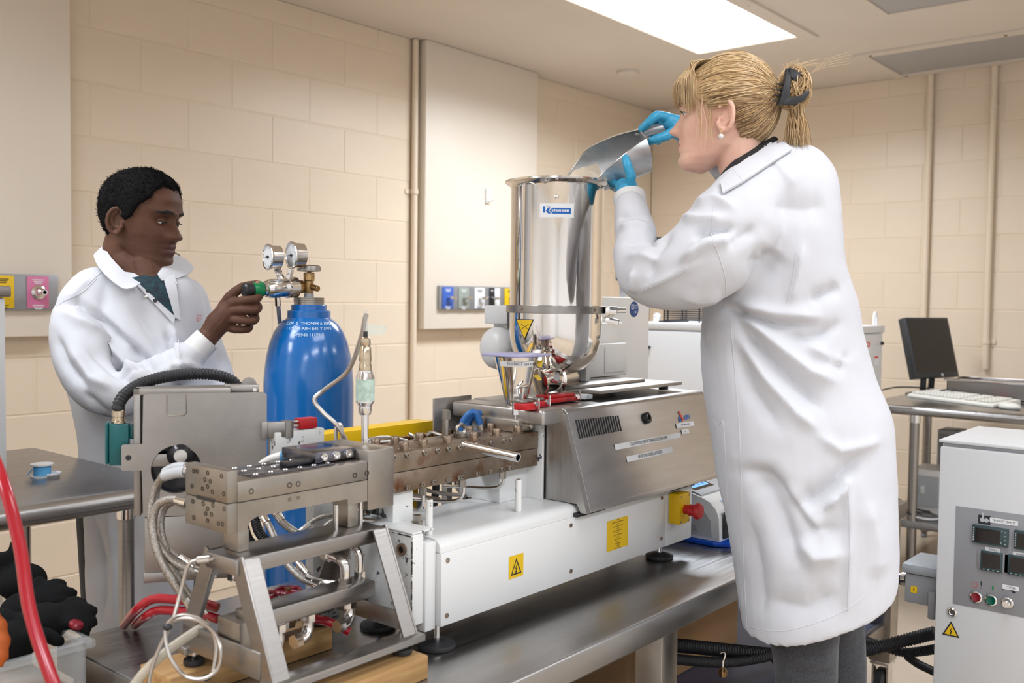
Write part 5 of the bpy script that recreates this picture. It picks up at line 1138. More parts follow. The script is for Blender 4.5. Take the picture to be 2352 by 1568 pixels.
obj('tubing', hose(newbm(), [(PXA+.075, 1.12, .66), (PXA+.078, 1.112, .645), (PXA+.09, 1.09, .634), (PXA+.12, 1.06, .631)], .004, 8), M_['whiteink'], hd2)

# ------------------------------------------------------------------ things under the worktable
bxo = thing('cardboard_box', 'brown cardboard box on the lower shelf of the worktable', 'box', (2.35, 1.42, .236))
obj('carton', box(newbm(), 2.02, 2.62, 1.30, 1.62, .2365, .43, .003), M_['cardboard'], bxo, 30)
b = newbm(); add(b, [(2.02, 1.30, .4305), (2.62, 1.30, .4305), (2.62, 1.19, .462), (2.02, 1.19, .462)], [(0, 1, 2, 3)]); obj('flap', b, M_['cardboard'], bxo, 0)
t = thing('blue_bin', 'bright blue plastic bin on the lower shelf beside the woman', 'bin', (2.93, 1.12, .236))
obj('tub', prism(newbm(), [(-.035, -.05), (.035, -.05), (.035, .05), (-.035, .05)], Matrix.Translation((2.955, 1.10, 0)), .2365, .345, .004), M_['bluebin'], t)
obj('rim', box(newbm(), 2.915, 2.995, 1.045, 1.155, .3455, .353, .002), M_['bluebin'], t)
def conduit_c(label, pts, r, pitch=.008): tag(obj('corrugated_conduit', corrugated(newbm(), pts, r, pitch, .85, 14), M_['rubber']), label, 'conduit', 'black corrugated conduits under the worktable')
conduit_c('thick black corrugated conduit lying under the worktable, upper one', [S(1500, 1478, 2.35), S(1580, 1484, 2.40), S(1680, 1494, 2.45), S(1780, 1503, 2.50), S(1900, 1508, 2.58), S(2000, 1490, 2.62), S(2080, 1470, 2.60), S(2150, 1452, 2.55)], .0175)
conduit_c('black corrugated conduit lying under the worktable, lower one', [S(1500, 1505, 2.30), S(1580, 1516, 2.35), S(1680, 1520, 2.42), S(1800, 1500, 2.50), S(1920, 1475, 2.60), S(1985, 1472, 2.65), S(2030, 1485, 2.65), S(2080, 1498, 2.62), S(2150, 1490, 2.55)], .013)
conduit_c('black corrugated conduit running down from the grey junction box past the coat hem', [S(2068, 1328, 2.46), S(2040, 1332, 2.46), S(2012, 1352, 2.48), S(1965, 1395, 2.52), S(1900, 1440, 2.58), S(1830, 1480, 2.62), S(1780, 1520, 2.66)], .016)
b = newbm(); hose(b, [S(2085, 1508, 2.6), S(2110, 1525, 2.55), S(2150, 1545, 2.5), S(2200, 1580, 2.45)], .011, 12); tag(obj('power_cable', b, M_['rubber']), 'smooth black cable dropping to the floor beside the white cabinet', 'cable')
t = thing('hanging_weight', 'small brass weight hanging on a wire hook under the table', 'weight', S(1660, 1548, 2.2))
obj('hook', hose(newbm(), [S(1655, 1500, 2.2), S(1664, 1498, 2.2), S(1665, 1508, 2.2), S(1661, 1520, 2.2), S(1660, 1535, 2.2)], .0018, 8), M_['chrome'], t)
obj('weight_body', lathe(newbm(), frame(S(1660, 1552, 2.2), (0, 0, 1)), [(.009, 0), (.010, .003), (.010, .013), (.006, .017), (.004, .02)], 16), M_['brass'], t)

# ------------------------------------------------------------------ control cabinet in the right foreground
kb = thing('control_cabinet', 'white control cabinet with grey instrument panel at the right border', 'control cabinet', (2.56, .38, 0))
KX, KYL, KYR, KZ = 2.405, .684, .08, .924
obj('cabinet_body', box(newbm(), KX+.022, KX+.335, KYR, KYL, .10, KZ-.004, .004), M_['cabinet'], kb)
obj('plinth', box(newbm(), KX+.05, KX+.32, KYR+.02, KYL-.02, .0, .0995), M_['dark'], kb)
obj('top_cap', box(newbm(), KX+.006, KX+.345, KYR-.004, KYL+.004, KZ-.0035, KZ+.004, .002), M_['cabinet'], kb)
dr = obj('door', box(newbm(), KX, KX+.0215, KYR+.003, KYL-.001, .11, KZ-.012, .004), M_['cabinet'], kb)
KP = lambda px, py: PX(px, py, KX)
MK = lambda p, off=.0: plane_frame((KX-off, p.y, p.z), (-1, 0, 0), (0, -1, 0))
g0, g1 = KP(2196, 1161), KP(2192, 1386)
pnl = obj('instrument_panel', box(newbm(), KX-.0015, KX+.001, KYR+.06, g0.y, g1.z, g0.z, .0005), mat('grey_instrument_panel', (.33, .33, .345), .45), dr)
def ctl(px, py, w_, h_, scr, dots):
    p = KP(px, py); M = MK(p, .0015)
    o = obj('controller', box(newbm(), -w_/2, w_/2, -h_/2, h_/2, 0, .008, .0015, M=M), M_['ctl'], dr)
    obj('screen', box(newbm(), -w_/2+scr[0], w_/2-scr[1], -h_/2+scr[2], h_/2-scr[3], .0081, .0086, M=M), M_['glass_dark'], o, 0)
    b = newbm()
    for (x_, y_) in dots: rect(b, M, .0028, .0022, .0088, x_, y_)
    if dots: obj('keys', b, M_['lightgrey'], o, 0)
    return o
M_['ctl'] = mat('dark_teal_bezel', (.035, .065, .07), .4)
wd = (KP(2235, 1228)-KP(2318, 1236)).length
ctl(2276, 1229, wd, .042, (.007, .017, .004, .006), [(wd/2-.006, .013-i*.009) for i in range(4)]+[(wd/2-.015, -.012), (wd/2-.013, .015)]+[(-wd/2+.0035, .014-i*.004) for i in range(8)])
ctl(2374, 1243, wd, .042, (.007, .017, .004, .006), [(-wd/2+.0035, .014-i*.004) for i in range(8)])
for px, py in ((2280, 1288), (2343, 1298)):
    p = KP(px, py); obj('bezel_back', box(newbm(), -.032, .034, -.022, .022, 0, .003, .001, M=MK(p, .0015)), M_['grey_plastic'], dr)
    ctl(px-1, py, .046, .045, (.004, .004, .008, .004), [(-.015+i*.01, -.019) for i in range(4)])
def klabel(px0, py0, px1, py1, h_, s, size):
    a, c = KP(px0, py0), KP(px1, py1); a.x = c.x = KX-.0018; a.z = c.z = (a.z+c.z)/2
    return flat_label(dr, 'label_strip', a, c, h_, (-1, 0, 0), 0, [s], size, .8)
klabel(2274, 1194, 2339, 1201, .0115, 'PRODUCT TEMP 27', .0068); klabel(2263, 1259, 2298, 1265, .0095, 'ZONE 5', .0062); klabel(2327, 1270, 2362, 1276, .0095, 'ZONE 6', .0062); klabel(2303, 1346, 2341, 1352, .0105, 'CUTTER', .0066)
p = KP(2261.5, 1193); M = MK(p, .002); ic = obj('pictogram_plate', rect(newbm(), M, .026, .0205), M_['ink'], dr, 0)
b = newbm()
for cx_ in (-.0045, .0045): lathe(b, M @ Matrix.Translation((cx_, -.001, .0003)), [(.0050, 0), (0, .0001)], 20, cap0=False)
rect(b, M, .0045, .016, .0003, -.003, .008); obj('pictogram', b, M_['lightgrey'], ic, 0)
# push buttons, lamp marks and knob
for px, py, m, nm in ((2243, 1370, 'darkred', 'stop_button'), (2277, 1377, 'greenbtn', 'start_button')):
    if 'greenbtn' not in M_: M_['greenbtn'] = mat('green_button', (.0, .10, .06), .25)
    p = KP(px, py); o = obj('bezel_ring', lathe(newbm(), MK(p, .0015), [(.0135, 0), (.0135, .004), (.0105, .005), (.0105, .003)], 28), M_['chrome'], dr)
    obj(nm, lathe(newbm(), MK(p, .0045), [(.0104, 0), (.0104, .002), (.007, .0005), (0, .0005)], 24), M_[m], o)
p = KP(2315, 1383); o = obj('speed_knob', lathe(newbm(), MK(p, .0015), [(.0125, 0), (.0125, .003), (.0095, .005), (.0085, .018), (.0065, .020), (0, .020)], 28), M_['chrome'], dr, 30)
b = newbm(); M = MK(KP(2317, 1356), .002)
pts_o = [(.017*cos(a), .017*sin(a)-.010) for a in [rad(150-i*12) for i in range(11)]]; pts_i = [((.0165-.006*i/10)*cos(a), (.0165-.006*i/10)*sin(a)-.010) for i, a in enumerate([rad(150-i*12) for i in range(11)])]
for i in range(10): poly(b, M, [pts_o[i], pts_i[i], pts_i[i+1], pts_o[i+1]])
obj('speed_mark', b, M_['ink'], dr, 0)
b = newbm(); M = MK(KP(2239, 1342), .002)
for i in range(24): a_, c_ = 2*pi*i/24, 2*pi*(i+1)/24; poly(b, M, [(.0066*cos(a_), .0066*sin(a_)), (.0066*cos(c_), .0066*sin(c_)), (.0057*cos(c_), .0057*sin(c_)), (.0057*cos(a_), .0057*sin(a_))])
obj('stop_mark', b, M_['inkred'], dr, 0)
b = newbm(); M = MK(KP(2254, 1343), .002); poly(b, M, [(-.0017, .009), (.0017, .009), (.0007, -.003), (-.0007, -.003)]); lathe(b, M @ Matrix.Translation((0, -.0065, 0)), [(.0014, 0), (0, .0001)], 12, cap0=False); obj('caution_mark', b, M_['ink'], dr, 0)
obj('start_mark', rect(newbm(), MK(KP(2281, 1350), .002), .0032, .011), M_['green'], dr, 0)
p = KP(2187, 1405); o = obj('door_lock', lathe(newbm(), MK(p, 0), [(.0115, 0), (.0115, .003), (.0085, .006), (.006, .006), (.005, .003)], 24), M_['chrome'], dr, 30)
q = KP(2184.5, 1443); warn_square(dr, (KX-.0001, q.y, q.z), (0, -1, 0), (-1, 0, 0), (.039, .036), True)
# grey junction box on its side
jb = thing('junction_box', 'grey junction box with hinged lid fixed to the white control cabinet side', 'junction box', (2.5, .74, .48))
obj('box_body', box(newbm(), 2.47, 2.60, .690, .775, .505, .578, .003), M_['grey_plastic'], jb)
obj('lid', box(newbm(), 2.462, 2.606, .688, .783, .5785, .604, .008), mat('blue_grey_lid', (.36, .38, .40), .5), jb)
obj('latch', box(newbm(), 2.455, 2.470, .698, .715, .478, .545, .003), M_['grey_plastic'], jb)
o = obj('warning_patch', box(newbm(), 2.4685, 2.4698, .745, .760, .532, .548), M_['label_y'], jb, 0)
b = text_bm('!', .011, plane_frame((2.4682, .7525, .540), (-1, 0, 0), (0, -1, 0)), bold=.0006); obj('mark', b, M_['ink'], o, 0)
g = S(2070, 1328, 2.46); obj('gland', lathe(newbm(), frame(V((2.50, .776, .555)), g-V((2.50, .776, .555))), [(.018, 0), (.018, .012), (.0155, .014), (.0155, .03)], 16), M_['chrome'], jb, 30)

# ------------------------------------------------------------------ white power cabinet behind the woman
wc = thing('power_cabinet', 'large white power cabinet behind the woman with red and white danger labels', 'cabinet', (4.23, 2.0, 0))
WX, WXE, WY0, WY1, WZ = 3.90, 4.56, 1.56, 2.52, 1.148
obj('cabinet_body', box(newbm(), WX+.004, WXE, WY0+.004, WY1, .08, WZ-.035, .004), M_['cabinet'], wc)
obj('top_cover', box(newbm(), WX-.004, WXE+.004, WY0-.004, WY1+.004, WZ-.0335, WZ, .004), M_['cabinet'], wc)
obj('plinth', box(newbm(), WX+.03, WXE-.02, WY0+.02, WY1-.02, 0, .0795), M_['dark'], wc)
wdr = obj('side_door', box(newbm(), WX+.03, WXE-.045, WY0-.006, WY0+.0035, .10, WZ-.040, .002), M_['cabinet'], wc)
obj('front_door', box(newbm(), WX-.006, WX+.0035, WY0+.035, WY1-.03, .10, WZ-.040, .002), M_['cabinet'], wc)
lg = newbm(); lp = V((WXE-.03, WY0+.03, WZ)); tube(lg, [lp+V((.018, 0, 0)), lp+V((.022, 0, .03)), lp+V((.012, 0, .055)), lp+V((-.004, 0, .058)), lp+V((-.014, 0, .04)), lp+V((-.012, 0, 0))], .006, 10); obj('lifting_eye', lg, M_['white'], wc)
WM = lambda px, py: (lambda p: plane_frame((p.x, WY0-.0068, p.z), (0, -1, 0), (1, 0, 0)))(PY(px, py, WY0))
lbx = obj('danger_label', rect(newbm(), WM(1986, 815), .09, .12), M_['paper'], wdr, 0)
obj('label_band', rect(newbm(), WM(1986, 791), .09, .024, .0004), M_['inkred'], lbx, 0)
b = text_bm('DANGER', .016, WM(1986, 791) @ Matrix.Translation((0, 0, .0008)), bold=.0004); obj('lettering', b, M_['whiteink'], lbx, 0)
b = newbm(); [rect(b, WM(1986, 803+i*5), .06-.01*(i % 3), .003, .0004) for i in range(8)]; obj('small_print', b, M_['lightgrey'], lbx, 0)
lbx = obj('danger_label', rect(newbm(), WM(2009.5, 828), .055, .04), M_['paper'], wdr, 0)
obj('label_band', rect(newbm(), WM(2009.5, 820), .05, .009, .0004), M_['inkred'], lbx, 0)
b = newbm(); [rect(b, WM(2009.5, 826+i*4), .04-.006*i, .002, .0004) for i in range(3)]; obj('small_print', b, M_['lightgrey'], lbx, 0)
p = PY(2021, 788, WY0); obj('door_latch', lathe(newbm(), frame((p.x, WY0-.006, p.z), (0, -1, 0)), [(.008, 0), (.008, .008), (.005, .012)], 14), M_['dark'], wdr)
p = PX(1493, 797, WX); obj('door_latch', lathe(newbm(), frame((WX-.006, p.y, p.z), (-1, 0, 0)), [(.008, 0), (.008, .008), (.005, .012)], 14), M_['dark'], wc)
# black wire rack on top of it
wr_ = thing('wire_rack', 'black wire tray rack standing on the white power cabinet', 'rack', (4.02, 2.25, WZ))
ya, yb_ = PX(1606, 740, 3.95).y, PX(1525, 740, 3.95).y; zt = PX(1550, 706, 3.95).z
for i in range(6):
    z = WZ+.012+i*(zt-WZ-.02)/5; b = newbm(); tube(b, [(3.95, ya, z), (3.95, yb_, z), (4.12, yb_, z), (4.12, ya, z), (3.95, ya, z)], .0028, 6); obj('wire', b, M_['dark'], wr_)
for y in (ya, yb_, yb_-.02):
    for x in (3.95, 4.12): obj('upright', cyl(newbm(), (x, y, WZ+.001), (x, y, zt), .0042, n=8), M_['dark'], wr_)
obj('rack_foot', box(newbm(), 3.94, 4.13, yb_-.03, yb_+.03, WZ+.0005, WZ+.008, .002), M_['dark'], wr_)
q = PX(1509, 735, 3.95); b = newbm(); lathe(b, frame((q.x, q.y, WZ+.001), (0, 0, 1)), [(.018, 0), (.018, .03), (.014, .034), (.014, .042), (0, .043)], 20); tag(obj('white_jar', b, M_['white']), 'small white jar on the power cabinet beside the wire rack', 'jar')
# dark display behind the woman's raised sleeve
mn = thing('monitor', 'black flat display behind the woman\'s raised sleeve', 'monitor', (4.1, 2.45, WZ))
Mm = plane_frame(S(1481, 594, 4.62), (-.80, -.60, 0), (.60, -.80, 0))
obj('bezel', box(newbm(), -.135, .135, -.105, .105, -.03, 0, .004, M=Mm), M_['dark'], mn); obj('screen', box(newbm(), -.122, .122, -.092, .092, .0003, .001, M=Mm), M_['glass_dark'], mn, 0)
b = newbm(); box(b, -.115, -.085, WZ+.02-S(1481, 594, 4.62).z, -.08, -.034, -.0305, M=Mm); obj('stand_post', b, M_['lightgrey'], mn)
b = newbm(); c_ = Mm @ V((-.10, 0, -.033)); lathe(b, frame((c_.x, c_.y, WZ+.001), (0, 0, 1)), [(.07, 0), (.07, .012), (.02, .02)], 24); obj('stand_base', b, M_['lightgrey'], mn)

# ------------------------------------------------------------------ computer table along the right wall
ct = thing('computer_table', 'stainless table with rolled edge against the right wall, carrying the computer', 'table', (5.0, .9, 0))
CZ = .777; CX0, CX1, CY0, CY1 = 4.60, 5.45, .1, 1.66
obj('tabletop', box(newbm(), CX0+.02, CX1, CY0, CY1, CZ-.03, CZ, .003), M_['table'], ct)
b = newbm(); prism(b, [(CX0+.0195, CZ), (CX0+.008, CZ), (CX0-.004, CZ-.010), (CX0-.006, CZ-.025), (CX0+.002, CZ-.04), (CX0+.0195, CZ-.042)], Matrix(((1, 0, 0, 0), (0, 0, -1, 0), (0, 1, 0, 0), (0, 0, 0, 1))), -CY1, -CY0); obj('rolled_edge', b, M_['table'], ct, 60)
obj('lower_shelf', box(newbm(), CX0+.03, CX1-.03, CY0, CY1-.05, .205, .24, .002), M_['table'], ct)
for x, y in ((CX0+.06, 1.44), (CX1-.06, 1.60), (CX0+.06, .2), (CX1-.06, .2)): steel_table_leg(ct, x, y, .03, CZ-.03, .022)
for i, (px, py) in enumerate(((2122, 1120), (2140, 1060))):
    p = PX(px, 1210, 4.95)
    t = thing('white_case', ['off-white equipment case on the lower shelf of the computer table', 'tall grey module standing behind the off-white case under the computer table'][i], 'equipment case', (4.95+.12*i, p.y, .2405))
    if i == 0:
        obj('case', box(newbm(), 4.86, 5.06, p.y-.10, p.y+.045, .2408, .45, .006), M_['offwhite'], t); obj('case_panel', box(newbm(), 4.857, 4.860, p.y-.09, p.y+.02, .27, .42), M_['lightgrey'], t, 0); obj('case_button', box(newbm(), 4.853, 4.857, p.y-.025, p.y-.005, .33, .37, .001), M_['white'], t)
    else:
        obj('case', box(newbm(), 5.10, 5.25, p.y-.07, p.y+.03, .2408, .62, .004), M_['lightgrey'], t); obj('case_panel', box(newbm(), 5.097, 5.10, p.y-.05, p.y+.02, .45, .60), M_['grey_plastic'], t, 0)
# monitor
nrm = (-fw*.86+rt*.50); nrm.z = 0; nrm.normalize(); nrm = (nrm+V((0, 0, .26))).normalized()
mc = S(2142, 797, 5.0); xd = V((0, 0, 1)).cross(nrm).normalized()
mo2 = thing('monitor', 'black square desktop monitor on the stainless computer table', 'monitor', (mc.x, mc.y, CZ))
Mm = plane_frame(mc, nrm, xd); W2, H2 = .172, .158
obj('housing', box(newbm(), -W2, W2, -H2, H2, -.045, 0, .006, M=Mm), M_['monitor_grey'] if 'monitor_grey' in M_ else mat('dark_grey_monitor', (.028, .03, .034), .4), mo2)
obj('screen', box(newbm(), -W2+.014, W2-.014, -H2+.026, H2-.012, .0005, .0012, M=Mm), M_['glass_dark'], mo2, 0)
b = newbm(); lathe(b, Mm @ Matrix.Translation((.035, -H2+.012, 0)), [(.009, 0), (.009, .0015), (0, .0018)], 20); obj('power_button', b, M_['lightgrey'], mo2)
bx_ = Mm @ V((0, -H2, -.06))
for dx in (-.035, .035):
    b = newbm(); cyl(b, Mm @ V((dx, -H2+.05, -.05)), V((bx_.x, bx_.y, CZ+.012))+xd*dx*.9-V((nrm.x, nrm.y, 0))*.01, .016, n=14); obj('stand_post', b, M_['dark'], mo2)
obj('stand_base', lathe(newbm(), frame((bx_.x, bx_.y, CZ+.001), (0, 0, 1)), [(.11, 0), (.11, .006), (.09, .011), (0, .012)], 32), M_['dark'], mo2)
# keyboard with its keys
k0, k1_ = V((5.045, 1.60, CZ)), V((4.80, 1.14, CZ)); kx = (k1_-k0).normalized(); ky = V((-kx.y, kx.x, 0))
if ky.x < 0: ky = -ky
kbd = thing('keyboard', 'beige computer keyboard lying in front of the black monitor', 'keyboard', (k0+k1_)/2)
MKb = Matrix(((kx.x, ky.x, 0, k0.x), (kx.y, ky.y, 0, k0.y), (0, 0, 1, CZ+.001), (0, 0, 0, 1))); KL = (k1_-k0).length
b = newbm(); prism(b, [(0, 0), (0, .012), (.02, .018), (.17, .034), (.175, .030), (.175, 0)], MKb @ Matrix(((0, 0, 1, 0), (1, 0, 0, 0), (0, 1, 0, 0), (0, 0, 0, 1))), 0, KL, .002); obj('keyboard_case', b, M_['beige'], kbd)
key_me = meshdata('key', box(newbm(), -.0085, .0085, -.0085, .0085, 0, .008, .002), M_['beige'], 30)
for r_ in range(6):
    for c_ in range(24):
        if c_ in (15, 19): continue
        inst('key', key_me, kbd, MKb @ Matrix.Translation((.02+c_*.0203, .028+r_*.0225, .0195+r_*.0024)))
t = thing('mouse', 'cream computer mouse beside the keyboard, cut by the right border', 'mouse', (4.82, 1.05, CZ))
b = newbm(); sphere(b, (4.80, 1.07, CZ+.012), (.055, .032, .02), 20, 12, Matrix.Rotation(rad(65), 4, 'Z')); obj('shell', b, M_['beige'], t)
# steel tray, red clips and cables
tr2 = thing('steel_tray', 'shallow stainless tray standing behind the keyboard', 'tray', (5.3, 1.1, CZ))
b = newbm()
for (a0, a1, c0, c1) in ((5.22, 5.225, .55, 1.46), (5.435, 5.44, .55, 1.46), (5.22, 5.44, 1.455, 1.46), (5.22, 5.44, .55, .555)): box(b, a0, a1, c0, c1, CZ+.001, CZ+.085)
box(b, 5.22, 5.44, .55, 1.46, CZ+.001, CZ+.005); obj('pan', b, M_['steel'], tr2, 0)
b = newbm()
for (a0, a1, c0, c1) in ((5.195, 5.225, .54, 1.47), (5.435, 5.445, .54, 1.47)): box(b, a0, a1, c0, c1, CZ+.085, CZ+.095, .003)
obj('rim', b, M_['chrome'], tr2)
for i, (px, py) in enumerate(((2236, 899), (2335, 906))):
    q = PZ(px, py, CZ); t = thing('red_test_clip', ['red plastic clip lying behind the keyboard, nearer the monitor', 'red plastic clip lying behind the keyboard at the right border'][i], 'clip', q, 'red clips on the computer table')
    dq = (rt-V((0, 0, rt.z))).normalized(); Mq = Matrix(((dq.x, -dq.y, 0, q.x), (dq.y, dq.x, 0, q.y), (0, 0, 1, q.z), (0, 0, 0, 1)))
    q.x = min(q.x, 5.15); Mq.translation = V((q.x, q.y, CZ+.001)); t.location = (q.x, q.y, CZ)
    obj('clip_body', box(newbm(), -.06, .06, -.02, .02, 0, .022, .005, M=Mq), M_['red'], t); obj('clip_jaw', box(newbm(), .03, .10, -.012, .012, .006, .016, .003, M=Mq), M_['dark'], t)
def cable(label, pts, r=.004, m='dark', grp='cables of the computer'): tag(obj('computer_cable', hose(newbm(), pts, r, 8), M_[m]), label, 'cable', grp)
cable('dark cable looping out from behind the monitor over the table edge', [(5.20, 1.52, CZ+.04), (5.05, 1.66, CZ+.045), (4.80, 1.70, CZ+.02), (4.62, 1.69, CZ-.02), (4.60, 1.66, .55), (4.62, 1.60, .40), (4.72, 1.46, .29), (4.80, 1.40, .26)])
cable('thick dark cable hanging straight down beside the table leg', [(4.90, 1.69, CZ), (4.72, 1.70, CZ-.02), (4.64, 1.68, .60), (4.60, 1.62, .45), (4.58, 1.52, .32), (4.66, 1.42, .26)], .006)
cable('grey cable hanging in a wide loop below the table edge', [(4.90, 1.70, CZ-.06), (4.70, 1.72, .62), (4.62, 1.70, .45), (4.60, 1.60, .33), (4.64, 1.48, .26)], .0045, 'grey_plastic')
cable('second dark cable hanging toward the lower shelf', [(5.0, 1.69, CZ-.05), (4.76, 1.71, .58), (4.66, 1.66, .42), (4.66, 1.52, .30), (4.74, 1.42, .255)], .004)
cable('pale cable coiled on the lower shelf', [(4.70, 1.50, .248), (4.66, 1.44, .255), (4.68, 1.36, .25), (4.78, 1.33, .25), (4.84, 1.40, .25)], .005, 'whiteink')
cable('dark cable behind the keyboard', [(5.12, 1.48, CZ+.03), (5.08, 1.40, CZ+.05), (5.12, 1.32, CZ+.03), (5.10, 1.15, CZ+.02), (5.0, 1.05, CZ+.006)], .004)
# ------------------------------------------------------------------ people: shared builders
from mathutils.bvhtree import BVHTree
M_['coat'] = mat('white_lab_coat_cotton', (.68, .675, .70), .9, bump=.12, bscale=900, spec=.1)
M_['cuff'] = mat('ribbed_white_knit_cuff', (.80, .785, .76), .9, bump=.25, bscale=700, spec=.2)
M_['skin_f'] = mat('light_skin', (.84, .53, .40), .45, sub=.25, var=.10, vscale=30, col2=(.79, .45, .34), spec=.35, bump=.05, bscale=500)
M_['blush'] = mat('flushed_light_skin', (.70, .36, .28), .45, sub=.25, bump=.05, bscale=500)
M_['lips_f'] = mat('pink_lips', (.58, .20, .19), .35, sub=.2)
M_['skin_m'] = mat('dark_brown_skin', (.125, .057, .035), .58, spec=.22, sub=.12, var=.18, vscale=25, bump=.06, bscale=500)
M_['lips_m'] = mat('dark_lips', (.11, .046, .038), .6, spec=.2, sub=.1)
M_['palm_m'] = mat('paler_palm_skin', (.45, .22, .15), .45, sub=.15)
M_['hair_m'] = mat('short_black_hair', (.010, .009, .009), .95, bump=1.0, bscale=330, spec=.12, specks=((.05, .047, .044), 420, .66, .72))
M_['stubble'] = mat('shaved_stubble_skin', (.108, .050, .032), .62, bump=.1, spec=.2, bscale=600)
M_['eye_w'] = mat('eye_white', (.75, .73, .70), .12)
M_['iris'] = mat('dark_iris', (.03, .018, .012), .08)
M_['brow_m'] = mat('black_eyebrow', (.014, .011, .010), .7)
M_['brow_f'] = mat('brown_eyebrow', (.20, .12, .07), .7)
M_['hair1'] = mat('honey_blonde_hair', (.62, .40, .19), .38, var=.25, vscale=60)
M_['hair2'] = mat('pale_blonde_hair', (.82, .60, .34), .36)
M_['hair3'] = mat('light_brown_hair_roots', (.27, .165, .085), .42, var=.3, vscale=40)
M_['hair4'] = mat('dark_blonde_hair', (.43, .265, .125), .4)
M_['nitrile'] = mat('blue_nitrile_glove', (.045, .40, .66), .38, bump=.35, bscale=150, var=.08, vscale=60)
M_['denim'] = mat('charcoal_denim', (.050, .050, .056), .85, var=.35, vscale=260, bump=.25, bscale=500, sheen=.2)
M_['teal_shirt'] = mat('dark_teal_knit_shirt', (.008, .045, .06), .75, var=.6, vscale=70, col2=(.006, .012, .018), bump=.15, bscale=500)
M_['shirt_black'] = mat('black_knit_shirt', (.016, .015, .018), .85, bump=.2, bscale=500)
M_['pearl'] = mat('pearl', (.80, .75, .70), .22, coat=.4)
M_['gold'] = mat('gold_wire', (.75, .52, .22), .25, 1)
M_['alu'] = mat('scuffed_cast_aluminium', (.60, .61, .62), .42, .75, var=.18, vscale=14, rvar=.12, bump=.05, bscale=120, stretch=(1, 1, 3))
M_['powder'] = mat('pale_powder', (.86, .72, .55), .95, bump=1.0, bscale=260, var=.12, vscale=60)
def thicken(b, th):
    """give an open sheet a second face and a rim"""
    bmesh.ops.recalc_face_normals(b, faces=b.faces); b.normal_update()
    fs = list(b.faces); bd = [e for e in b.edges if len(e.link_faces) == 1]; m_ = {v: b.verts.new(v.co+v.normal*th) for v in list(b.verts)}
    for e in bd: a_, c_ = e.verts; b.faces.new((a_, c_, m_[c_], m_[a_]))
    for f in fs: b.faces.new([m_[v] for v in reversed(f.verts)])
def lerp(tab, z):
    if z <= tab[0][0]: return tab[0][1]
    for (a, fa_), (b_, fb) in zip(tab, tab[1:]):
        if z <= b_:
            t = (z-a)/(b_-a); t = t*t*(3-2*t)*.5+t*.5; return fa_+(fb-fa_)*t
    return tab[-1][1]
def gs(d, s): return math.exp(-.5*(d/s)**2)
XF = [(-.118, .045), (-.112, .074), (-.104, .082), (-.095, .0855), (-.078, .0855), (-.064, .087), (-.046, .0865), (-.035, .086), (-.02, .086), (0, .0845), (.012, .086), (.025, .0915), (.05, .090), (.075, .079), (.095, .058), (.108, .032), (.115, .0)]
XB = [(-.118, .035), (-.108, .018), (-.095, -.002), (-.08, -.022), (-.062, -.045), (-.045, -.062), (-.03, -.080), (0, -.096), (.03, -.101), (.06, -.096), (.085, -.08), (.1, -.058), (.108, -.04), (.115, -.012)]
WD = [(-.118, .016), (-.112, .030), (-.10, .042), (-.085, .051), (-.06, .059), (-.03, .066), (0, .0705), (.03, .0735), (.06, .070), (.085, .057), (.1, .041), (.108, .027), (.115, .004)]
def head_point(z, th, fem):
    xf, xb, w_ = lerp(XF, z), lerp(XB, z), lerp(WD, z)*(.95 if fem else 1.0)
    c_, s_ = cos(th), sin(th)
    ex = .82 if z < .06 else .95
    sg = lambda v, e: (abs(v)**e)*(1 if v >= 0 else -1)
    mid = (xf+xb)/2 if xb > -.04 else 0.0; mid = max(0.0, mid)*max(0, min(1, (xb+.05)/.05)); x = mid+((xf-mid) if c_ >= 0 else (mid-xb))*sg(c_, ex if c_ > 0 else .95); y = w_*sg(s_, .88)
    if c_ > 0:
        ay = abs(y); f = 0.0
        # nose ridge, tip and wings
        nt = max(0.0, min(1.0, (.014-z)/.046))
        if -.047 < z < .022: f += (.004+(.0205*nt**1.4 if fem else .0205*nt**1.1))*gs(y, (.0062+.0050*nt) if fem else (.0080+.0070*nt))*(1 if z > -.036 else max(0, (z+.047)/.011))
        f += (.006 if fem else .0055)*gs(z+.034, .0065)*gs(ay-(.010 if fem else .014), .0055 if fem else .007)
        f -= .0105*gs(z-.002, .0095)*gs(ay-.030, .0125)       # eye sockets
        f -= .004*gs(z-.004, .010)*gs(ay-.014, .006)
        f += (.0035 if fem else .0055)*gs(z-.022, .007)*gs(ay-.028, .016)   # brow
        f += .0045*gs(z+.028, .016)*gs(ay-.043, .016)         # cheek
        mw = .5*(1+math.tanh((.0225-ay)/.004))
        f += mw*((.0042 if fem else .0056)*gs(z+.0570, .0038)+(.0052 if fem else .0065)*gs(z+.0712, .0045)-.0035*gs(z+.0640, .0016))
        f -= .002*gs(z+.047, .005)*gs(y, .0035)
        f += .004*gs(z+.098, .010)*gs(y, .016)-.0035*gs(z+.0815, .0055)*gs(y, .020)
        x += f
    return V((x, y, z))
def head_bm(fem, nz=76, nt=88):
    b = bmesh.new(); prev = None
    zs = [-.118+.233*(i/(nz-1)) for i in range(nz)]
    for z in zs:
        cur = [b.verts.new(head_point(z, 2*pi*k/nt, fem)) for k in range(nt)]
        if prev: bridge(b, prev, cur)
        else: capf(b, cur[::-1])
        prev = cur
    capf(b, prev); return b
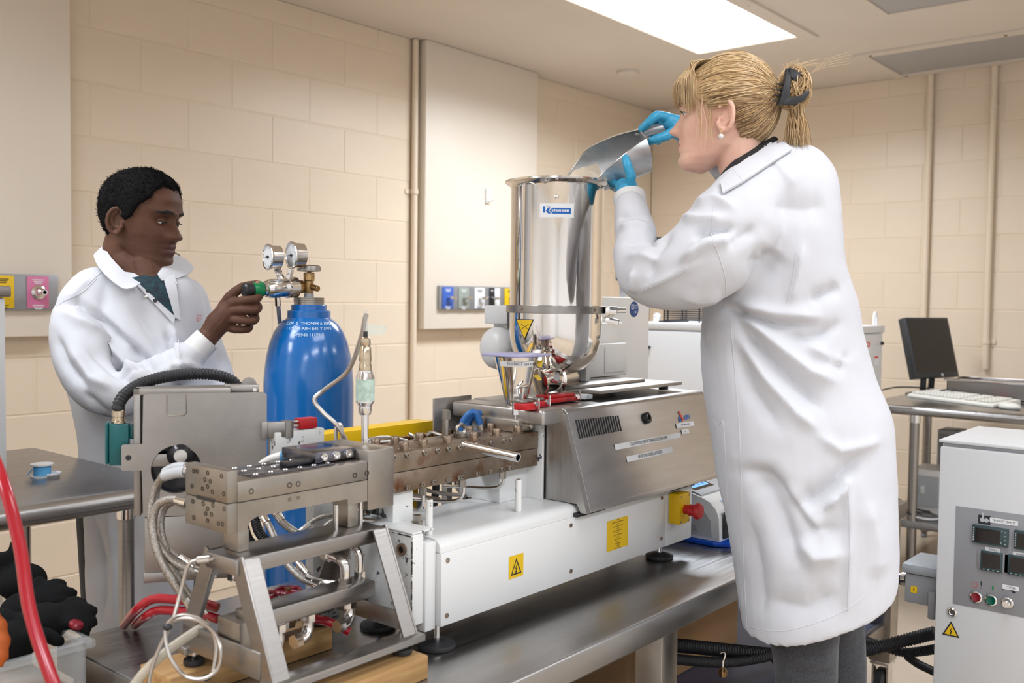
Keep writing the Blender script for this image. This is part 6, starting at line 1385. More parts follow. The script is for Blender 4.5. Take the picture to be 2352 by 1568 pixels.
def ear_bm(b, side):
    cx_, cz_, y0 = -.014, -.012, side*.068
    path = []
    for i in range(22):
        a = rad(-125+i*(300/21)*-1) if False else rad(20+i*12.5)
        path.append(V((cx_-.004+.0165*cos(a)*-1*-1*(1 if True else 0), y0+side*(.010+.007*(.5-.5*cos(a))), cz_+.031*sin(a))))
    path = [V((cx_-.0165*cos(rad(-160+i*13.5)), y0+side*(.008+.012*max(0, cos(rad(-160+i*13.5)))), cz_+.030*sin(rad(-160+i*13.5)))) for i in range(24)]
    tube(b, path, .0048, 8)
    path2 = [V((cx_-.010*cos(rad(-120+i*14)), y0+side*(.006+.006*max(0, cos(rad(-120+i*14)))), cz_+.002+.018*sin(rad(-120+i*14)))) for i in range(16)]
    tube(b, path2, .0032, 8)
    sphere(b, (cx_-.004, y0+side*.003, cz_), (.0150, .0040, .027), 16, 12, Matrix.Rotation(side*rad(-14), 4, 'Z'))
    sphere(b, (cx_+.004, y0+side*.006, cz_-.029), (.008, .0045, .0085), 12, 8)
    sphere(b, (cx_+.0125, y0+side*.004, cz_-.005), (.004, .005, .006), 10, 8)
def make_eye(parent, HM, RR, c, r_, e_up, e_lo, gaze, lid, lash):
    """eyeball with iris, two lid shells and lashes; c in head coordinates"""
    ec = HM @ V(c); X3 = RR.to_3x3(); e = obj('eye', sphere(newbm(), ec, r_, 24, 16), M_['eye_w'], parent)
    gz = (X3 @ V(gaze)).normalized(); ir = r_*.50
    obj('iris', lathe(newbm(), frame(ec, gz), [(ir, math.sqrt(r_**2-ir**2)*1.005), (ir*.6, r_*1.0), (0, r_*1.02)], 20, cap0=False), M_['iris'], e)
    def lid_pt(az, el, R_): return ec+X3 @ V((R_*cos(el)*cos(az), R_*cos(el)*sin(az), R_*sin(el)))
    edge = lambda az, up_: rad((e_up if up_ else e_lo)+((-8-(e_up if up_ else e_lo))*min(1, abs(az)/rad(82))**2.2))
    for up_ in (True, False):
        b = newbm(); rows_ = []
        for i in range(8):
            row = []
            for k in range(19):
                az = rad(-126+252*k/18); e0 = edge(az, up_); el = e0+((rad(84) if up_ else rad(-84))-e0)*i/7
                row.append(b.verts.new(lid_pt(az, el, r_*(1.10 if i else 1.02))))
            rows_.append(row)
        for r0_, r1_ in zip(rows_, rows_[1:]):
            for k in range(18): b.faces.new((r0_[k], r0_[k+1], r1_[k+1], r1_[k]))
        obj('eyelid', b, lid, e, True)
        if up_:
            b = newbm()
            tube(b, [lid_pt(rad(-70+140*k/12), edge(rad(-70+140*k/12), True), r_*1.09) for k in range(13)], .0006, 5)
            for k in range(17):
                az = rad(-66+132*k/16); p0 = lid_pt(az, edge(az, True), r_*1.08); d0 = X3 @ V((cos(az), sin(az)*1.2, -.25)); tube(b, [p0, p0+d0*.004, p0+d0*.0062+(X3 @ V((0, 0, .0022)))], .00035, 4)
            obj('eyelashes', b, lash, e, True)
def make_brow(parent, HM, bv, m, z0, hgt, n, r_, seed):
    rr_ = random.Random(seed); b = newbm()
    for sy in (1, -1):
        for k in range(n):
            y = .011+.037*rr_.random(); w_ = hgt*max(.25, 1-((y-.026)/.024)**2); z = z0-.11*abs(y-.028)+rr_.uniform(-w_, w_)
            q = []
            for t in (0, .5, 1):
                yy, zz_ = y+.006*t, z+.0014*t-.0006*(y > .034); h_ = bv.ray_cast(V((.2, sy*yy, zz_)), V((-1, 0, 0)))
                if h_[0] is not None: q.append(HM @ (h_[0]+V((.0006+.0006*sin(pi*t), 0, 0))))
            if len(q) == 3: tube(b, q, r_, 4)
    return obj('eyebrows', b, m, parent, True)
def rot_basis(fwd, upv):
    f = V(fwd).normalized(); u = V(upv); u = (u-f*u.dot(f)).normalized(); l = u.cross(f)
    return Matrix(((f.x, l.x, u.x, 0), (f.y, l.y, u.y, 0), (f.z, l.z, u.z, 0), (0, 0, 0, 1)))
def pring(xl, yl, xr, yr, D, b_, n=40, dirv=None, e=.9, sag=0):
    """cross-section of a body or garment: left and right edge points and half depth"""
    L, R = PD(xl, yl, D), PD(xr, yr, D); c_ = (L+R)/2; a = (R-L)/2
    d = V(dirv).normalized() if dirv else V((fw.x, fw.y, 0)).normalized()
    sg = lambda v: (abs(v)**e)*(1 if v >= 0 else -1)
    return [c_+a*sg(cos(2*pi*i/n))+d*(b_*sg(sin(2*pi*i/n))) for i in range(n)]
def loft(bm, rings, caps=True, sub=3):
    """smooth skin through cross-sections"""
    n = len(rings[0]); R = []
    m = len(rings)
    for i in range(m-1):
        for k in range(sub):
            t = k/sub; row = []
            for j in range(n):
                p0, p1, p2, p3 = rings[max(i-1, 0)][j], rings[i][j], rings[i+1][j], rings[min(i+2, m-1)][j]
                row.append(.5*((2*p1)+(p2-p0)*t+(2*p0-5*p1+4*p2-p3)*t*t+(3*p1-p0-3*p2+p3)*t**3))
            R.append(row)
    R.append(rings[-1]); prev = None
    for row in R:
        cur = [bm.verts.new(p) for p in row]
        if prev: bridge(bm, prev, cur)
        elif caps: capf(bm, cur[::-1])
        prev = cur
    if caps: capf(bm, prev)
    return bm
def limb(bm, pts, n=18, per=6):
    """tapered limb through (point, radius) joints"""
    P = catmull([p for p, r in pts], per); rr = []
    for i in range(len(pts)-1): rr += [pts[i][1]+(pts[i+1][1]-pts[i][1])*k/per for k in range(per)]
    rr.append(pts[-1][1]); tube(bm, P, 1.0, n, rf=lambda i, t: rr[i])
    sphere(bm, P[0], rr[0]*.98, n, 10); sphere(bm, P[-1], rr[-1]*.98, n, 10)
    return bm
def chain(bm, pts, r0, r1, n=12):
    P = catmull(pts, 5); m = len(P); tube(bm, P, 1.0, n, rf=lambda i, t: r0+(r1-r0)*t)
    sphere(bm, P[-1], r1, n, 8); sphere(bm, P[0], r0, n, 8)
    for k in range(1, len(pts)-1): sphere(bm, pts[k], (r0+(r1-r0)*k/(len(pts)-1))*1.07, n, 8)
def to_px(p):
    d = p-CAM; z = d.dot(fw); return 1176+FPX*d.dot(rt)/z, 784-FPX*d.dot(up)/z
def seg_d(x, y, ax, ay, bx, by):
    vx, vy = bx-ax, by-ay; L2 = vx*vx+vy*vy; t = 0 if L2 == 0 else max(0, min(1, ((x-ax)*vx+(y-ay)*vy)/L2))
    return math.hypot(x-ax-t*vx, y-ay-t*vy), t
def fold(b, folds, seed=0, rough=.0016, nscale=14):
    """creases: each fold is a line seen on the cloth, its width and its height (negative = valley)"""
    b.normal_update()
    mv = []
    for v in b.verts:
        x, y = to_px(v.co); s = 0.0
        if v.normal.dot(v.co-CAM) < 0.25*(v.co-CAM).length:
            for pts, w_, h_ in folds:
                bx0 = min(p[0] for p in pts)-3*w_; bx1 = max(p[0] for p in pts)+3*w_
                if x < bx0 or x > bx1: continue
                best = 1e9; tt = 0; m = len(pts)-1
                for i in range(m):
                    d, t = seg_d(x, y, *pts[i], *pts[i+1])
                    if d < best: best = d; tt = (i+t)/m
                if best < 3*w_: s += 2.3*h_*(.55*math.exp(-.5*(best/w_)**2)+.45*math.exp(-best/(.75*w_)))*min(1, 4*tt+.25, 4*(1-tt)+.15)
        nz_ = mnoise.noise(v.co*nscale+V((seed, 0, 0)))*rough+mnoise.noise(v.co*nscale*2.7+V((0, seed, 0)))*rough*.4
        mv.append((v, v.normal*(s+nz_)))
    for v, d in mv: v.co += d
def bvh_of(o):
    M = Matrix.Translation(origin(o)); me = o.data
    return BVHTree.FromPolygons([M @ v.co for v in me.vertices], [tuple(p.vertices) for p in me.polygons])
def cast(bv, px, py, off=.0):
    d = ray(px, py).normalized(); h_ = bv.ray_cast(CAM, d)
    return None if h_[0] is None else h_[0]-d*off
def seam(bv, pts, r, off=0.0, per=6):
    P = catmull([V((p[0], p[1], 0)) for p in pts], per); out = [cast(bv, p.x, p.y, off) for p in P]
    return tube(newbm(), [q for q in out if q is not None], r, 6)
def patch(bv, corners, off, th, nu=8, nv=8):
    """cloth patch laid on a garment: four corner pixels (tl, tr, br, bl), following the cloth beneath"""
    b = newbm(); g = []
    for j in range(nv+1):
        row = []
        for i in range(nu+1):
            u, v_ = i/nu, j/nv
            x = (corners[0][0]*(1-u)+corners[1][0]*u)*(1-v_)+(corners[3][0]*(1-u)+corners[2][0]*u)*v_
            y = (corners[0][1]*(1-u)+corners[1][1]*u)*(1-v_)+(corners[3][1]*(1-u)+corners[2][1]*u)*v_
            q = cast(bv, x, y, off)
            row.append(q)
        g.append(row)
    ok = [[None if q is None else b.verts.new(q) for q in row] for row in g]
    for j in range(nv):
        for i in range(nu):
            f = (ok[j][i], ok[j][i+1], ok[j+1][i+1], ok[j+1][i])
            if None not in f: b.faces.new(f)
    for f in b.faces: pass
    if th: thicken(b, th)
    return b
def hair_shell(HM, fem, lims, off, rough, nz=70, nt=110, mi=0, bm=None, feather=.010, fall=None):
    """close hair over the head surface; lims = (azimuth, lowest height) of the hairline"""
    b = bm or bmesh.new(); L = [(rad(a), z) for a, z in lims]; rows_ = []
    for i in range(nz):
        u = i/(nz-1); row = []
        for k in range(nt):
            th = 2*pi*k/nt; a = th if th <= pi else 2*pi-th; zl = lerp(L, a); z = zl+(.1145-zl)*u
            p = head_point(z, th, fem); q1 = head_point(min(.1148, z+.002), th, fem); q2 = head_point(z, th+.02, fem)
            n_ = (q2-p).cross(q1-p)
            if n_.length < 1e-9: n_ = p-V((-.01, 0, .02))
            n_.normalize()
            if n_.dot(p-V((-.01, 0, .0))) < 0: n_ = -n_
            if z > .104: n_ = (n_+V((0, 0, 2))).normalized()
            m_ = min(1, (z-zl)/feather); m_ = m_*m_*(3-2*m_)
            row.append(b.verts.new(HM @ (p+n_*(-.003+(off+.003)*m_+rough*m_*(mnoise.noise(p*95)+.6*mnoise.noise(p*240))))))
        rows_.append(row)
    for r0_, r1_ in zip(rows_, rows_[1:]): bridge(b, r0_, r1_, mi)
    capf(b, rows_[-1], mi); return b
# finish it all: skin with coloured regions
def paint(b, rules):
    for f in b.faces:
        c_ = f.calc_center_median()
        for i, fn in rules:
            if fn(c_): f.material_index = i; break
# ------------------------------------------------------------------ the woman at the hopper
fh = V((fw.x, fw.y, 0)).normalized(); rh = V((rt.x, rt.y, 0)).normalized(); UZ = V((0, 0, 1))
wo = thing('person', 'woman in white lab coat and blue gloves pouring powder from a scoop', 'person', (1.93, .80, 0))
al = rad(19); wf = (-rh*cos(al)+fh*sin(al)); wf = (wf+UZ*.05).normalized()
RW = rot_basis(wf, UZ+rh*.02); WS = .985
ear_w = PD(1667, 266, 1.925); HWc = ear_w-(RW.to_3x3() @ V((-.014, .076, -.012)))*WS
HWM = Matrix.Translation(HWc) @ RW @ Matrix.Scale(WS, 4); HWI = HWM.inverted()
def head_with_ears(fem):
    b = head_bm(fem); ear_bm(b, 1); ear_bm(b, -1); return b
b = head_with_ears(True); skull_w = BVHTree.FromBMesh(b)
bmesh.ops.transform(b, matrix=HWM, verts=b.verts)
# neck and the body under the coat
nk = [(HWM @ V((-.034, 0, -.050)), .046), (HWM @ V((-.042, .0, -.10)), .045), (PD(1718, 395, 2.0), .050), (PD(1745, 450, 2.0), .075)]
limb(b, nk, 24)
limb(b, [(PD(1745, 450, 2.0), .07), (PD(1790, 600, 2.0), .10), (PD(1820, 900, 2.02), .11), (PD(1840, 1100, 2.03), .12)], 20)
def wface(bm_):
    def loc(c_): return HWI @ c_
    def lips(c_):
        q = loc(c_); return q.x > .074 and abs(q.y) < .021-.3*abs(q.z+.064) and -.0765 < q.z < -.0525
    def blush(c_):
        q = loc(c_); return q.x > .045 and (q.y-.045)**2+(q.z+.032)**2 < .016**2
    def brow(c_):
        q = loc(c_); return q.x > .06 and .012 < abs(q.y) < .046 and abs(q.z-(.020-.10*abs(abs(q.y)-.026))) < .0026
    paint(bm_, [(1, lips)])
body_w = remesh(b, .0024, 1, 'body', [M_['skin_f'], M_['lips_f'], M_['blush'], M_['brow_f']], wo, post=wface)
for sy in (1, -1): make_eye(wo, HWM, RW, (.0690, sy*.030, .0015), .0112*WS, 14, -26, (1, .05*sy, -.35), M_['skin_f'], M_['brow_m'])
make_brow(wo, HWM, skull_w, M_['brow_f'], .0215, .0022, 90, .0004, 4)
# earring
eh = thing('earring', '', '') if False else None
p = HWM @ V((-.008, .083, -.046)); b = newbm(); tube(b, [p+V((0, 0, .008)), p+V((0, 0, -.002)), PD(1657, 300, 1.905), PD(1656, 306, 1.905)], .0007, 6); er = obj('earring', b, M_['gold'], wo)
obj('pearl', sphere(newbm(), PD(1656, 313, 1.905), .0052, 18, 12), M_['pearl'], er)
# ---- hair
rnd = random.Random(3)
ctr = V((-.012, 0, .025))
def skull_at(d, off):
    d = V(d).normalized(); h_ = skull_w.ray_cast(ctr, d)
    r_ = (h_[0]-ctr).length if h_[0] is not None else .1
    return ctr+d*min(r_, .125)+d*off
def skull_r(d):
    """smooth cranium without ears: ellipsoid matched to the head"""
    d = V(d).normalized(); ax, ay, az = (.100 if d.x > 0 else .090), .071, .092
    r_ = 1/math.sqrt((d.x/ax)**2+(d.y/ay)**2+(d.z/az)**2); return r_
def slerp(a, c_, t):
    a, c_ = V(a).normalized(), V(c_).normalized(); om = math.acos(max(-1, min(1, a.dot(c_))))
    if om < 1e-4: return a
    return (a*sin((1-t)*om)+c_*sin(t*om))/sin(om)
bunb = V((-.100, .012, .042))
hb = newbm()
hair_shell(HWM, True, [(0, .072), (30, .066), (45, .050), (58, .026), (72, .010), (86, .012), (97, .020), (110, -.004), (128, -.045), (155, -.068), (180, -.074)], .0055, .0012, mi=3, bm=hb)
def strand(pts, r, mi, n=5, taper=.55):
    P = catmull(pts, 3); m = len(P); tube(hb, [HWM @ q for q in P], r*WS, n, rf=lambda i, t: 1-(1-taper)*abs(2*t-1)**2, mi=mi)
# combed-back lengths
lump = [rnd.uniform(-.002, .003) for _ in range(64)]; N_ = 2600
for k in range(N_):
    u = rnd.random(); side = 1 if rnd.random() < .62 else -1
    # hairline around the face, over the ear and down to the nape
    if u < .30: s0 = V((.066-.035*(u/.3), side*rnd.uniform(.0, .060), .096-.02*(u/.3)))
    elif u < .44: zt_ = rnd.uniform(.030, .092); s0 = V((rnd.uniform(.052, .090)-.3*max(0, .06-zt_), side*rnd.uniform(.034, .060), zt_))
    elif u < .72: w_ = (u-.44)/.28; s0 = V((.074-.060*w_-.030*w_**3, side*(.050+.020*min(1, 1.6*w_)), .074-.064*min(1, 1.5*w_)+.022*max(0, w_-.70)*3))
    else: w_ = (u-.72)/.28; s0 = V((-.024-.036*w_, side*(.068-.060*w_**.7), .012-.100*w_))
    s0 += V((rnd.uniform(-.006, .006), 0, rnd.uniform(-.006, .006)))
    a, e_ = (s0-ctr), (bunb-ctr)+V((0, rnd.uniform(-.012, .012), rnd.uniform(-.016, .016)))
    lift = .0050+rnd.random()*.0030+lump[int(u*63)]; pts = []
    for t in (0, .12, .28, .45, .62, .8, 1):
        d = slerp(a, e_, t); sag = .007*sin(pi*t)*rnd.uniform(.6, 1.2)
        pts.append(ctr+d*(skull_r(d)+lift*(.75+.25*min(1, 5*t))+sag*(1 if d.z > 0 else .5)))
    pts[-1] = bunb+V((-.01, rnd.uniform(-.014, .014), rnd.uniform(-.018, .018)))
    mi = rnd.choices((0, 1, 2, 3), (.38, .30, .10, .22))[0] if u < .72 else rnd.choices((0, 1, 2, 3), (.22, .10, .34, .34))[0]
    strand(pts, rnd.uniform(.0006, .0012), mi, 4)
# fringe
for k in range(900):
    y1 = rnd.uniform(-.058, .070); y0 = y1*.45+rnd.uniform(-.012, .012)
    ez = .034-.012*max(0, (abs(y1)-.03)/.03)+rnd.uniform(-.016, .006); xe = .1015-10.5*y1*y1+rnd.uniform(-.002, .004)
    if y1 > .05: ez -= rnd.uniform(0, .016)
    x0 = rnd.uniform(.0, .045); d = V((x0+.012, y0, .10)); s0 = ctr+d.normalized()*(skull_r(d)+.008)
    sw = rnd.uniform(.002, .010)
    pts = [s0, V((x0*.5+.045, y0*.8+y1*.2, .108-.002*rnd.random())), V((.088-6*y1*y1+sw*.4, y1*.75, .088)), V((xe+sw*.6, y1*.95, .060)), V((xe-.001, y1, ez))]
    strand(pts, rnd.uniform(.0004, .0008), rnd.choices((0, 1, 2, 3), (.32, .55, .02, .11))[0], 4, taper=.35)
for k in range(16):
    y_ = .066+rnd.uniform(-.004, .004); x_ = rnd.uniform(.02, .055); strand([V((x_, y_, .05)), V((x_-.004, y_+.006, .01)), V((x_-.012+rnd.uniform(-.006, .006), y_+.007, -.03)), V((x_-.012+rnd.uniform(-.01, .01), y_+.004, -.055-rnd.random()*.03))], .0005, rnd.choice((0, 1)), taper=.3)
# bun and tail
bc = V((-.138, .012, .055)); sphere(hb, HWM @ bc, (.030, .030, .036), 20, 14, RW, mi=3)
for k in range(420):
    ax_ = V((rnd.gauss(0, .5), rnd.gauss(0, 1), rnd.gauss(0, .35))).normalized(); u_ = ax_.orthogonal().normalized(); v_ = ax_.cross(u_); a0 = rnd.uniform(0, 2*pi); off = rnd.uniform(-.014, .014)
    R_ = rnd.uniform(.030, .037); pts = []
    for i in range(7):
        a = a0+i*.42; q = (u_*cos(a)+v_*sin(a))*R_+ax_*off; pts.append(bc+V((q.x*.95, q.y*.95, q.z*1.22)))
    strand(pts, rnd.uniform(.0006, .0012), rnd.choices((0, 1, 2, 3), (.45, .25, .08, .22))[0], 4, taper=.5)
for k in range(240):
    s0 = bc+V((rnd.uniform(-.02, .012), rnd.uniform(-.018, .018), -.02)); dx = rnd.uniform(-.020, .010); zz_ = rnd.uniform(-.075, -.045)
    strand([s0, s0+V((-.004, 0, -.03)), s0+V((dx*.5-.006, rnd.uniform(-.006, .006), -.055)), V((s0.x+dx-.006, s0.y+rnd.uniform(-.01, .01), zz_))], rnd.uniform(.0005, .0010), rnd.choices((0, 1, 2, 3), (.40, .40, .05, .15))[0], 4, taper=.3)
for k in range(26):
    a = rnd.uniform(0, 2*pi); s0 = bc+V((.02*cos(a), rnd.uniform(-.02, .02), .036)); strand([s0, s0+V((rnd.uniform(-.02, .005), 0, .012)), s0+V((rnd.uniform(-.05, .0), rnd.uniform(-.01, .01), rnd.uniform(.008, .028)))], .0003, 1, 4, .3)
for k in range(5):
    s0 = bc+V((-.03, 0, .03)); strand([s0, s0+V((-.03, 0, .012+.004*k)), s0+V((-.075, 0, .018+.006*k))], .0003, 1, 4, .3)
obj('hair', hb, [M_['hair1'], M_['hair2'], M_['hair3'], M_['hair4']], wo, True, 'blonde hair gathered in a bun')
# claw clip
cpl = HWM @ V((-.125, .056, .045)); cn_ = (-fh*.9+rh*.25+UZ*.05).normalized()
K = lambda px, py: (lambda q: (CPI @ q).xy)(hit(px, py, cpl, cn_))
CPM = plane_frame(cpl, cn_, rh); CPI = CPM.inverted()
b = newbm()
for pl_ in ([(1806, 157), (1816, 156), (1812, 222), (1797, 240), (1785, 242), (1794, 222), (1800, 190)], [(1806, 157), (1822, 158), (1838, 171), (1829, 189), (1820, 184), (1815, 176), (1808, 172)], [(1797, 240), (1806, 224), (1836, 222), (1847, 212), (1850, 196), (1856, 205), (1857, 216), (1846, 232), (1826, 241)]):
    prism(b, [tuple(K(*q)) for q in pl_][::-1], CPM, -.006, .004, .0012)
for py in (192, 205, 218, 231): p = K(1797-(py-192)*.18, py); q = CPM @ V((p[0], p[1], -.004)); cyl(b, q, q-rh*.010+UZ*.002+fh*.006, .0028, .0006, n=6)
cc_ = obj('hair_clip', b, M_['dark'], wo, 30, 'black claw hair clip')
b = newbm(); tube(b, [CPM @ V((*K(1838, 172), -.002)), CPM @ V((*K(1852, 190), -.022)), CPM @ V((*K(1850, 222), -.025)), CPM @ V((*K(1830, 238), -.004))], .005, 8, sq=.6); obj('clip_half', b, M_['dark'], cc_)

# ---- lab coat: torso through its silhouette, both sleeves, one continuous cloth
D0 = 2.0
rings = [pring(1697, 348, 1812, 326, 2.02, .055), pring(1678, 372, 1868, 346, 2.02, .095), pring(1662, 410, 1905, 392, 2.02, .135), pring(1650, 460, 1917, 450, 2.02, .155), pring(1645, 540, 1920, 535, 2.02, .165),
         pring(1638, 620, 1930, 615, 2.02, .165), pring(1622, 700, 1956, 690, 2.02, .160), pring(1613, 790, 1972, 770, 2.02, .158), pring(1620, 890, 2000, 870, 2.02, .170), pring(1634, 985, 2034, 960, 2.02, .185),
         pring(1650, 1090, 2040, 1060, 2.02, .190), pring(1674, 1200, 2042, 1150, 2.02, .190), pring(1694, 1310, 2042, 1240, 2.02, .188), pring(1706, 1410, 2040, 1300, 2.02, .185), pring(1712, 1452, 2036, 1324, 2.02, .183)]
b = newbm(); loft(b, rings, sub=4)
limb(b, [(PD(1735, 455, 1.95), .082), (PD(1690, 520, 1.90), .092), (PD(1630, 585, 1.88), .088), (PD(1555, 622, 1.90), .078), (PD(1490, 628, 1.945), .062), (PD(1464, 590, 2.00), .049), (PD(1462, 545, 2.05), .044), (PD(1452, 500, 2.09), .041), (PD(1447, 472, 2.11), .034)], 26)
limb(b, [(PD(1790, 430, 2.13), .075), (PD(1760, 420, 2.20), .075), (PD(1705, 395, 2.28), .060), (PD(1655, 352, 2.30), .048), (PD(1605, 318, 2.30), .038), (PD(1590, 311, 2.295), .033)], 22)
Wfold = [([(1664, 704), (1715, 722), (1775, 742), (1880, 748)], 9, -.013), ([(1690, 700), (1780, 722), (1890, 728)], 12, .007),
         ([(1680, 728), (1740, 790), (1800, 850), (1860, 905), (1890, 940)], 13, -.011), ([(1700, 715), (1780, 790), (1860, 855), (1925, 880)], 14, .008), ([(1700, 775), (1760, 870), (1830, 950), (1880, 990)], 12, .007),
         ([(1690, 800), (1730, 900), (1790, 985)], 14, -.007), ([(1800, 765), (1850, 775), (1885, 770), (1930, 740)], 10, -.008), ([(1860, 690), (1905, 672), (1930, 655)], 12, -.008), ([(1880, 820), (1930, 840), (1950, 810)], 10, -.006),
         ([(1850, 790), (1910, 830), (1960, 830)], 11, .006), ([(1740, 520), (1700, 545), (1665, 560)], 13, -.007), ([(1780, 470), (1850, 480), (1900, 470)], 25, -.006), ([(1720, 600), (1760, 610), (1785, 575)], 25, -.008),
         ([(1845, 560), (1830, 640), (1815, 700)], 10, .005), ([(1880, 1000), (1930, 1035), (1985, 1025), (2020, 1010)], 10, .005), ([(1985, 1040), (1930, 1100), (1880, 1140), (1830, 1160)], 16, -.011), ([(1950, 1095), (1930, 1130), (1890, 1170)], 9, .009),
         ([(1730, 1095), (1770, 1130), (1800, 1200), (1838, 1300)], 20, -.012), ([(1700, 1080), (1760, 1090), (1810, 1140), (1870, 1215), (1938, 1218)], 13, -.009), ([(1800, 1110), (1850, 1180), (1900, 1235)], 13, .008), ([(1830, 1240), (1870, 1280), (1940, 1270)], 18, .008),
         ([(1945, 1100), (1950, 1250), (1945, 1400)], 7, .005), ([(1760, 1380), (1850, 1400), (1930, 1360)], 25, -.006), ([(1990, 1150), (2010, 1250), (2015, 1330)], 18, .006), ([(1720, 1200), (1740, 1300), (1750, 1420)], 14, -.005),
         # sleeve
         ([(1690, 520), (1640, 528), (1590, 545)], 9, -.009), ([(1700, 545), (1630, 560), (1560, 600)], 10, .006), ([(1640, 540), (1600, 565), (1560, 610)], 7, .005), ([(1540, 530), (1500, 590), (1490, 640)], 10, -.006), ([(1455, 620), (1455, 650), (1450, 672)], 7, .006),
         ([(1470, 668), (1530, 640), (1610, 600)], 7, .004), ([(1430, 560), (1470, 548), (1505, 560)], 7, -.006), ([(1425, 525), (1460, 515), (1500, 530)], 6, .006), ([(1420, 500), (1455, 492), (1490, 500)], 6, -.005), ([(1440, 590), (1480, 585), (1510, 600)], 7, .004),
         ([(1600, 470), (1640, 455), (1690, 480)], 9, .006), ([(1570, 500), (1610, 505), (1660, 500)], 8, .006), ([(1760, 360), (1800, 400), (1830, 430)], 18, .004), ([(1560, 680), (1610, 690), (1660, 680)], 14, .004)]
coat_w = remesh(b, .0058, 4, 'lab_coat', M_['coat'], wo, 'white cotton lab coat', post=lambda q: fold(q, Wfold, 5, .0022, 11))
bw_ = bvh_of(coat_w)
for nm, pts, r in (('armhole_seam', [(1640, 470), (1634, 535), (1652, 590), (1666, 640), (1666, 704)], .0011), ('front_edge_seam', [(1677, 725), (1692, 900), (1699, 1000), (1704, 1150), (1708, 1280), (1716, 1440)], .0013), ('back_seam', [(1830, 580), (1818, 650), (1806, 700)], .0009), ('sleeve_seam', [(1640, 548), (1590, 600), (1555, 632), (1475, 668)], .0009),
                   ('vent_seam', [(1948, 1110), (1952, 1250), (1946, 1405)], .0010), ('hem_stitch', [(1722, 1440), (1800, 1448), (1900, 1420), (1985, 1370), (2028, 1315)], .0009), ('pocket_edge', [(1637, 965), (1650, 975), (1662, 975), (1668, 1100), (1672, 1190)], .0012)):
    o = obj(nm, seam(bw_, pts, r), M_['coat'], coat_w)
# knit cuffs
for pts, r in (([PD(1463, 520, 2.085), PD(1455, 495, 2.11), PD(1449, 472, 2.135), PD(1446, 453, 2.15)], .036), ([PD(1606, 318, 2.30), PD(1590, 310, 2.295), PD(1574, 302, 2.29)], .034)):
    b = newbm(); P = resample(catmull(pts, 8), .003); tube(b, P, r, 40, rf=lambda i, t: 1.0-.05*sin(t*pi)+.02*(i % 2), ends=True); obj('cuff', b, M_['cuff'], coat_w)
# collar: folded band standing round the neck
def band(pix, off_in=.0):
    """strip of cloth: list of (px, py, depth) pairs (outer edge, inner edge)"""
    b = newbm(); rows_ = []
    A = catmull([PD(*q[0]) for q in pix], 5); B = catmull([PD(*q[1]) for q in pix], 5)
    for a, c_ in zip(A, B): rows_.append([b.verts.new(a+(c_-a)*t+(fh*-.004*sin(pi*t))) for t in (0, .25, .5, .75, 1)])
    for r0_, r1_ in zip(rows_, rows_[1:]):
        for i in range(4): b.faces.new((r0_[i], r0_[i+1], r1_[i+1], r1_[i]))
    thicken(b, .003); return b
b = patch(bw_, [(1684, 391), (1790, 315), (1818, 346), (1706, 420)], .007, .0045, 16, 6); cl_ = obj('collar', b, M_['coat'], coat_w, 60)
b = patch(bw_, [(1656, 420), (1688, 388), (1710, 418), (1660, 446)], .006, .0045, 8, 6); obj('collar_tip', b, M_['coat'], cl_, 60)
b = band([((1640, 405, 2.06), (1622, 364, 2.06)), ((1660, 402, 2.04), (1648, 366, 2.05)), ((1676, 400, 2.03), (1662, 380, 2.04))]); obj('collar_far_point', b, M_['coat'], coat_w, 60)
b = band([((1664, 424, 1.925), (1652, 410, 1.945)), ((1690, 396, 1.92), (1672, 385, 1.95)), ((1722, 364, 1.925), (1704, 358, 1.955)), ((1760, 338, 1.935), (1748, 332, 1.965)), ((1786, 322, 1.97), (1778, 316, 1.985))]); obj('shirt_collar', b, M_['shirt_black'], wo, 60, 'black shirt collar inside the coat')
# jeans and shoes
b = newbm(); limb(b, [(PD(1850, 1330, 2.0), .085), (PD(1848, 1450, 1.98), .070), (PD(1850, 1570, 1.99), .062), (PZ(1852, 1700, .36), .055), (V((PZ(1852, 1700, .36).x, PZ(1852, 1700, .36).y, .10)), .045), (V((PZ(1852, 1700, .36).x, PZ(1852, 1700, .36).y, .06)), .046)], 24)
pf = PD(1920, 1450, 2.12); limb(b, [(PD(1890, 1330, 2.08), .085), (pf, .062), (PD(1928, 1570, 2.13), .056), (V((PD(1928, 1570, 2.13).x, PD(1928, 1570, 2.13).y, .30)), .052), (V((PD(1928, 1570, 2.13).x, PD(1928, 1570, 2.13).y, .06)), .046)], 24)
jn = remesh(b, .007, 2, 'jeans', M_['denim'], wo, 'charcoal denim trousers', post=lambda q: fold(q, [([(1800, 1460), (1840, 1500), (1900, 1510)], 10, -.003), ([(1810, 1540), (1860, 1550), (1910, 1540)], 8, -.003)], 2, .0025, 16))
for lp in (PZ(1852, 1700, .36), PD(1928, 1570, 2.13)):
    b = newbm(); g_ = V((lp.x, lp.y, 0)); d = V((wf.x, wf.y, 0)).normalized(); limb(b, [(g_-d*.05+UZ*.043, .040), (g_+d*.04+UZ*.042, .041), (g_+d*.15+UZ*.034, .032)], 16); 
    for v in b.verts: v.co.z = max(v.co.z, .002)
    obj('shoe', b, M_['dark'], wo, True)

